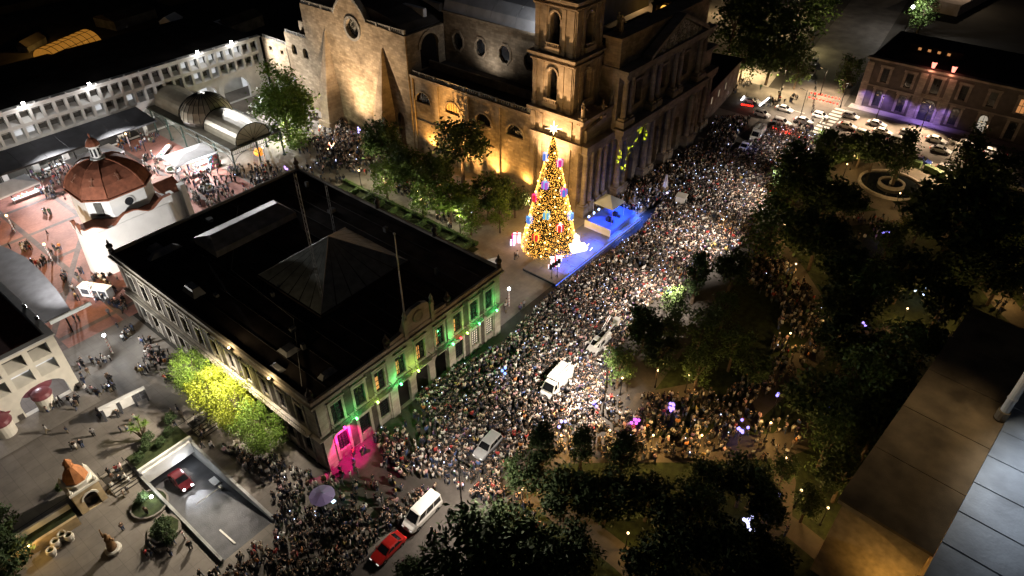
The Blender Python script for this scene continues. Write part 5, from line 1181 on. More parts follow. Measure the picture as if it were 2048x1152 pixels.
for (z, a, pw) in [(2.5, av, 200), (2.5, av + 2.1, 300), (2.5, av - 2.1, 250), (9, av + .9, 500), (9, av - 2.4, 900), (9, av + 2.4, 900), (15, av + 2.6, 700), (15, av - 2.6, 600), (23, av, 300)]:
    r = cone_r(min(z, 21)) + 1.0; lamp('tree_glow', 'POINT', (T0.x + r * math.cos(a), T0.y + r * math.sin(a), z), (1, .6, .2), pw, size=.6)
# lit gift piles and the white lit figure
def gift_pile(px, py, label, boxes, lpw):
    p = G(px, py, 0); t = thing('lit_gift_pile', label, 'gift decoration', tuple(p), R(20), 'lit gift boxes round the big tree')
    for (x, y, w, h, c1, c2) in boxes: gift(t, (x, y, 0), .3, w, h, c1, c2, 1.6)
    lamp('gift_glow', 'POINT', (p.x - 1, p.y - 1.5, 1.8), (1, .6, .8), lpw, size=.3)
gift_pile(1034, 482, 'pink and white glowing gift boxes left of the big tree', [(0, 0, 1.4, 1.4, 'white', 'red'), (-1.3, .4, .9, .8, 'white', 'pink'), (.9, .9, .8, .7, 'pink', 'red')], 110)
gift_pile(1110, 532, 'white glowing gift boxes with red bows before the big tree', [(0, 0, 1.6, 1.5, 'white', 'red'), (1.5, -.2, 1.1, 1.0, 'white', 'pink'), (-1.2, .5, .8, .7, 'white', 'red'), (1.9, 1.0, .7, .6, 'pink', 'white')], 70)
p = G(1158, 505, 0); bear = thing('light_figure', 'white wire reindeer sleigh figure outlined in lights beside the big tree', 'light decoration', tuple(p), R(-30)); bear.scale = (1.35, 1.35, 1.35)
m_wl = glow('white_wire', (1, .9, .7), 1.5)
secs = lambda L: None
M().tube([(-1.3, -.5, .15), (1.2, -.5, .15), (1.7, -.5, .7)], .07, 5).tube([(-1.3, .5, .15), (1.2, .5, .15), (1.7, .5, .7)], .07, 5).build('runner', m_wl, bear)
bd = M().hexa([(-1.2, -.5, .4), (.9, -.5, .4), (.9, .5, .4), (-1.2, .5, .4)], [(-1.5, -.6, 1.5), (1.0, -.6, 1.0), (1.0, .6, 1.0), (-1.5, .6, 1.5)]).build('sleigh_body', m_wl, bear)
M().ball((-.5, 0, 1.8), .55, 10, 6, 1.1).build('seated_body', m_wl, bear); M().ball((-.45, 0, 2.6), .36, 10, 6).build('head', m_wl, bear)
for s in (-1, 1): M().ball((-.5, s * .3, 2.95), .12, 6, 4).build('ear', m_wl, bear)
lamp('figure_glow', 'POINT', (p.x - .5, p.y - 2.2, 1.6), (1, .85, .8), 60, size=.4)
# ---------------------------------------------------------------- stage
m_deck = mat('stage_deck', (.13, .135, .15), .5, var=.15, scale=1.0); m_blk = mat('black_plastic', (.015, .015, .017), .5)
sg = thing('stage_platform', 'long low platform along the crowd lit in blue', 'stage', (76.2, 52.6, 0), R(-.5))
for k in range(9):
    for j in range(3): M().box(3.05 * k + .02, 2.4 * j + .02, .25, 3.05 * (k + 1) - .02, 2.4 * (j + 1) - .02, .45).build('deck_panel', m_deck, sg)
M().box(0, .1, .02, 27.4, 7.1, .24).build('deck_frame', m_blk, sg)
p = G(1222, 452, .45); s2 = thing('band_stage', 'raised blue-lit band stage under a small peaked white canopy', 'stage', (94.2, 53.4, .45), R(0))
M().box(0, 0, 0, 9.2, 5.6, .9).build('riser', mat('blue_carpet', (.06, .1, .4), .7, var=.2), s2)
M().box(-.15, -.12, 0, -.01, 5.6, 1.5).build('side_banner', m_tent, s2)
cx, cy = 4.6, 3.4
M().add([(cx - 2.2, cy - 2.2, 4.0), (cx + 2.2, cy - 2.2, 4.0), (cx + 2.2, cy + 2.2, 4.0), (cx - 2.2, cy + 2.2, 4.0), (cx, cy, 5.6)], [(0, 1, 4), (1, 2, 4), (2, 3, 4), (3, 0, 4)]).build('canopy', mat('white_cloth_blue_tint', (.5, .58, .74), .8, var=.1), s2)  # white canopy; its bluish look under the lamps is put into the colour
for a in (-1, 1):
    for b in (-1, 1): M().tube([(cx + a * 2.1, cy + b * 2.1, .9), (cx + a * 2.1, cy + b * 2.1, 4.0)], .05, 5).build('canopy_leg', m_pole, s2)
for x in (3.2, 5.6): M().box(x - .35, 2.0, .9, x + .35, 2.8, 1.7).lathe([(.3, 0), (.3, .5)], 10, (x, 1.6, .9)).build('instrument', m_blk, s2)
m_bl = glow('blue_lens', (.3, .5, 1), 12)
for k in range(5): M().box(.8 + 1.7 * k, 5.3, 1.6, 1.1 + 1.7 * k, 5.5, 1.9).build('blue_lamp', m_bl, s2)
for x, y, z, pw in [(96, 57, 3.2, 500), (99, 54.5, 3.4, 700), (102, 56.5, 3.2, 600), (95.5, 53.2, 2.6, 700), (103.2, 53.0, 2.4, 700)]: lamp('stage_blue', 'SPOT', (x, y, z), (.05, .16, 1), pw * 2.2, target=(x, y - .6, 0), size=.15, angle=125)
for x in (82, 86, 90): lamp('platform_blue', 'SPOT', (x, 53.6, 2.4), (.04, .12, 1), 2200, target=(x, 54.5, 0), size=.2, angle=130)
br_ = thing('crowd_barrier', 'long steel barrier in front of the blue-lit platform', 'barrier', (76.0, 52.0, 0), R(-.5))
for k in range(11):
    mm = M(); x = 2.5 * k
    for z in (.2, 1.1): mm.tube([(x, 0, z), (x + 2.4, 0, z)], .03, 4)
    for j in range(13): mm.tube([(x + .2 * j, 0, .2), (x + .2 * j, 0, 1.1)], .015, 3)
    mm.build('barrier_panel', m_pole, br_)
M().box(0, .35, .3, 27.4, .42, .42).build('blue_strip', glow('blue_strip_glow', (.08, .18, 1), 1.6), br_)
for px, py, h, lab in [(1103, 562, 3.6, 'left of two black loudspeaker stands at the platform corner'), (1114, 558, 4.0, 'right of two black loudspeaker stands at the platform corner')]:
    p = G(px, py, 0); t = thing('speaker_stand', lab, 'loudspeaker', tuple(p), 0, 'loudspeaker stands by the platform')
    M().tube([(0, 0, 0), (0, 0, h)], .05, 5).build('pole', m_iron, t)
    for k in range(3): a = k * 2.09; M().tube([(0, 0, .9), (.6 * math.cos(a), .6 * math.sin(a), 0)], .03, 4).build('leg', m_iron, t)
    for s in (-1, 1): M().box(s * .38 - .22, -.2, h - .8, s * .38 + .22, .2, h).build('speaker_box', m_blk, t)
ob = thing('fountain_obelisk', 'small pale obelisk monument lit violet in front of the cathedral', 'obelisk', tuple(G(1328, 387, 0)))
M().box(-.9, -.9, 0, .9, .9, .6).box(-.6, -.6, .6, .6, .6, 1.6).build('base', m_ch2, ob); M().hexa([(-.4, -.4, 1.6), (.4, -.4, 1.6), (.4, .4, 1.6), (-.4, .4, 1.6)], [(-.15, -.15, 4.4), (.15, -.15, 4.4), (.15, .15, 4.4), (-.15, .15, 4.4)]).build('shaft', mat('pale_marble', (.6, .6, .62), .6), ob)
lamp('obelisk_light', 'POINT', (ob.location.x - 1.6, ob.location.y - 1.4, 1.4), (.45, .5, 1), 130, size=.15)
ft = thing('tiered_fountain', 'small tiered stone fountain lit blue behind the band stage', 'fountain', tuple(G(1266, 418, 0)))
M().lathe([(1.9, 0), (1.9, .6), (1.6, .6), (1.5, .2), (.3, .2), (.25, 1.4), (1.0, 1.7), (1.0, 1.85), (.2, 1.8), (.18, 2.6), (.5, 2.8), (.5, 2.9), (.15, 3.0), (.1, 3.6), (.02, 3.9)], 16).build('basin', m_ch2, ft)
M().lathe([(1.55, .3), (1.55, .45)], 16).build('water', glass('blue_water', (.02, .05, .2)), ft)
lamp('fountain_light', 'POINT', (ft.location.x - 1.3, ft.location.y - 2.0, 2.6), (.15, .3, 1), 240, size=.2)
# yellow pattern thrown on the front by a gobo lamp on the platform
gt = thing('pattern_projector', 'small black pattern projector on a pole in the crowd before the stage', 'projector', (99, 44.6, 0)); M().tube([(0, 0, 0), (0, 0, 3.8)], .05, 5).build('pole', m_iron, gt); M().box(-.2, -.25, 3.8, .2, .25, 4.2).build('head', m_blk, gt)
gob = lamp('gobo_projector', 'SPOT', (99, 45.0, 4.0), (.75, 1, .02), 130000, target=(111.5, 61.0, 10.0), size=.02, angle=24, blend=.1)
gd = gob.data; gd.use_nodes = True; nt = gd.node_tree
em = nt.nodes['Emission']; tc = nt.nodes.new('ShaderNodeTexCoord'); vo = nt.nodes.new('ShaderNodeTexVoronoi'); vo.inputs['Scale'].default_value = 24; vo.inputs['Randomness'].default_value = .8
cmp_ = nt.nodes.new('ShaderNodeMath'); cmp_.operation = 'COMPARE'; cmp_.inputs[1].default_value = .3; cmp_.inputs[2].default_value = .075
sx = nt.nodes.new('ShaderNodeSeparateColor'); g5 = nt.nodes.new('ShaderNodeMath'); g5.operation = 'GREATER_THAN'; g5.inputs[1].default_value = .42; m4 = nt.nodes.new('ShaderNodeMath'); m4.operation = 'MULTIPLY'
nt.links.new(tc.outputs['Normal'], vo.inputs['Vector']); nt.links.new(vo.outputs['Distance'], cmp_.inputs[0]); nt.links.new(vo.outputs['Color'], sx.inputs[0]); nt.links.new(sx.outputs[0], g5.inputs[0])
nt.links.new(cmp_.outputs[0], m4.inputs[0]); nt.links.new(g5.outputs[0], m4.inputs[1]); nt.links.new(m4.outputs[0], em.inputs['Strength'])
# service yard right of the town hall
yd = thing('yard_canopy', 'pale translucent canopy roof beside the right corner of the town hall', 'canopy', (62.6, 60.5, 0))
pf = [(k / 8 * 4.2, 2.6 + .7 * math.sin(math.pi * k / 8)) for k in range(9)]
M().loft([[(x, 0, z) for x, z in pf], [(x, 5.5, z) for x, z in pf]]).build('roof_sheet', mat('translucent_sheet', (.5, .51, .52), .5, var=.15), yd)
for x in (.1, 4.1):
    for y in (.1, 5.4): M().tube([(x, y, 0), (x, y, 2.6)], .06, 5).build('leg', m_pole, yd)
hw = thing('white_hoarding', 'long low white hoarding wall beside the town hall', 'hoarding', (62.5, 70.2, 0), R(-28))
for k in range(7): M().box(1.9 * k + .01, 0, 0, 1.9 * k + 1.88, .12, 2.0).build('panel', m_white, hw)
# ---------------------------------------------------------------- building across the cross street
rbld = thing('street_building', 'long two-storey building across the street with arched windows and dark roof', 'building', (186.2, 38, 0), R(-90))
RBL = 96
def rwin(u, z0, w, h, ar, lit):
    out = arch(u, z0, w, h, 8) if ar else [(u - w / 2, z0), (u + w / 2, z0), (u + w / 2, z0 + h), (u - w / 2, z0 + h)]
    return out
m_bld = stone('street_building_stone', (.32, .28, .24), 1.2, .5, .2); m_bldp = mat('dark_red_plaster', (.075, .062, .055), .9, var=.3, scale=.8)
bays = [4.5, 10.0, 22.0, 28.0, 34, 40, 46, 52, 58, 64, 70, 76, 82, 88]
ho = []
for u in bays: ho.append(rwin(u, .8, 1.7, 4.0, True, 0)); ho.append(rwin(u, 7.0, 1.5, 3.2, False, 0))
ho.append(rwin(16, .1, 3.2, 5.2, True, 0)); ho.append(rwin(16, 6.8, 1.8, 3.6, False, 0))
M().slab([(0, 0, 0), (RBL, 0, 0), (RBL, 0, 12), (0, 0, 12)], (0, .6, 0), [[(a, 0, b) for a, b in h] for h in ho]).build('facade_wall', m_bldp, rbld)
for i, h in enumerate(ho):
    lit = i in (7, 11, 2, 16)
    wd = M().slab([(a, .35, b) for a, b in h], (0, .05, 0)).build('window', m_litw if i in (6, 12) else (m_lit if i == 9 else m_pane), rbld)
    u = h[0][0] * .5 + h[1][0] * .5; w = h[1][0] - h[0][0]; zb = h[0][1]; zt = max(q[1] for q in h)
    mm = M().box(u - .05, .27, zb, u + .05, .345, zt).box(u - w / 2, .272, (zb + zt) / 2 - .05, u + w / 2, .343, (zb + zt) / 2 + .05)
    mm.build('window_bars', m_iron, wd)
    s = M()
    for sg_ in (-1, 1): s.box(u + sg_ * (w / 2 + .32) - .3, -.14, zb - .2, u + sg_ * (w / 2 + .32) + .3, -.002, zt + .3)
    s.box(u - w / 2 - .8, -.25, zt + .302, u + w / 2 + .8, -.002, zt + .9); s.build('window_surround', m_bld, rbld)
for u in (.6, 12.9, 19.1): M().box(u - .8, -.3, 0, u + .8, -.004, 11.3).build('pilaster', m_bld, rbld)
M().box(13.71, -.1, 6.0, 18.29, -.003, 6.55).build('balcony_band', m_bld, rbld); M().box(-.3, -.35, 5.6, RBL, -.302, 5.95).build('string_course', m_bld, rbld)
M().box(-.5, -.7, 12, RBL, .9, 12.5).build('cornice', m_bld, rbld); M().box(0, .91, 11.8, RBL, 26, 12.2).build('roof', m_troof, rbld); M().box(0, .62, 0, .7, 26, 11.9).build('side_wall', m_bldp, rbld); M().box(.01, 25.4, 0, RBL, 26, 11.9).build('back_wall', m_bldp, rbld)
for u, lab in ((14.0, 'left'), (18.3, 'right')):
    t = thing('roof_lantern', f'{lab} of two red glowing lanterns on the street building cornice', 'lantern', (186.2, 38 - u, 12.5), 0, 'red lanterns on the street building')
    M().box(-.3, -.3, 0, .3, .3, .3).build('base', m_iron, t); M().lathe([(.35, .3), (.6, 1.5), (.3, 1.7)], 6).build('glass', glow('red_lantern', (1, .25, .18), 2.2), t); M().lathe([(.65, 1.7), (.3, 2.1), (.05, 2.6)], 6).build('cap', m_iron, t)
    lamp('lantern_light', 'POINT', (185.0, 38 - u, 12.0), (1, .4, .25), 120, size=.3)
for y, pw in ((32, 1500), (22, 2400), (36, 900), (27, 900), (18, 700)): lamp('violet_uplight', 'SPOT', (184.0, y, 4.6), (.4, .25, 1), pw * .9, target=(186.0, y, .6), angle=120, size=.3, blend=1)
wl = thing('roof_light_row', 'row of small lit windows in a roof monitor on the street building', 'roof monitor', (196.5, 24, 12.2), R(-90)); M().box(-8, 0, 0, 4, 3, 2).build('monitor', m_troof, wl)
for k in range(4): M().box(-6 + 2.2 * k, -.05, .8, -5.3 + 2.2 * k, -.002, 1.4).build('window', m_lit, wl)
t = thing('street_lamp', 'very bright lamp post behind the street building at the top right', 'street lamp', tuple(G(1805, 75, 0)), 0, 'tall street lamps'); M().tube([(0, 0, 0), (0, 0, 9)], .1, 6).build('pole', m_iron, t); M().ball((0, 0, 9.3), .5).build('globe', glow('far_bulb', (1, 1, .97), 60), t)
lamp('far_light', 'POINT', (t.location.x, t.location.y, 10.2), WHITE, 5000, size=.4)
fb = thing('far_plaza_building', 'pale flat roof far behind the street building at the top right', 'building', tuple(G(1920, 12, 0)), R(-8)); M().box(-14, -4, 0, 26, 10, 3.5).build('block', mat('pale_roof', (.35, .28, .24), .9, var=.2), fb); M().box(-14.3, -4.3, 3.5, 26.3, 10.3, 3.8).build('roof', MATS['pale_roof'], fb)
lamp('far_glow', 'POINT', (fb.location.x, fb.location.y, 10), (1, .75, .5), 2500, size=.4)
# ---------------------------------------------------------------- big roof at the lower right
ZB = 14.0
bb = thing('big_roof_building', 'large building with brown flat roof and blue-grey metal roof at the lower right', 'building', (52.6, 0.4, 0), R(-5))
m_brroof = mat('brown_roof', (.22, .155, .085), .9, var=.5, scale=.3, bump=.3); m_met = mat('blue_grey_metal', (.25, .285, .33), .5, .2, var=.3, scale=.3, bump=.15, bscale=3)
for k in range(5): M().box(8.0 * k + (.05 if k else -.8), -8.6, ZB - .35, 8.0 * (k + 1) - .05, .3, ZB).build('roof_panel', m_brroof, bb)
M().box(.2, -8.4, 0, .8, -.2, ZB - .36).build('end_wall', m_och, bb); M().box(.82, -.8, 0, 39.5, -.2, ZB - .36).build('side_wall', m_och, bb)
fa = M(); n = 10
for k in range(n):
    t0, t1 = k / n, (k + 1) / n; y0_, y1_ = .2 - 8.6 * t0, .2 - 8.6 * t1; d0, d1 = .5 + 2.2 * t0 ** 2, .5 + 2.2 * t1 ** 2
    fa.hexa([(-.8, y0_, ZB - .36 - d0), (-.8, y1_, ZB - .36 - d1), (-.5, y1_, ZB - .36 - d1), (-.5, y0_, ZB - .36 - d0)], [(-.8, y0_, ZB - .36), (-.8, y1_, ZB - .36), (-.5, y1_, ZB - .36), (-.5, y0_, ZB - .36)])
fa.build('curved_fascia', m_och, bb)
for k in range(9):
    x = -3.6 + 4.6 * k
    M().hexa([(x + .01, -40, ZB + .9), (x + 4.59, -40, ZB + .9), (x + 4.59, -8.65, ZB - .1), (x + .01, -8.65, ZB - .1)], [(x + .01, -40, ZB + 1.2), (x + 4.59, -40, ZB + 1.2), (x + 4.59, -8.65, ZB + .15), (x + .01, -8.65, ZB + .15)]).build('metal_panel', m_met, bb)
    M().tube([(x, -40, ZB + 1.22), (x, -8.66, ZB + .17)], .06, 4).build('roof_seam', m_met, bb)
M().box(-3.4, -40, 0, 36, -8.9, ZB - .2).build('body', m_och, bb)
mp_ = thing('white_mast', 'thick white mast rising from the brown roof at the right edge', 'mast', (bb.location.x + 20.5, -9.5 + 0, ZB + .16))
M().tube([(0, 0, 0), (0, 0, 1.2)], .62, 12).build('base', mat('mast_base', (.2, .16, .1), .7), mp_); M().tube([(0, 0, 1.2), (0, 0, 14)], .45, 12).build('shaft', m_white, mp_); M().tube([(0, 0, 3), (0, 0, 3.25)], .5, 12).build('collar', m_white, mp_)
p = G(1868, 1150, 0); lamp('wall_wash', 'SPOT', (47.5, -6.5, 5.5), (1, .58, .16), 600, target=(54, -7, 8), angle=150, size=.3, blend=1)
hd_ = M().box(-1.1, -.7, 12.6, -.4, .1, 12.9).build('added_lamp_head', m_iron, mp_); M().box(-1.0, -.6, 12.57, -.5, 0, 12.598).build('lens', m_bulb_c, hd_)  # lamp head added to the mast to carry the roof lighting
lamp('added_mast_light_warm', 'SPOT', (mp_.location.x - 1.0, mp_.location.y + .4, ZB + 12.4), (1, .8, .52), 1700, target=(mp_.location.x - 8, mp_.location.y + 4, ZB), angle=120, size=.4, blend=1)  # added light, brightens the brown roof
lamp('added_mast_light', 'SPOT', (mp_.location.x - 1.0, mp_.location.y - .8, ZB + 12.4), (.85, .91, 1), 8500, target=(mp_.location.x - 10, mp_.location.y - 13, ZB), angle=112, size=.4, blend=1)  # added light, brightens the metal roof

# ---------------------------------------------------------------- park paths, fountain, hedges and trees
def path(pts, w, name='park_path'):
    P_ = [G(px, py, 0) for px, py in pts]; mm = M(); L = []; Rr = []
    for i, p in enumerate(P_):
        d = (P_[min(i + 1, len(P_) - 1)] - P_[max(i - 1, 0)]); d.z = 0; d.normalize(); n = Vector((-d.y, d.x, 0)) * w / 2; L.append(p + n); Rr.append(p - n)
    for i in range(len(P_) - 1): mm.quad(*[(q.x, q.y, gz(q.x, q.y) + path.z) for q in (L[i], L[i + 1], Rr[i + 1], Rr[i])])
    path.z += .002
    o = mm.build(name, m_path, None); o['kind'] = 'structure'; return o
path.z = .01
path([(1010, 1000), (1100, 905), (1230, 900), (1420, 900), (1560, 890), (1640, 860)], 4.0)
path([(1420, 900), (1480, 840), (1590, 740), (1640, 690), (1640, 620), (1590, 540), (1540, 470), (1500, 400)], 3.6)
path([(1060, 985), (1160, 1050), (1250, 1120), (1330, 1200)], 3.2); path([(1500, 1000), (1590, 1060), (1700, 1150), (1760, 1210)], 3.0)
path([(1640, 690), (1800, 660), (1960, 690), (2040, 700)], 2.6); path([(1690, 440), (1780, 430), (1880, 460), (1960, 540), (2010, 610), (2060, 660)], 4.2)
path([(1560, 890), (1570, 960), (1560, 1040), (1500, 1090)], 2.6); path([(1230, 900), (1290, 800), (1390, 780), (1470, 850)], 3.2); path([(1690, 440), (1640, 400), (1660, 350), (1700, 330)], 3.0)
fc = G(1781, 372, 0)
fp_ = sheet('fountain_circle', [(fc.x + 11.5 * math.cos(2 * math.pi * k / 28), fc.y + 11.5 * math.sin(2 * math.pi * k / 28)) for k in range(28)], m_path, .032)
fo = thing('park_fountain', 'wide round stone fountain basin with a small central statue in the park', 'fountain', (fc.x, fc.y, .03))
M().lathe([(6.4, 0), (6.4, .55), (5.9, .55), (5.9, .1)], 32, cap=False).build('outer_rim', m_kerb, fo); M().lathe([(5.88, .02), (5.88, .25)], 32).build('water', glass('dark_water', (.01, .012, .012), .05), fo)
M().lathe([(2.6, .2), (2.6, .9), (2.2, .9), (2.2, .3)], 24, cap=False).build('inner_rim', m_kerb, fo); M().lathe([(2.19, .2), (2.19, .6)], 24).build('inner_water', MATS['dark_water'], fo)
M().lathe([(.5, .3), (.45, 1.2), (.3, 1.3), (.35, 2.0), (.4, 2.5), (.15, 2.7), (.2, 3.0), (.02, 3.3)], 10).build('statue', m_urn, fo)
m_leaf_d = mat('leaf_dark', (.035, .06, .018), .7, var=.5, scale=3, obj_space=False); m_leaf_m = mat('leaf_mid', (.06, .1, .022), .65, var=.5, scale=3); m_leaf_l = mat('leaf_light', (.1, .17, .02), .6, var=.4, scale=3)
m_leaf_y = mat('leaf_lamplit_yellow', (.17, .2, .012), .6, var=.35, scale=3)  # yellow of the lamplight is put into this leaf colour
m_bark = MATS['bark']
def leaves(mm_v, mm_f, c, n, spread, size, rr, squash=1.0):
    for _ in range(n):
        p = c + Vector((rr.gauss(0, spread), rr.gauss(0, spread), rr.gauss(0, spread * squash)))
        d = Vector((rr.uniform(-1, 1), rr.uniform(-1, 1), rr.uniform(-.7, .7))).normalized(); e = d.cross(Vector((rr.uniform(-1, 1), rr.uniform(-1, 1), rr.uniform(-1, 1)))).normalized()
        s = size * rr.uniform(.6, 1.4); o = len(mm_v)
        mm_v += [p - d * s, p + e * s * .45, p + d * s, p - e * s * .45]; mm_f.append((o, o + 1, o + 2, o + 3))
def crown_mesh(kind, seed, n, size):
    """unit crown: clumps of small leaves spread through an uneven volume"""
    rr = random.Random(seed); v, f = [], []
    nc = {'round': 46, 'wide': 48, 'column': 50, 'loose': 40, 'shrub': 40}[kind]
    for k in range(nc):
        while True:
            p = Vector((rr.uniform(-1, 1), rr.uniform(-1, 1), rr.uniform(-1, 1)))
            if .45 < p.length < 1: break
        if kind == 'round': c = Vector((p.x, p.y, p.z * .95)) * (.84 + .1 * math.sin(5 * p.x + seed)); sp = .15
        elif kind == 'wide': c = Vector((p.x * 1.05, p.y * 1.05, p.z * .62 + .1 * math.sin(4 * p.y + seed))) * .95; sp = .14
        elif kind == 'column': c = Vector((p.x * .5 * (1 - .35 * p.z), p.y * .5 * (1 - .35 * p.z), p.z * 1.5)); sp = .13
        elif kind == 'loose': c = Vector((p.x * .8, p.y * .8, p.z * 1.25)) * rr.uniform(.75, 1.1); sp = .14
        else: c = Vector((p.x, p.y, p.z * .8)) * .85; sp = .13
        leaves(v, f, c, n // nc, sp, size, rr)
    me = bpy.data.meshes.new('crown'); me.from_pydata([tuple(q) for q in v], [], f); return me
def trunk_mesh(h, seed, spread=1.0, nl=6):
    rr = random.Random(seed); mm = M()
    mm.tube([(0, 0, 0), (.03 * h * rr.uniform(-1, 1), .03 * h * rr.uniform(-1, 1), h * .5), (0, 0, h)], [.05 * h, .036 * h, .018 * h], 7)
    for k in range(nl):
        a = 2 * math.pi * k / nl + rr.uniform(-.3, .3); z0 = h * rr.uniform(.45, .75); L = spread * rr.uniform(.6, 1.0)
        mm.tube([(0, 0, z0), (.5 * L * math.cos(a), .5 * L * math.sin(a), z0 + .3 * h * rr.uniform(.6, 1.1)), (L * math.cos(a), L * math.sin(a), z0 + .45 * h)], [.02 * h, .013 * h, .006 * h], 5)
    return mm.mesh('trunk')
CR = {}
for kind, n, size, mt in [('round', 2600, .085, 'd'), ('wide', 2600, .085, 'd'), ('column', 2200, .08, 'd'), ('loose', 1900, .07, 'm')]:
    for s in range(2): CR[kind, s] = crown_mesh(kind, 17 * s + len(kind), n, size)
FINE = {k: crown_mesh('loose' if k else 'wide', 91 + k, 12000 if k else 10000, .045 if k else .034) for k in range(2)}
TRK = [trunk_mesh(1.0, 5 + k, .32, 6) for k in range(3)]
for t in TRK: t.materials.append(m_bark)
CRM = {}
def crown_with(me, mt):
    key = (me.name, mt.name)
    if key not in CRM: c = me.copy(); c.materials.clear(); c.materials.append(mt); CRM[key] = c
    return CRM[key]
TREES = []
def tree(x, y, r, zc, kind, mt, label, group, name='park_tree', fine=None, rz=None, sz=1.0):
    rr = random.Random(int(x * 131 + y * 17)); g = gz(x, y)
    t = thing(name, label, 'tree', (x, y, g), rr.uniform(0, 6.28) if rz is None else rz, group)
    tk = link('trunk', TRK[rr.randrange(3)], t); hh = zc + r * .25; tk.scale = (max(3.2, hh * .8),) * 2 + (hh,)
    c = link('crown', crown_with(CR[kind, rr.randrange(2)] if fine is None else FINE[fine], mt), t); c.location = (0, 0, zc); k = rr.uniform(.95, 1.05); c.scale = (r * k, r / k, r * sz * rr.uniform(.92, 1.08))
    TREES.append((x, y, r)); return t
def tree_px(cx, cy, rpx, kind, mt, label, group, zc=None, **kw):
    d = (Vector((0, 0, HC)) - G(cx, cy, 5)).length; r = rpx * d / F_PX
    if zc is None: zc = r * (1.5 if kind == 'column' else .95) + 2.4
    p = G(cx, cy, zc); return tree(p.x, p.y, r, zc, kind, mt, label, group, **kw)
GP = 'dark trees of the park'
PARKT = [(1396, 543, 34, 'column', 'columnar dark tree at the crowd edge in the middle of the picture'), (1292, 648, 42, 'round', 'round tree at the crowd edge beside the bucket truck'), (1322, 705, 44, 'wide', None), (1405, 650, 48, 'wide', None), (1345, 650, 34, 'loose', None), (1468, 532, 42, 'round', None), (1545, 455, 60, 'round', None), (1605, 340, 52, 'round', 'round dark tree at the top end of the crowd'), (1655, 395, 46, 'round', None), (1565, 390, 44, 'column', None), (1640, 470, 60, 'wide', None), (1715, 545, 60, 'wide', None), (1750, 590, 56, 'wide', None), (1815, 540, 55, 'wide', None), (1925, 425, 76, 'wide', 'broad dark tree right of the round fountain'), (1850, 430, 40, 'round', None), (1985, 350, 42, 'round', 'round dark tree by the parked cars at the right edge'), (1935, 320, 36, 'column', 'pointed dark tree beside the street at the right'), (1968, 480, 56, 'round', None), (1930, 520, 44, 'round', 'round dark tree over the right-hand path'), (2010, 545, 50, 'round', None), (2030, 460, 52, 'wide', None), (1755, 297, 30, 'round', 'right one of two round trees behind the fountain hedge'), (1728, 292, 24, 'round', 'left one of two round trees behind the fountain hedge'), (1810, 305, 30, 'column', 'dark upright tree beside the dark blue car'), (1890, 600, 46, 'round', None), (1700, 680, 60, 'wide', None), (1470, 690, 44, 'wide', None), (1400, 728, 44, 'loose', None), (1515, 735, 34, 'round', None), (1720, 760, 70, 'wide', None), (1800, 790, 62, 'wide', None), (1640, 790, 66, 'wide', None), (1660, 880, 56, 'wide', None), (1750, 860, 58, 'wide', None), (1690, 950, 50, 'wide', None), (1085, 890, 42, 'column', 'columnar dark tree at the crowd edge left of the lit path'), (1165, 890, 36, 'column', 'columnar dark tree between two lit groups on the path'), (1248, 905, 44, 'column', 'columnar dark tree standing before the lit path'), (1050, 945, 46, 'wide', None), (1130, 985, 60, 'wide', None), (1215, 990, 60, 'wide', None), (1420, 955, 46, 'round', None), (1300, 990, 52, 'round', None), (940, 1100, 82, 'wide', 'big dark tree at the bottom below the white van'), (1010, 1065, 66, 'wide', None), (1050, 1130, 80, 'wide', None), (1140, 1100, 60, 'wide', None), (1370, 1060, 70, 'wide', None), (1460, 1100, 66, 'wide', None), (1310, 1130, 60, 'wide', None), (1490, 960, 52, 'round', None), (1540, 1010, 46, 'round', None), (1550, 1130, 50, 'round', None), (820, 1135, 30, 'round', 'small dark tree at the bottom edge beside the red car'), (1380, 985, 40, 'loose', 'loose leafy tree catching warm light below the path'), (1410, 1010, 46, 'loose', None), (1520, 1090, 40, 'wide', None), (1620, 1000, 36, 'loose', None), (1570, 940, 30, 'loose', 'small yellow-lit tree at the right end of the path'), (1452, 612, 34, 'column', None), (1350, 610, 40, 'loose', None), (1700, 400, 34, 'round', None), (1780, 480, 36, 'round', None), (1690, 610, 50, 'wide', None), (1860, 680, 40, 'wide', None), (1790, 700, 60, 'wide', None)]
def tree_side(cx, cy): return 'upper right' if cx > 1700 and cy < 650 else 'far right' if cx > 1580 else 'bottom centre' if cy > 950 and cx < 1300 else 'bottom' if cy > 950 else 'central'
for k, (cx, cy, r, kind, lab) in enumerate(PARKT):
    side = tree_side(cx, cy)
    if not lab and k % 3 == 0 and cy < 900: kind = 'loose'  # these get paler leaves, standing in for lamplight on some crowns
    tree_px(cx, cy, r * (.9 if not lab else 1), kind, m_leaf_m if kind == 'loose' else m_leaf_d, lab or f'dark park tree, {ORD[sum(1 for q in PARKT if not q[4] and tree_side(q[0], q[1]) == side and (q[0], q[1]) < (cx, cy))]} from the left in the {side} shade', GP if lab else GP + ', ' + side)
tree_px(1240, 725, 40, 'loose', m_leaf_m, 'sparse pollarded tree lit from below at the crowd edge', GP)
tree_px(1670, 290, 34, 'wide', m_leaf_m, 'mid-green tree lit at the street crossing corner', GP)
tree_px(1905, 500, 24, 'loose', m_leaf_l, 'small bright yellow-green tree over the right-hand path', GP); tree_px(1812, 448, 14, 'loose', m_leaf_y, 'tiny yellow-lit tree below the round fountain', GP, zc=3)
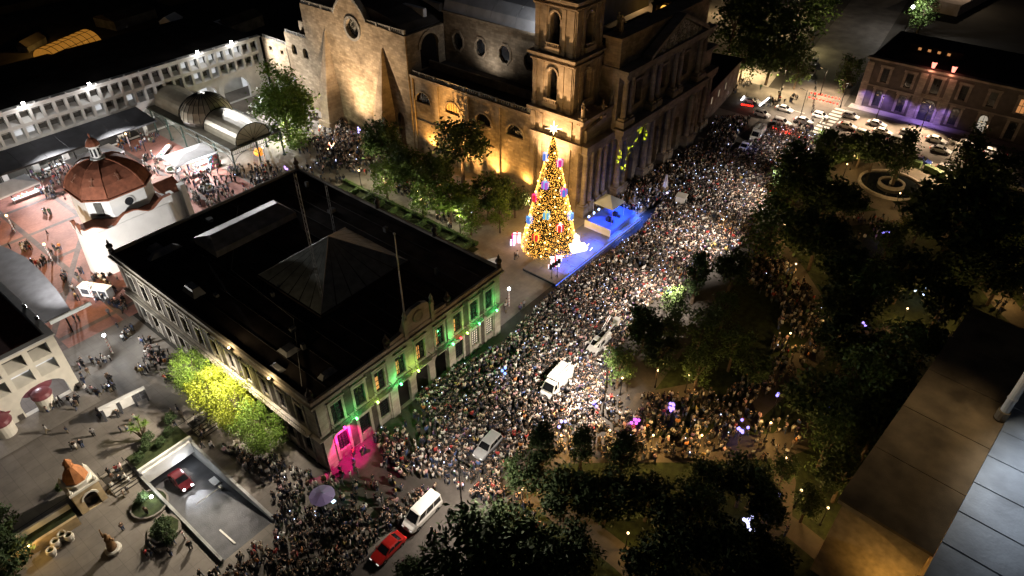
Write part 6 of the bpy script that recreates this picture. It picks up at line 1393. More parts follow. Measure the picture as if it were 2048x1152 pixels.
# trees between the town hall garden and the cathedral
GC = 'trees before the cathedral wall'
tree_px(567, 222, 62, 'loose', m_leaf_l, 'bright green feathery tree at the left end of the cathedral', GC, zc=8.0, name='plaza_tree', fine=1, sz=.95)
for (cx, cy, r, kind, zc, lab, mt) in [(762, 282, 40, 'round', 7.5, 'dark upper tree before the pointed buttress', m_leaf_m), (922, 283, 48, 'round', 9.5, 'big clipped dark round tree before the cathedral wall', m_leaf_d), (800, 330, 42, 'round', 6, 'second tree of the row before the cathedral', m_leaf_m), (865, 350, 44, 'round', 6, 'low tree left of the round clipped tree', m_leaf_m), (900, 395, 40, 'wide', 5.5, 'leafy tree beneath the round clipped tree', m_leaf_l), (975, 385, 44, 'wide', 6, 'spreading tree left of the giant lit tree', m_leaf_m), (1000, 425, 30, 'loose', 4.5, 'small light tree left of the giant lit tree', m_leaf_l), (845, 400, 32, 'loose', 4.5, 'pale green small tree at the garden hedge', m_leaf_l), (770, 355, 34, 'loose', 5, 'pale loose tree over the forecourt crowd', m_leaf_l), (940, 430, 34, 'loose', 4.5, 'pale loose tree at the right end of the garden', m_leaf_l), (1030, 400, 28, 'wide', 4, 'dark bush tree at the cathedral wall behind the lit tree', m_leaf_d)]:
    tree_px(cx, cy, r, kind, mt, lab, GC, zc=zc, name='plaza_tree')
p = G(585, 275, 0); lamp('left_tree_light', 'POINT', (p.x - 1.5, p.y - 1.5, 3.4), (1, .92, .55), 2600, size=.2)
t = thing('garden_lamp', 'low lamp under the bright green tree by the cathedral', 'lamp', (p.x - 1.5, p.y - 1.5, 0), 0, 'garden lamps'); M().tube([(0, 0, 0), (0, 0, 2.6)], .06, 6).build('post', m_iron, t); M().ball((0, 0, 2.8), .15).build('globe', m_bulb_w, t)
# yellow-lit trees on the plaza side of the town hall
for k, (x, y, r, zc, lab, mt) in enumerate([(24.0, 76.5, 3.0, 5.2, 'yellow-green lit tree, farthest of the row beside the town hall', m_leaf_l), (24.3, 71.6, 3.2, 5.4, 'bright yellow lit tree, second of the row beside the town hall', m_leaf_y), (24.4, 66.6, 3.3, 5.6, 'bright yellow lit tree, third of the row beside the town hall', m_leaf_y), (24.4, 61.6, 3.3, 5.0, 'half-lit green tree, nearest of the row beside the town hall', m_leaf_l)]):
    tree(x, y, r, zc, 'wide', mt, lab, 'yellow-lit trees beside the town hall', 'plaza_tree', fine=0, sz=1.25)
for y, w in ((73.0, 'farther'), (66.0, 'nearer')):
    t = thing('cornice_lamp', f'{w} of two added yellow lamps under the cornice above the lit trees', 'lamp', (PX0 - .75, y, PZ - .3), 0, 'added yellow lamps above the trees'); M().box(-.15, -.2, 0, .15, .2, .3).build('housing', m_iron, t); M().box(-.12, -.15, -.03, .12, .15, -.002).build('lens', m_bulb_w, t)  # lamps added to light the tree crowns from above
lamp('added_tree_light', 'SPOT', (26.5, 73.0, 11.4), (1, .88, .36), 2300, target=(23.8, 72, 6), angle=120, size=.2, blend=.8)
lamp('added_tree_light', 'SPOT', (26.5, 66.0, 11.4), (1, .86, .34), 2500, target=(23.8, 65.5, 6), angle=120, size=.2, blend=.8)
# palm-like shrubs and clipped balls by the ramp
SH = crown_mesh('shrub', 33, 1500, .09)
def shrub(px, py, r, label, mt=m_leaf_d, z=0, cat='shrub', x=None, y=None):
    p = G(px, py, z) if x is None else Vector((x, y, z)); t = thing('shrub', label, cat, (p.x, p.y, gz(p.x, p.y)), 0, 'shrubs of the lower corner')
    c = link('foliage', crown_with(SH, mt), t); c.scale = (r, r, r); c.location = (0, 0, r * .85 + .1); M().tube([(0, 0, 0), (0, 0, r)], .06, 5).build('stem', m_bark, t)
shrub(345, 845, 1.0, 'right clipped ball shrub above the ramp mouth'); shrub(300, 885, 1.0, 'left clipped ball shrub above the ramp mouth'); shrub(325, 1055, 1.3, 'dark shrub in the kerbed bed by the ramp'); shrub(285, 995, .9, 'dark shrub beside the white ground light'); shrub(340, 1075, 1.0, 'lower dark shrub in the kerbed bed by the ramp'); shrub(125, 980, .7, 'small shrub left of the domed gateway', m_leaf_m); shrub(8, 1075, 2.6, 'big dark bush at the lower left edge'); shrub(30, 1135, 2.8, 'lower dark bush at the lower left corner'); shrub(5, 1115, 2.6, 'dark bush filling the lower left corner')
for k, (x, y) in enumerate([(13.2, 72.2), (14.6, 73.2), (16.2, 72.4), (17.8, 73.3)]): shrub(0, 0, .8, f'dark shrub above the ramp mouth, {ORD[k]} from the left', x=x, y=y)
p = G(290, 880, 0); pm = thing('yucca_tree', 'spiky pale-green yucca tree beside the display board', 'tree', (p.x, p.y, 0))
rr = random.Random(8); tk = M(); fl = M()
for k in range(6):
    a = k * 1.05; tip = Vector((.9 * math.cos(a), .9 * math.sin(a), rr.uniform(2.2, 3.6))); tk.tube([(0, 0, 0), tip * .5 + Vector((0, 0, .2)), tip], [.16, .11, .08], 6)
    for j in range(46):
        b, e = rr.uniform(0, 6.28), rr.uniform(-.5, 1.3); d = Vector((math.cos(b) * math.cos(e), math.sin(b) * math.cos(e), math.sin(e))) * rr.uniform(.5, .8); w = d.cross(Vector((0, 0, 1))).normalized() * .05
        fl.quad(tip - w, tip + w, tip + d * .8 + w * .5, tip + d)
tk.build('trunk', m_bark, pm); fl.build('foliage', m_leaf_l, pm)
# top right trees beyond the cathedral
GT = 'trees beyond the crossing'
for k, (cx, cy, r, kind, lab) in enumerate([(1470, 50, 60, 'wide', 'big tree right of the cathedral, nearest the front'), (1530, 30, 62, 'wide', 'big tree at the top edge beyond the cathedral'), (1590, 70, 60, 'wide', 'big tree left of the side street'), (1545, 110, 46, 'wide', 'middle tree over the lit pavement beyond the crossing'), (1600, 130, 34, 'round', 'small tree at the mouth of the side street'), (1490, 110, 40, 'loose', 'loose tree right of the low dark building'), (1640, 20, 44, 'wide', 'dark tree at the top end of the side street'), (1700, 140, 30, 'loose', 'slim dark tree at the left corner of the street building'), (1850, 20, 30, 'loose', 'dark tree at the top edge above the street building')]):
    tree_px(cx, cy, r * .85, 'loose' if k % 2 == 0 else kind, m_leaf_m, lab, GT, name='street_tree')
LAMPW = {(1500, 150): 'on the lit pavement beyond the low building', (1560, 190): 'beside the white sedans at the crossing', (1460, 160): 'at the end of the low dark building', (1540, 60): 'under the big trees right of the cathedral', (1590, 30): 'highest under the trees right of the cathedral', (1640, 190): 'at the red marker lights', (1615, 100): 'beside the side street below the trees', (1760, 235): 'before the left end of the street building', (1850, 250): 'before the violet-lit arch', (1890, 340): 'on the park side of the cross street', (1960, 290): 'before the right end of the street building', (1440, 30): 'left of the top trees behind the cathedral', (1270, 15): 'beyond the cathedral roof between its towers', (1680, 215): 'leaning over the crosswalk', (1600, 235): 'among the white cars at the crossing'}
for (px, py, pw, col) in [(1500, 150, 900, (1, .75, .4)), (1560, 190, 1100, (1, .75, .42)), (1460, 160, 700, (1, .7, .35)), (1540, 60, 700, (1, .7, .3)), (1590, 30, 700, (1, .72, .35)), (1640, 190, 1200, (1, .72, .45)), (1615, 100, 700, (1, .85, .4)), (1760, 235, 800, (1, .7, .45)), (1850, 250, 800, (1, .7, .45)), (1890, 340, 700, (1, .7, .4)), (1960, 290, 500, (1, .72, .45)), (1440, 30, 500, (1, .7, .35)), (1270, 15, 600, (1, .6, .25)), (1680, 215, 900, (1, .78, .55)), (1600, 235, 1200, (1, .8, .6))]:
    p = G(px, py, 0); p.x -= 4.5 if px > 1700 and py < 300 else 0; street_lamp(p.x, p.y, 7.0, f'street lamp {LAMPW[(px, py)]}', 1, col, spot=False)
    if py < 120: lamp('street_light', 'POINT', (p.x - 1, p.y, 5.5), col, pw * 4, size=.2)
    else: lamp('street_light', 'SPOT', (p.x, p.y, 6.6), col, pw * (14 if 1600 < px < 1700 else 34 if px > 1700 else 16), target=(p.x - (3 if px > 1700 else .5), p.y, 0), size=.2, angle=104 if px > 1700 else 132, blend=.6)
# clipped hedges of the town hall garden
GH = 'clipped hedges in the town hall garden'
def hedge(x0, y0, x1, y1, h, label):
    rr = random.Random(int(x0 * 7 + y0 * 31)); t = thing('clipped_hedge', label, 'hedge', ((x0 + x1) / 2, (y0 + y1) / 2, 0), 0, GH)
    w, d = (x1 - x0) / 2, (y1 - y0) / 2
    M().box(-w + .1, -d + .1, 0, w - .1, d - .1, h - .08).build('core', m_leaf_d, t)
    v, f = [], []
    for _ in range(int((w * d * 4 + (w + d) * 4 * h) * 16)):
        k = rr.random(); x, y, z = rr.uniform(-w, w), rr.uniform(-d, d), rr.uniform(.1, h)
        if k < .5: z = h + rr.uniform(-.08, .05)
        elif k < .75: x = rr.choice((-w, w))
        else: y = rr.choice((-d, d))
        leaves(v, f, Vector((x, y, z)), 1, .03, .13, rr)
    me = bpy.data.meshes.new('foliage'); me.from_pydata([tuple(q) for q in v], [], f); me.materials.append(MATS['leaf_hedge']); link('foliage', me, t)
mat('leaf_hedge', (.1, .17, .03), .7, var=.4, scale=3)
for k in range(9):
    y = 71.5 + 3.9 * k; n_ = ('first', 'second', 'third', 'fourth', 'fifth', 'sixth', 'seventh', 'eighth', 'ninth')[k]
    hedge(68.0, y, 76.2, y + .8, .9, f'cross hedge, {n_} from the right end of the garden')
    xs = 70.2 if k % 2 else 73.4
    hedge(xs, y + .85, xs + .8, y + 3.8, .8, f'short link hedge behind the {n_} cross hedge from the right')
hedge(76.4, 71, 77.2, 108, .8, 'long straight hedge edging the garden towards the cathedral')
sheet('garden_lawn', rect(66.5, 70, 76.3, 108), m_grass, .01)
for y in (76, 86, 96, 104): 
    t = thing('garden_lamp', f'low garden lamp among hedges, {("rightmost", "second from right", "second from left", "leftmost")[[76, 86, 96, 104].index(y)]}', 'lamp', (77.8, y, 0), 0, 'garden lamps'); M().tube([(0, 0, 0), (0, 0, 3.6)], .06, 6).build('post', m_iron, t); M().ball((0, 0, 3.8), .18).build('globe', m_bulb_w, t)
    lamp('garden_light', 'POINT', (77.8, y, 4.3), (1, .9, .6), 1300, size=.2)
for k, a in enumerate((20, 110, 200, 290)):
    x, y = fc.x + 9.4 * math.cos(R(a)), fc.y + 9.4 * math.sin(R(a)); t = thing('park_lamp', f'short warm park lamp at the round fountain, {ORD[k]} counted from the street side', 'park lamp', (x, y, .03), 0, 'park lamps at the fountain'); M().tube([(0, 0, 0), (0, 0, 3.2)], [.08, .05], 6).build('post', m_iron, t); M().ball((0, 0, 3.42), .15, 8, 5).build('globe', m_bulb_w, t); lamp('park_light', 'POINT', (x, y, 3.9), (1, .66, .28), 420, size=.15)
# round hedge ring behind the fountain
for k in range(10):
    a0 = R(-60 + 24 * k); t = thing('fountain_hedge', f'{ORD[k]} piece of the dark curved hedge round the park fountain', 'hedge', (fc.x, fc.y, 0), a0, 'curved hedge pieces round the fountain')
    poly = [(12.2 * math.cos(R(q)), 12.2 * math.sin(R(q))) for q in range(0, 23, 4)] + [(13.4 * math.cos(R(q)), 13.4 * math.sin(R(q))) for q in range(20, -1, -4)]
    M().prism(poly, 0, 1.2).build('core', m_leaf_d, t)

# ---------------------------------------------------------------- vehicles (front towards +x)
m_tyre = mat('tyre_rubber', (.015, .015, .015), .85); m_rim = mat('alloy_rim', (.4, .4, .41), .35, .8); m_wind = glass('car_glass', (.01, .011, .013), .08)
m_headl = mat('head_lamp', (.7, .7, .7), .2, emit=(1, .95, .85), estr=.5); m_tail = mat('tail_lamp', (.35, .02, .02), .3, emit=(1, .05, .03), estr=1.0)
def paint(name, col): return mat('paint_' + name, col, .28, .1, var=.05, scale=1.0, spec=.6)
VCACHE = {}
def vehicle(kind, colname, col, loc, rz, name, label, cat, group=None, lights=0.0, roof_extra=None):
    SP = {  # length, width, belt, roof, wheelbase ends, greenhouse x: rear base, rear top, front top, front base, bonnet height, tail height
        'sedan': (4.4, 1.76, .92, 1.44, (-1.32, 1.34), (-1.75, -1.05, .25, 1.05), .78, .9),
        'hatch': (3.9, 1.72, .95, 1.52, (-1.2, 1.25), (-1.85, -1.5, .3, 1.05), .82, .95),
        'suv': (4.6, 1.86, 1.05, 1.72, (-1.35, 1.4), (-2.15, -1.85, .35, 1.1), .98, 1.05),
        'van': (5.3, 1.92, 1.25, 2.25, (-1.6, 1.65), (-2.58, -2.5, 1.05, 1.95), 1.12, 1.25),
        'boxvan': (6.0, 2.1, 1.3, 2.4, (-1.9, 1.9), (1.05, 1.1, 1.75, 2.45), 1.2, 1.3),
        'pickup': (5.2, 1.85, 1.05, 1.75, (-1.6, 1.6), (-.55, -.45, .55, 1.25), 1.0, 1.0)}[kind]
    L, W, belt, roof, wb, gx, bon, tl = SP
    t = thing(name, label, cat, loc, rz, group)
    key = (kind, colname)
    if key not in VCACHE:
        P_ = paint(colname, col); parts = []
        h = L / 2; w = W / 2
        st = [(-h, .55, .32, tl * .86), (-h + .12, .92, .26, tl), (gx[0], 1.0, .22, max(tl, belt * .99)), (gx[3], 1.0, .22, belt), (h - .5, .97, .22, bon * .97), (h - .1, .88, .26, bon * .84), (h, .6, .34, bon * .7)]
        if kind in ('pickup',): st = [(-h, .9, .35, belt), (-h + .1, 1.0, .3, belt + .02), (gx[0], 1.0, .25, belt + .02), (gx[3], 1.0, .22, belt), (h - .4, .98, .22, bon * .96), (h - .06, .9, .3, bon * .85), (h, .7, .4, bon * .7)]
        secs = []
        for x, k, zb, zt in st:
            ww = w * k; secs.append([(x, -ww * .9, zb), (x, ww * .9, zb), (x, ww, zb + .18), (x, ww, zt - .16), (x, ww * .9, zt), (x, -ww * .9, zt), (x, -ww, zt - .16), (x, -ww, zb + .18)])
        parts.append(('body', M().loft(secs).mesh('body'), P_, None))
        wt = w * .8; b0, b1 = w * .93, wt
        gh = M().hexa([(gx[0], -b0, belt - .03), (gx[3], -b0, belt - .03), (gx[3], b0, belt - .03), (gx[0], b0, belt - .03)], [(gx[1], -b1, roof - .06), (gx[2], -b1, roof - .06), (gx[2], b1, roof - .06), (gx[1], b1, roof - .06)])
        gh.hexa([(gx[1] - .05, -b1 - .02, roof - .058), (gx[2] + .05, -b1 - .02, roof - .058), (gx[2] + .05, b1 + .02, roof - .058), (gx[1] - .05, b1 + .02, roof - .058)], [(gx[1] + .1, -b1 * .85, roof), (gx[2] - .1, -b1 * .85, roof), (gx[2] - .1, b1 * .85, roof), (gx[1] + .1, b1 * .85, roof)])
        parts.append(('cabin', gh.mesh('cabin'), P_, None))
        def lerp(a, b, s): return a + (b - a) * s
        def panel(fn, u0, u1, v0, v1): return [fn(u0, v0), fn(u1, v0), fn(u1, v1), fn(u0, v1)]
        fw_ = lambda u, v: (lerp(gx[3], gx[2], v) + .015, lerp(-lerp(b0, b1, v), lerp(b0, b1, v), u), lerp(belt - .03, roof - .06, v) + .012)
        rw_ = lambda u, v: (lerp(gx[0], gx[1], v) - .015, lerp(-lerp(b0, b1, v), lerp(b0, b1, v), u), lerp(belt - .03, roof - .06, v) + .012)
        parts.append(('windscreen', M().quad(*panel(fw_, .06, .94, .08, .95)).mesh('windscreen'), m_wind, None))
        if kind != 'boxvan': parts.append(('rear_window', M().quad(*panel(rw_, .1, .9, .15, .9)).mesh('rear_window'), m_wind, None))
        for s in (-1, 1):
            sf = lambda u, v, s=s: (lerp(lerp(gx[0], gx[1], v), lerp(gx[3], gx[2], v), u), s * (lerp(b0, b1, v) + .015), lerp(belt - .03, roof - .06, v))
            segs = [(.06, .5), (.53, .92)] if kind in ('sedan', 'hatch', 'pickup') else ([(.04, .32), (.35, .63), (.66, .93)] if kind in ('suv', 'van') else [(.1, .9)])
            for u0, u1 in segs: parts.append(('side_window', M().quad(*panel(sf, u0, u1, .14, .9)).mesh('side_window'), m_wind, None))
            hl = M().box(h - .16, s * w * .62 - .17, bon * .62, h + .01, s * w * .62 + .17, bon * .62 + .14).mesh('headlight'); parts.append(('headlight', hl, m_headl, None))
            tlm = M().box(-h - .01, s * w * .72 - .13, tl * .62, -h + .1, s * w * .72 + .13, tl * .62 + .2).mesh('taillight'); parts.append(('taillight', tlm, m_tail, None))
            parts.append(('mirror', M().box(gx[3] - .25, s * (w + .02) - .1 * (s < 0), belt, gx[3] - .05, s * (w + .02) + .1 * (s > 0), belt + .14).mesh('mirror'), P_, None))
        if kind == 'boxvan':
            bx = M().box(-h, -w, .5, 1.0, w, 2.5).box(-h + .2, -w * .7, 2.502, .7, -w * .25, 2.62); parts.append(('cargo_box', bx.mesh('cargo_box'), P_, None))
            parts.append(('roof_ladder', M().tube([(-h, .35, 2.65), (.9, .35, 2.65)], .05, 4).tube([(-h, .8, 2.65), (.9, .8, 2.65)], .05, 4).mesh('roof_ladder'), m_pole, None))
        if kind == 'pickup': parts.append(('load_bed', M().box(-h + .15, -w * .8, belt + .021, gx[0] - .08, w * .8, belt + .03).mesh('load_bed'), m_blk, None))
        R_ = .33 if kind not in ('van', 'boxvan', 'suv', 'pickup') else .37
        ty = M().lathe([(R_ * .6, -.1), (R_ * .95, -.1), (R_, -.06), (R_, .06), (R_ * .95, .1), (R_ * .6, .1)], 14).mesh('tyre'); rm = M().lathe([(R_ * .62, -.09), (R_ * .62, .085), (R_ * .2, .105)], 10).mesh('rim')
        for me in (ty, rm): me.transform(Matrix.Rotation(R(90), 4, 'X'))
        parts.append(('wheels', (ty, rm, R_, wb, w), None, None)); VCACHE[key] = parts
        for nm, me, m, _ in parts:
            if m is not None: me.materials.append(m)
        ty.materials.append(m_tyre); rm.materials.append(m_rim)
    for nm, me, m, _ in VCACHE[key]:
        if nm == 'wheels':
            ty, rm, R_, wb, w = me
            for x in wb:
                for s in (-1, 1):
                    wo = link('wheel', ty, t); wo.location = (x, s * (w - .08), R_); ri = link('rim', rm, wo)
                    if s > 0: ri.rotation_euler = (0, 0, math.pi)
        else: link(nm, me, t)
    if lights:
        c, s = math.cos(rz), math.sin(rz)
        for q in (-.55, .55): lamp('head_beam', 'SPOT', (loc[0] + c * (L / 2 + .25) - s * q, loc[1] + s * (L / 2 + .25) + c * q, loc[2] + 1.0), (.95, .97, 1), lights, target=(loc[0] + c * (L / 2 + 7) - s * q, loc[1] + s * (L / 2 + 7) + c * q, loc[2] - .3), angle=70, size=.06)
    return t
VEH = []
def car(px, py, rz, kind, colname, col, label, cat='car', name='parked_car', group='cars on the cross street', z=None, **kw):
    p = G(px, py, 0); VEH.append((p.x, p.y, rz, 3.2 if kind in ('van', 'boxvan') else 2.6, 1.3)); return vehicle(kind, colname, col, (p.x, p.y, gz(p.x, p.y) if z is None else z), R(rz), name, label, cat, group, **kw)
WH = (.62, .61, .59); SV = (.35, .36, .38)
car(845, 1032, 182 + 0, 'van', 'white', WH, 'long white passenger van parked at the park edge', 'van', 'passenger_van', None)
car(776, 1096, 181, 'sedan', 'red', (.3, .012, .01), 'red sedan parked behind the white van', 'car', 'parked_car', None)
car(976, 898, 184, 'suv', 'silver', SV, 'silver sport utility car standing in the crowd near the town hall', 'car', 'parked_car', None)
car(1112, 775, 184, 'boxvan', 'white', WH, 'white box van with roof ladder stuck in the crowd', 'van', 'box_van', None)
bt = car(1196, 694, 184, 'pickup', 'white', WH, 'white bucket truck with raised boom in the crowd', 'truck', 'bucket_truck', None)
M().box(-2.4, .2, 1.08, -.9, .9, 1.7).build('turntable', m_white, bt); M().tube([(-1.8, .55, 1.9), (2.6, .75, 2.5)], .2, 6).build('boom', m_white, bt); M().tube([(2.6, .95, 2.6), (-3.4, .85, 3.0)], .16, 6).build('upper_boom', m_white, bt)
M().box(-4.2, .45, 2.5, -3.4, 1.2, 3.5).build('bucket', m_white, bt); M().tube([(-2.4, -.9, 1.3), (-5.2, -1.1, 2.2)], .06, 4).tube([(-2.4, -.6, 1.3), (-5.2, -.8, 2.2)], .06, 4).build('ladder', m_pole, bt)
car(1488, 299, 186, 'pickup', 'white', WH, 'white pickup in the far end of the crowd', 'truck', 'pickup_truck', None); car(1513, 276, 186, 'boxvan', 'white', WH, 'white box van with blue light behind the pickup in the far crowd', 'van', 'box_van', None)
p = G(1513, 276, 2.6); lamp('blue_strobe', 'POINT', (p.x - 3.6, p.y, 2.8), (.15, .2, 1), 60, size=.1)
for (px, py, kind, cn, c, lab) in [(1503, 206, 'sedan', 'white', WH, 'white sedan nearest the lit trees at the crossing'), (1568, 222, 'sedan', 'white', WH, 'white sedan, upper one in the middle of the crossing'), (1562, 250, 'suv', 'white', WH, 'white car among people at the lower side of the crossing'), (1640, 236, 'hatch', 'white', WH, 'white hatchback beyond the red light strips'), (1693, 256, 'sedan', 'white', WH, 'white sedan beside the leaning lamp at the crossing'), (1752, 252, 'sedan', 'silver', SV, 'silver sedan at the left end of the street building'), (1815, 273, 'hatch', 'pearl', (.5, .5, .52), 'pale hatchback before the violet-lit arch'), (1871, 284, 'sedan', 'white', WH, 'white sedan right of the violet-lit arch'), (1922, 292, 'pickup', 'white', WH, 'white pickup before the street building'), (1985, 310, 'hatch', 'silver', SV, 'silver hatchback right of the white pickup'), (2034, 322, 'sedan', 'pearl', (.5, .5, .52), 'pale sedan at the right edge of the street'), (1840, 325, 'sedan', 'blue', (.015, .025, .11), 'dark blue sedan parked on the park side'), (1890, 343, 'hatch', 'dark', (.05, .05, .055), 'dark hatchback behind the dark blue sedan'), (1946, 355, 'sedan', 'grey', (.16, .16, .17), 'grey sedan parked among trees on the park side'), (2026, 376, 'suv', 'pearl', (.5, .5, .52), 'pale sport utility car at the right edge by the park'), (1980, 352, 'hatch', 'white', WH, 'white hatchback half hidden by trees at the right'), (1606, 246, 'sedan', 'silver', SV, 'silver sedan between the two white cars at the crossing'), (1523, 232, 'hatch', 'white', WH, 'white hatchback at the edge of the far crowd'), (1726, 272, 'hatch', 'white', WH, 'white hatchback on the park side of the crosswalk'), (1764, 268, 'sedan', 'white', WH, 'white sedan in the near lane before the violet wall'), (1796, 286, 'suv', 'white', WH, 'white sport utility car in the near lane'), (1880, 304, 'sedan', 'silver', SV, 'silver sedan in the near lane below the white pickup'), (1952, 322, 'sedan', 'white', WH, 'white sedan in the near lane at right'), (1700, 236, 'hatch', 'silver', SV, 'silver hatchback at the corner kerb of the street building')]:
    car(px, py, -90 + rr.uniform(-4, 4), kind, cn, c, lab)
car(1622, 148, 190, 'sedan', 'white', WH, 'white sedan coming down the side street', lights=60); car(1628, 128, 190, 'hatch', 'silver', SV, 'silver hatchback up the side street')
for k in range(7):
    p = G(1632 - 1.5 * k, 168 + 12 * k, 0)
    t = thing('parked_motorcycle', f'dark motorcycle in the column at the side street mouth, {("first", "second", "third", "fourth", "fifth", "sixth", "seventh")[k]} from the top', 'motorcycle', tuple(p), R(200 + 10 * (k % 3)), 'motorcycles at the crossing')
    for x in (-.65, .65):
        wo = M().lathe([(.2, -.05), (.31, -.05), (.31, .05), (.2, .05)], 12).build('wheel', m_tyre, t); wo.rotation_euler = (R(90), 0, 0); wo.location = (x, 0, .31)
    M().tube([(-.6, 0, .5), (-.1, 0, .75), (.35, 0, .8), (.6, 0, .4)], [.1, .17, .15, .06], 6).build('body', m_blk, t); M().box(-.7, -.14, .78, -.05, .14, .88).build('seat', m_tyre, t); M().tube([(.4, -.35, 1.05), (.45, 0, .95), (.4, .35, 1.05)], .025, 4).build('handlebar', m_iron, t)
rcar = vehicle('sedan', 'maroon', (.1, .012, .016), (15.4, 67.9, -3.28), R(-92), 'parked_car', 'dark red car with headlights on coming up the parking ramp', 'car', None, lights=900)
rcar.rotation_euler = (0, R(-8.9), R(-92))
for q in (-.55, .55): M().ball((2.2, q, .68), .13, 8, 5).build('lit_headlight', m_bulb_c, rcar)
# rope lights closing the crossing
m_redl = glow('red_marker', (1, .02, .01), 3.0); m_whl = glow('white_marker', (.95, .95, 1), 4.0)
for nm, a, b, n, m_, lab in [('upper', (1618, 192), (1680, 206), 9, m_redl, 'upper row of red marker lights across the side street'), ('lower', (1614, 201), (1676, 216), 9, m_redl, 'lower row of red marker lights across the side street'), ('wr', (1539, 201), (1517, 219), 10, m_whl, 'right row of white marker lights near the first sedan'), ('wl', (1487, 200), (1481, 208), 5, m_whl, 'left row of white marker lights near the first sedan'), ('rr', (1480, 216), (1505, 220), 6, m_redl, 'red marker lights below the first sedan'), ('bg', (1540, 262), (1600, 285), 9, m_redl, 'broken red marker lights inside the far end of the crowd')]:
    A, B = G(*a, 0), G(*b, 0); t = thing('marker_light_row', lab, 'marker lights', tuple((A + B) / 2), 0, 'marker lights at the crossing')
    d = (B - A) / 2; M().tube([-d + Vector((0, 0, .9)), d + Vector((0, 0, .9))], .03, 4).build('rope', m_iron, t)
    for s in (-1, 1): M().tube([d * s, d * s + Vector((0, 0, .95))], .05, 5).build('stand', m_iron, t)
    for k in range(n): q = -d + 2 * d * (k + .5) / n; M().ball((q.x, q.y, 1.0), .24, 6, 4).build('marker', m_, t)
lamp('red_marker_glow', 'POINT', (G(1648, 204, 0).x, G(1648, 204, 0).y, 1.6), (1, .1, .05), 120, size=.5); lamp('red_marker_glow', 'POINT', (G(1570, 274, 0).x, G(1570, 274, 0).y, 2.4), (1, .15, .08), 220, size=.5)
# painted lines on the cross street
for k in range(8):
    y = -20 + 11 * k; o = M().box(172.3, y, 0, 172.5, y + 4, .009).build('lane_line', m_line, None); o['kind'] = 'structure'
for k in range(9): o = M().box(163 + 2.1 * k, 38.2, 0, 164.1 + 2.1 * k, 41.2, .0095).build('crosswalk_stripe', m_line, None); o['kind'] = 'structure'
# small kiosk in the crowd, umbrella, ring ornaments
kb = thing('white_kiosk', 'small white box kiosk standing in the upper crowd', 'kiosk', tuple(G(1360, 412, 0)), R(10)); M().box(-.9, -.9, 0, .9, .9, 2.3).build('body', m_white, kb); M().box(-1.05, -1.05, 2.3, 1.05, 1.05, 2.5).build('roof', m_white, kb); M().box(-.6, -.93, 1.0, .6, -.902, 1.8).build('hatch', m_awn, kb)
um = thing('violet_umbrella', 'large violet umbrella among the people near the ramp end', 'umbrella', tuple(G(650, 1012, 0)))
m_umb = mat('violet_cloth', (.3, .24, .5), .7, var=.15)
for k in range(8):
    a, b = k * math.pi / 4, (k + 1) * math.pi / 4; M().add([(0, 0, 2.75), (1.55 * math.cos(a), 1.55 * math.sin(a), 2.1), (1.5 * math.cos((a + b) / 2), 1.5 * math.sin((a + b) / 2), 2.16), (1.55 * math.cos(b), 1.55 * math.sin(b), 2.1)], [(0, 1, 2), (0, 2, 3)]).build('canopy_panel', m_umb, um)
M().tube([(0, 0, 0), (0, 0, 2.85)], .03, 5).build('pole', m_pole, um); M().box(.5, -1.1, .9, 1.0, -.7, .92).build('lit_tablet', glow('tablet', (.5, .75, 1), 2.5), um)
for k, (px, py, lab) in enumerate([(1417, 222, 'lowest of three white ring ornaments'), (1434, 207, 'middle of three white ring ornaments'), (1451, 192, 'highest of three white ring ornaments')]):
    t = thing('ring_ornament', lab + ' beside the low building', 'ornament', tuple(G(px, py + 6, 0)), R(8), 'white ring ornaments')
    M().tube([(1.6 * math.cos(2 * math.pi * q / 18), 0, 2.1 + 1.6 * math.sin(2 * math.pi * q / 18)) for q in range(19)], .22, 6).build('ring', m_white, t); M().box(-.5, -.3, 0, .5, .3, .5).build('base', m_iron, t)
    M().ball((0, 0, 1.8), .6, 8, 5).build('figure', m_white, t)

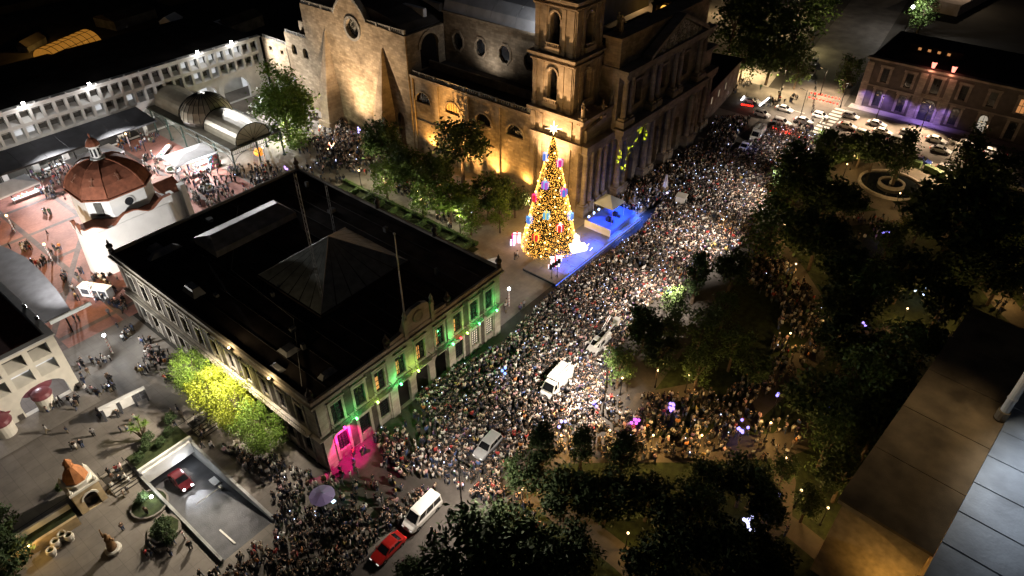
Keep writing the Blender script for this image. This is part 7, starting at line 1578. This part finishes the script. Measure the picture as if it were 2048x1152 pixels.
# ---------------------------------------------------------------- people
def skin_person(pose, sub):
    J = {'pel': (0, 0, .93), 'spi': (.01, 0, 1.15), 'che': (.0, 0, 1.36), 'nec': (.02, 0, 1.5), 'hea': (.03, 0, 1.6), 'top': (.03, 0, 1.74),
         'shl': (0, .19, 1.42), 'ell': (-.03, .25, 1.14), 'hal': (.08, .24, .9), 'shr': (0, -.19, 1.42), 'elr': (-.03, -.25, 1.14), 'har': (.08, -.24, .9),
         'hil': (0, .1, .9), 'knl': (.03, .11, .5), 'anl': (-.02, .11, .08), 'tol': (.14, .12, .05), 'hir': (0, -.1, .9), 'knr': (.03, -.11, .5), 'anr': (-.02, -.11, .08), 'tor': (.14, -.12, .05)}
    if pose == 1: J.update(knl=(.16, .11, .52), anl=(.24, .11, .1), tol=(.38, .12, .07), knr=(-.06, -.11, .5), anr=(-.3, -.11, .14), tor=(-.18, -.12, .05), hal=(-.1, .26, .92), har=(.2, -.24, .95))
    if pose == 2: J.update(ell=(.16, .27, 1.5), hal=(.3, .16, 1.78))
    if pose == 3: J.update(ell=(.12, .25, 1.18), hal=(.32, .1, 1.35), elr=(.12, -.25, 1.18), har=(.32, -.1, 1.35))
    if pose == 4: J.update(knr=(.16, -.11, .52), anr=(.22, -.11, .1), tor=(.36, -.12, .07), knl=(-.05, .11, .5), anl=(-.26, .11, .13), tol=(-.13, .12, .05), har=(-.08, -.26, .92), hal=(.18, .24, .95))
    if pose == 5: J.update(ell=(.1, .3, 1.55), hal=(.2, .2, 1.9), elr=(.1, -.3, 1.55), har=(.2, -.2, 1.9))
    RD = {'pel': .155, 'spi': .145, 'che': .17, 'nec': .065, 'hea': .1, 'top': .075, 'shl': .085, 'ell': .06, 'hal': .045, 'shr': .085, 'elr': .06, 'har': .045, 'hil': .105, 'knl': .075, 'anl': .055, 'tol': .045, 'hir': .105, 'knr': .075, 'anr': .055, 'tor': .045}
    names = list(J); ix = {n: i for i, n in enumerate(names)}
    E_ = [('pel', 'spi'), ('spi', 'che'), ('che', 'nec'), ('nec', 'hea'), ('hea', 'top'), ('che', 'shl'), ('shl', 'ell'), ('ell', 'hal'), ('che', 'shr'), ('shr', 'elr'), ('elr', 'har'), ('pel', 'hil'), ('hil', 'knl'), ('knl', 'anl'), ('anl', 'tol'), ('pel', 'hir'), ('hir', 'knr'), ('knr', 'anr'), ('anr', 'tor')]
    me = bpy.data.meshes.new('sk'); me.from_pydata([J[n] for n in names], [(ix[a], ix[b]) for a, b in E_], [])
    ob = bpy.data.objects.new('sk', me); COL.objects.link(ob); ob.modifiers.new('skin', 'SKIN')
    if not me.skin_vertices: bpy.context.view_layer.update()
    sv = me.skin_vertices[0].data if me.skin_vertices else None
    for n in names: sv[ix[n]].radius = (RD[n], RD[n]); sv[ix[n]].use_root = (n == 'pel')
    if not sub: dcm = ob.modifiers.new('dec', 'DECIMATE'); dcm.ratio = .52
    if sub: s = ob.modifiers.new('sub', 'SUBSURF'); s.levels = s.render_levels = sub
    dg = bpy.context.evaluated_depsgraph_get(); out = bpy.data.meshes.new_from_object(ob.evaluated_get(dg)); bpy.data.objects.remove(ob)
    out.name = 'person'; hands = [Vector(J['hal']), Vector(J['har'])]; zones = []
    for p in out.polygons:
        c = p.center
        if min((c - h).length for h in hands) < .085: z = 2
        elif c.z > 1.52: z = 3 if (c.z > 1.7 or c.x < .04) else 2
        elif c.z > 1.47 and abs(c.y) < .1: z = 2
        elif c.z < .1: z = 3
        elif c.z < .92 and abs(c.y) < .22: z = 1
        else: z = 0
        zones.append(z)
    return out, zones
# clothes: top colour from the object, legs from its index
def cloth_mat():
    m = bpy.data.materials.new('coat_cloth'); nt, b = _nodes(m); b.inputs['Roughness'].default_value = .9; oi = nt.nodes.new('ShaderNodeObjectInfo')
    nz = nt.nodes.new('ShaderNodeTexNoise'); nz.inputs['Scale'].default_value = 6; hs = nt.nodes.new('ShaderNodeMix'); hs.data_type = 'RGBA'; hs.blend_type = 'MULTIPLY'; hs.inputs[0].default_value = .5
    nt.links.new(oi.outputs['Color'], hs.inputs[6]); nt.links.new(nz.outputs['Color'], hs.inputs[7]); nt.links.new(hs.outputs[2], b.inputs['Base Color']); return m
def legs_mat():
    m = bpy.data.materials.new('trouser_cloth'); nt, b = _nodes(m); b.inputs['Roughness'].default_value = .9; oi = nt.nodes.new('ShaderNodeObjectInfo'); dv = nt.nodes.new('ShaderNodeMath'); dv.operation = 'DIVIDE'; dv.inputs[1].default_value = 4
    rp = nt.nodes.new('ShaderNodeValToRGB'); rp.color_ramp.interpolation = 'CONSTANT'; el = rp.color_ramp.elements; el[0].color = (.012, .012, .014, 1); el[0].position = 0; el[1].position = .2; el[1].color = (.04, .06, .12, 1)
    e = el.new(.45); e.color = (.12, .12, .12, 1); e = el.new(.7); e.color = (.3, .24, .16, 1)
    nt.links.new(oi.outputs['Object Index'], dv.inputs[0]); nt.links.new(dv.outputs[0], rp.inputs['Fac']); nt.links.new(rp.outputs['Color'], b.inputs['Base Color']); return m
m_skin = mat('skin_tone', (.45, .27, .18), .6, var=.2, scale=5); m_hair = mat('dark_hair', (.015, .011, .009), .6)
PM = [cloth_mat(), legs_mat(), m_skin, m_hair]
PERS = []
for pose in range(6):
    me, zn = skin_person(pose, 1)
    for m in PM: me.materials.append(m)
    me.polygons.foreach_set('material_index', zn); me.polygons.foreach_set('use_smooth', [True] * len(me.polygons)); PERS.append(me)
LOWP = []
for pose in (0, 2, 3, 1, 5):
    me, zn = skin_person(pose, 0); me.calc_loop_triangles()
    v = np.array([q.co for q in me.vertices]); f = [(tuple(lt.vertices), zn[lt.polygon_index]) for lt in me.loop_triangles]
    LOWP.append((v, np.array([a for a, _ in f]), np.array([b for _, b in f])))
from mathutils import noise as mnoise
# where they stand: areas in the photo with persons per square metre
AREAS = [  # polygon in photo pixels, density, facing (deg, None = any)
    ([(1010, 690), (1110, 585), (1280, 470), (1330, 400), (1480, 300), (1560, 250), (1640, 290), (1560, 380), (1500, 480), (1400, 560), (1300, 610), (1240, 700), (1210, 790), (1180, 830), (1090, 880), (1000, 950), (900, 900), (830, 800), (900, 750)], 6.5, 55),
    ([(1165, 400), (1260, 372), (1400, 290), (1430, 240), (1500, 240), (1440, 330), (1330, 405), (1270, 430)], 2.6, -60),
    ([(830, 830), (1000, 950), (1010, 1000), (960, 1010), (880, 960), (800, 960), (760, 900)], 2.8, None),
    ([(560, 1000), (660, 950), (800, 960), (880, 970), (820, 1030), (740, 1090), (700, 1160), (380, 1160), (430, 1120), (540, 1060)], 1.5, None),
    ([(440, 890), (520, 900), (650, 960), (560, 1010), (480, 930)], 1.4, None), ([(690, 880), (800, 850), (840, 930), (740, 960), (660, 960)], .3, None),
    ([(860, 1060), (960, 1010), (940, 1060), (840, 1130)], .5, None),
    ([(1110, 905), (1110, 840), (1200, 800), (1420, 790), (1480, 860), (1420, 920), (1250, 920)], 1.7, None), ([(1500, 480), (1590, 540), (1650, 640), (1640, 700), (1570, 760), (1500, 820), (1440, 800), (1540, 700), (1560, 620), (1480, 560)], 1.3, None),
    ([(1000, 985), (1060, 985), (1130, 1060), (1080, 1080), (1000, 1030)], .8, None), ([(1560, 400), (1500, 470), (1450, 500), (1520, 390)], .8, None),
    ([(620, 290), (680, 240), (780, 320), (900, 380), (960, 440), (900, 460), (760, 360), (680, 340)], 1.5, None), ([(620, 250), (700, 290), (720, 340), (640, 350), (590, 310)], .7, None), ([(580, 360), (640, 320), (700, 360), (650, 400)], .5, None),
    ([(300, 300), (330, 345), (300, 390), (270, 350)], .6, None), ([(340, 340), (450, 340), (540, 330), (580, 350), (480, 400), (400, 420), (360, 400)], 1.0, None), ([(200, 260), (320, 270), (300, 310), (230, 300)], .4, None), ([(60, 340), (160, 320), (170, 390), (90, 400)], .5, None),
    ([(60, 420), (130, 420), (140, 520), (60, 540)], .12, None), ([(0, 440), (60, 430), (60, 560), (20, 500)], .1, None), ([(110, 520), (260, 560), (250, 660), (140, 650)], .26, None), ([(150, 660), (330, 650), (350, 760), (300, 790), (170, 800)], .36, None), ([(60, 830), (160, 790), (300, 850), (280, 900), (180, 920), (90, 870)], .24, None),
    ([(220, 970), (300, 980), (350, 1010), (400, 1090), (330, 1140), (250, 1080)], .18, None), ([(200, 960), (300, 900), (320, 930), (240, 990)], .8, None), ([(330, 800), (440, 860), (420, 900), (350, 860)], .6, None),
    ([(1690, 440), (1780, 430), (1800, 480), (1720, 490)], .4, None), ([(1860, 600), (1930, 600), (1930, 650), (1870, 650)], .5, None), ([(1990, 580), (2048, 580), (2048, 690), (1990, 660)], .12, None), ([(1530, 1010), (1590, 1000), (1610, 1060), (1540, 1080)], .5, None), ([(1440, 800), (1540, 840), (1640, 850), (1560, 930), (1430, 910)], .9, None), ([(1650, 700), (1900, 670), (1880, 820), (1700, 860)], .12, None),
    ([(1440, 180), (1500, 160), (1600, 190), (1590, 215), (1480, 215)], .25, None), ([(1590, 240), (1680, 225), (1640, 260), (1600, 270)], .3, None), ([(1630, 160), (1700, 150), (1720, 210), (1690, 205)], .12, None), ([(1000, 600), (1060, 560), (1100, 580), (1020, 660)], .12, None), ([(1000, 510), (1060, 500), (1080, 540), (1040, 550)], .1, None), ([(560, 160), (640, 210), (640, 260), (560, 260), (500, 200)], .06, None)]
def in_poly(x, y, poly):
    c = False; n = len(poly); j = n - 1
    for i in range(n):
        xi, yi = poly[i]; xj, yj = poly[j]
        if (yi > y) != (yj > y) and x < (xj - xi) * (y - yi) / (yj - yi) + xi: c = not c
        j = i
    return c
BLOCK = [(PX0 - .6, PY0 - .5, PX1 + .6, PY1), (96, 61.5, 150, 162), (76, 52, 104, 60.2), (28, 115, 52, 132), (11.6, 52, 19.6, 74), (81, 56, 91.5, 67.5), (66.5, 70, 77.3, 108), (-40, 91, 14.6, 130)]
people = []; cells = {}
rr = random.Random(77)
for poly, dens, face in AREAS:
    wp = [G(px, py, 0) for px, py in poly]; wp = [(q.x, q.y) for q in wp]
    xs, ys = [q[0] for q in wp], [q[1] for q in wp]; n = int((max(xs) - min(xs)) * (max(ys) - min(ys)) * dens * (2.0 if dens > 1 else 1.25))
    for _ in range(n):
        x, y = rr.uniform(min(xs), max(xs)), rr.uniform(min(ys), max(ys))
        if dens < .5 and people and rr.random() < .6:      # small groups walking together
            q = people[-1]; x2, y2 = q[0] + rr.uniform(-.9, .9), q[1] + rr.uniform(-.9, .9)
            if in_poly(x2, y2, wp): x, y = x2, y2
        if not in_poly(x, y, wp): continue
        if .55 + .75 * mnoise.noise(Vector((x * .22, y * .22, 3.1))) + .35 * mnoise.noise(Vector((x * .9, y * .9, 7.7))) < rr.random() * .7: continue
        if any(a <= x <= c and b <= y <= d for a, b, c, d in BLOCK): continue
        if any(abs((x - vx) * math.cos(R(a)) + (y - vy) * math.sin(R(a))) < hl + .15 and abs(-(x - vx) * math.sin(R(a)) + (y - vy) * math.cos(R(a))) < hw_ for vx, vy, a, hl, hw_ in VEH): continue
        ck_ = (int(x / .37), int(y / .37))
        if ck_ in cells: continue
        cells[ck_] = 1
        people.append((x, y, (R(face + rr.gauss(0, 40)) if face is not None else rr.uniform(0, 6.28)), dens))
TOPS = [('black', (.012, .012, .014), 34), ('charcoal', (.05, .048, .05), 16), ('navy', (.025, .03, .055), 8), ('grey', (.2, .19, .185), 10), ('white', (.62, .6, .57), 12), ('cream', (.5, .41, .32), 9), ('brown', (.12, .075, .05), 7), ('red', (.35, .04, .035), 2.2), ('pink', (.5, .3, .3), 3), ('orange', (.5, .2, .06), .9), ('yellow', (.5, .38, .12), .8), ('green', (.05, .1, .05), 1.2), ('blue', (.06, .1, .24), 1.8), ('purple', (.13, .07, .17), 1)]
names_, cols_, wts_ = [t[0] for t in TOPS], [t[1] for t in TOPS], [t[2] for t in TOPS]
LEGS = ['dark', 'blue', 'grey', 'tan']
def vis(x, y):
    a, b = to_px(x, y, 1.0); return -10 < a < 2058 and -10 < b < 1165
people = [p for p in people if vis(p[0], p[1])]
people.sort(key=lambda p: p[0] ** 2 + p[1] ** 2)
PLACES = [((30.9, 38.6), 'beside the white van'), ((24.8, 38.7), 'beside the red sedan'), ((31, 49.5), 'in front of the magenta-lit wall'), (tuple(um.location[:2]), 'near the violet umbrella'), ((10.2, 71.5), 'on the gateway steps'), ((23, 71), 'on the yellow-tree steps'), ((17, 51), 'at the end of the parking ramp'), (tuple(st.location[:2]), 'near the bronze statue'), ((26, 58), 'under the yellow-lit trees'), (tuple(ib.location[:2]), 'near the display board'), ((40, 45), 'before the town hall portico'), ((42.9, 39.1), 'near the silver car in the crowd'), ((36, 32), 'at the dark park edge'), ((13, 85), 'before the grid-fronted building'), ((20.6, 95), 'near the white-globe striped lamp'), ((25, 110), 'near the pale box stall'), ((14, 46), 'in the lower corner crowd'), ((24, 46), 'off the town hall corner'), ((21, 40), 'in the crowd left of the red sedan'), ((45, 26), 'on the lit park path'), ((35, 46), 'between town hall and crowd')]
POSE_T = {0: 'standing', 1: 'walking', 2: 'raising one arm', 3: 'hands raised', 4: 'striding', 5: 'raising both arms'}
for i, (x, y, rz, dens) in enumerate(people[:300]):
    k = rr.choices(range(len(TOPS)), wts_)[0]; pose = rr.choices((0, 1, 4, 3, 2, 5), (9, 6, 6, 4, 2, 1) if dens < .9 else (12, 2, 2, 4, 2, 1))[0]; lg = rr.choices(range(4), (6, 3, 2, 1))[0]
    place = min(PLACES, key=lambda q: (q[0][0] - x) ** 2 + (q[0][1] - y) ** 2)[1]
    o = link('person', PERS[pose]); o.location = (x, y, gz(x, y)); o.rotation_euler = (0, 0, rz); s = rr.uniform(.92, 1.05); o.scale = (s * rr.uniform(.95, 1.15), s * rr.uniform(.98, 1.2), s)
    if 70.2 < y < 73.9 and (8.6 < x < 11.8 or 20.2 < x < 26.2): o.location.z = -.85 + .122 * (min(6, int((y - 70.2) / .53)) + 1)
    o.color = (*cols_[k], 1); o.pass_index = lg
    fd = math.degrees(rz - AZ) % 360; turn = 'turned away' if fd < 45 or fd >= 315 else 'turned left' if fd < 135 else 'facing camera' if fd < 225 else 'turned right'
    tag(o, f'person, {names_[k]} top, {LEGS[lg]} trousers, {POSE_T[pose] if pose else turn} {place}', 'person', f'people {place}')
# the rest of the crowd as one mass
V, T_, C_ = [], [], []; off = 0
skin_c = [(.5, .3, .2), (.4, .23, .15), (.55, .36, .26)]; hair_c = [(.012, .01, .009), (.03, .018, .01), (.02, .015, .012)]; leg_c = [(.012, .012, .014), (.04, .06, .12), (.1, .1, .1), (.2, .16, .1)]
for (x, y, rz, dens) in people[300:]:
    v, t, z = LOWP[rr.choices(range(5), (9, 1, 3, 2 if dens > .9 else 9, .4))[0]]
    s = rr.uniform(.64, .95); c, sn = math.cos(rz) * s, math.sin(rz) * s; w = rr.uniform(1.0, 1.25)
    vv = np.empty_like(v); vv[:, 0] = (v[:, 0] * c - v[:, 1] * sn * w) + x; vv[:, 1] = (v[:, 0] * sn + v[:, 1] * c * w) + y; vv[:, 2] = v[:, 2] * s + gz(x, y)
    pal = np.array([(*rr.choices(cols_, wts_)[0], 1), (*rr.choice(leg_c), 1), (*rr.choice(skin_c), 1), (*(rr.choice(hair_c) if rr.random() < .86 else rr.choices(cols_, wts_)[0]), 1)])
    V.append(vv); T_.append(t + off); C_.append(pal[z]); off += len(v)
V = np.concatenate(V); T_ = np.concatenate(T_); C_ = np.concatenate(C_)
me = bpy.data.meshes.new('crowd'); me.vertices.add(len(V)); me.vertices.foreach_set('co', V.ravel().astype(np.float32)); me.loops.add(len(T_) * 3); me.loops.foreach_set('vertex_index', T_.ravel().astype(np.int32)); me.polygons.add(len(T_)); me.polygons.foreach_set('loop_start', np.arange(0, len(T_) * 3, 3, dtype=np.int32)); me.update(calc_edges=True)
at = me.attributes.new('cloth', 'FLOAT_COLOR', 'FACE'); at.data.foreach_set('color', C_.ravel().astype(np.float32))
m = bpy.data.materials.new('crowd_cloth'); nt, b = _nodes(m); b.inputs['Roughness'].default_value = .85; an = nt.nodes.new('ShaderNodeAttribute'); an.attribute_name = 'cloth'; nt.links.new(an.outputs['Color'], b.inputs['Base Color']); me.materials.append(m)
crowd = link('crowd', me, None, 'stuff'); tag(crowd, 'dense night crowd of spectators filling the avenue and the plaza', 'crowd')
pass
# lit phones held in the crowd, and glowing balloons
ph = M()
for (x, y, rz, dens) in people[300:]:
    if rr.random() < .022:
        c = Vector((x + .35 * math.cos(rz), y + .35 * math.sin(rz), 1.5 + gz(x, y) + rr.uniform(-.1, .3))); u = Vector((-math.sin(rz), math.cos(rz), 0)) * .05; w = Vector((-math.cos(rz) * .03, -math.sin(rz) * .03, .085))
        n = Vector((math.cos(rz), math.sin(rz), 0)) * .01; ph.hexa([c - u - w, c + u - w, c + u - w + n, c - u - w + n], [c - u + w, c + u + w, c + u + w + n, c - u + w + n])
po = ph.build('phone_screens', glow('phone_glow', (.55, .65, 1), 5.0), None, kind='stuff'); tag(po, 'tiny lit phone screens held up across the crowd', 'phones')
for k, (px, py, c, n, lab) in enumerate([(1480, 862, (.3, .25, 1), 8, 'big blue-violet balloon bunch left of the park lamp'), (1343, 818, (.35, .22, 1), 8, 'violet balloon bunch above the lit path'), (1268, 846, (.6, .1, .9), 5, 'magenta balloon bunch left of the path lights'), (1495, 1048, (.6, .6, 1), 9, 'pale blue balloon bunch on the lower right path'), (1768, 470, (.3, .25, 1), 5, 'blue balloon bunch below the round fountain'), (1843, 584, (.6, .75, 1), 7, 'white-blue balloon bunch near the right lawn'), (1725, 652, (.35, .25, 1), 4, 'violet balloon bunch on the lit lawn strip'), (1868, 688, (.1, .2, 1), 3, 'small blue balloon pair on the dark lawn'), (1008, 744, (.2, .35, 1), 3, 'blue balloon in the crowd before the portico'), (1555, 795, (.3, .25, 1), 2, 'small violet balloons in the shade right of the path'), (1190, 808, (.25, .2, 1), 3, 'violet balloons in the crowd below the lit pollard'), (1118, 850, (.3, .3, 1), 3, 'blue balloons left of the lit red group'), (1655, 815, (.1, .15, 1), 2, 'small blue balloons in the dark at right'), (1550, 990, (.5, .45, 1), 3, 'pale violet balloons by the yellow-lit tree'), (573, 340, (.5, .3, 1), 3, 'violet balloon by the pavilion corner'), (718, 262, (.45, .4, 1), 4, 'violet balloons under the buttress trees')]):
    p = G(px, py, 2.0); t = thing('balloon_bunch', lab, 'balloons', (p.x, p.y, 0), 0, 'glowing balloon bunches')
    M().tube([(0, 0, .9), (0, 0, 1.9)], .01, 3).build('string', m_pole, t); gm = glow(f'balloon_glow_{k}', c, 2.2)
    for j in range(n): M().ball((rr.gauss(0, .38), rr.gauss(0, .38), 2.2 + rr.uniform(-.3, .6)), .2, 8, 5, 1.15).build('balloon', gm, t)
    if n > 4: lamp('balloon_light', 'POINT', (p.x, p.y, 1.3), c, 18, size=.3)
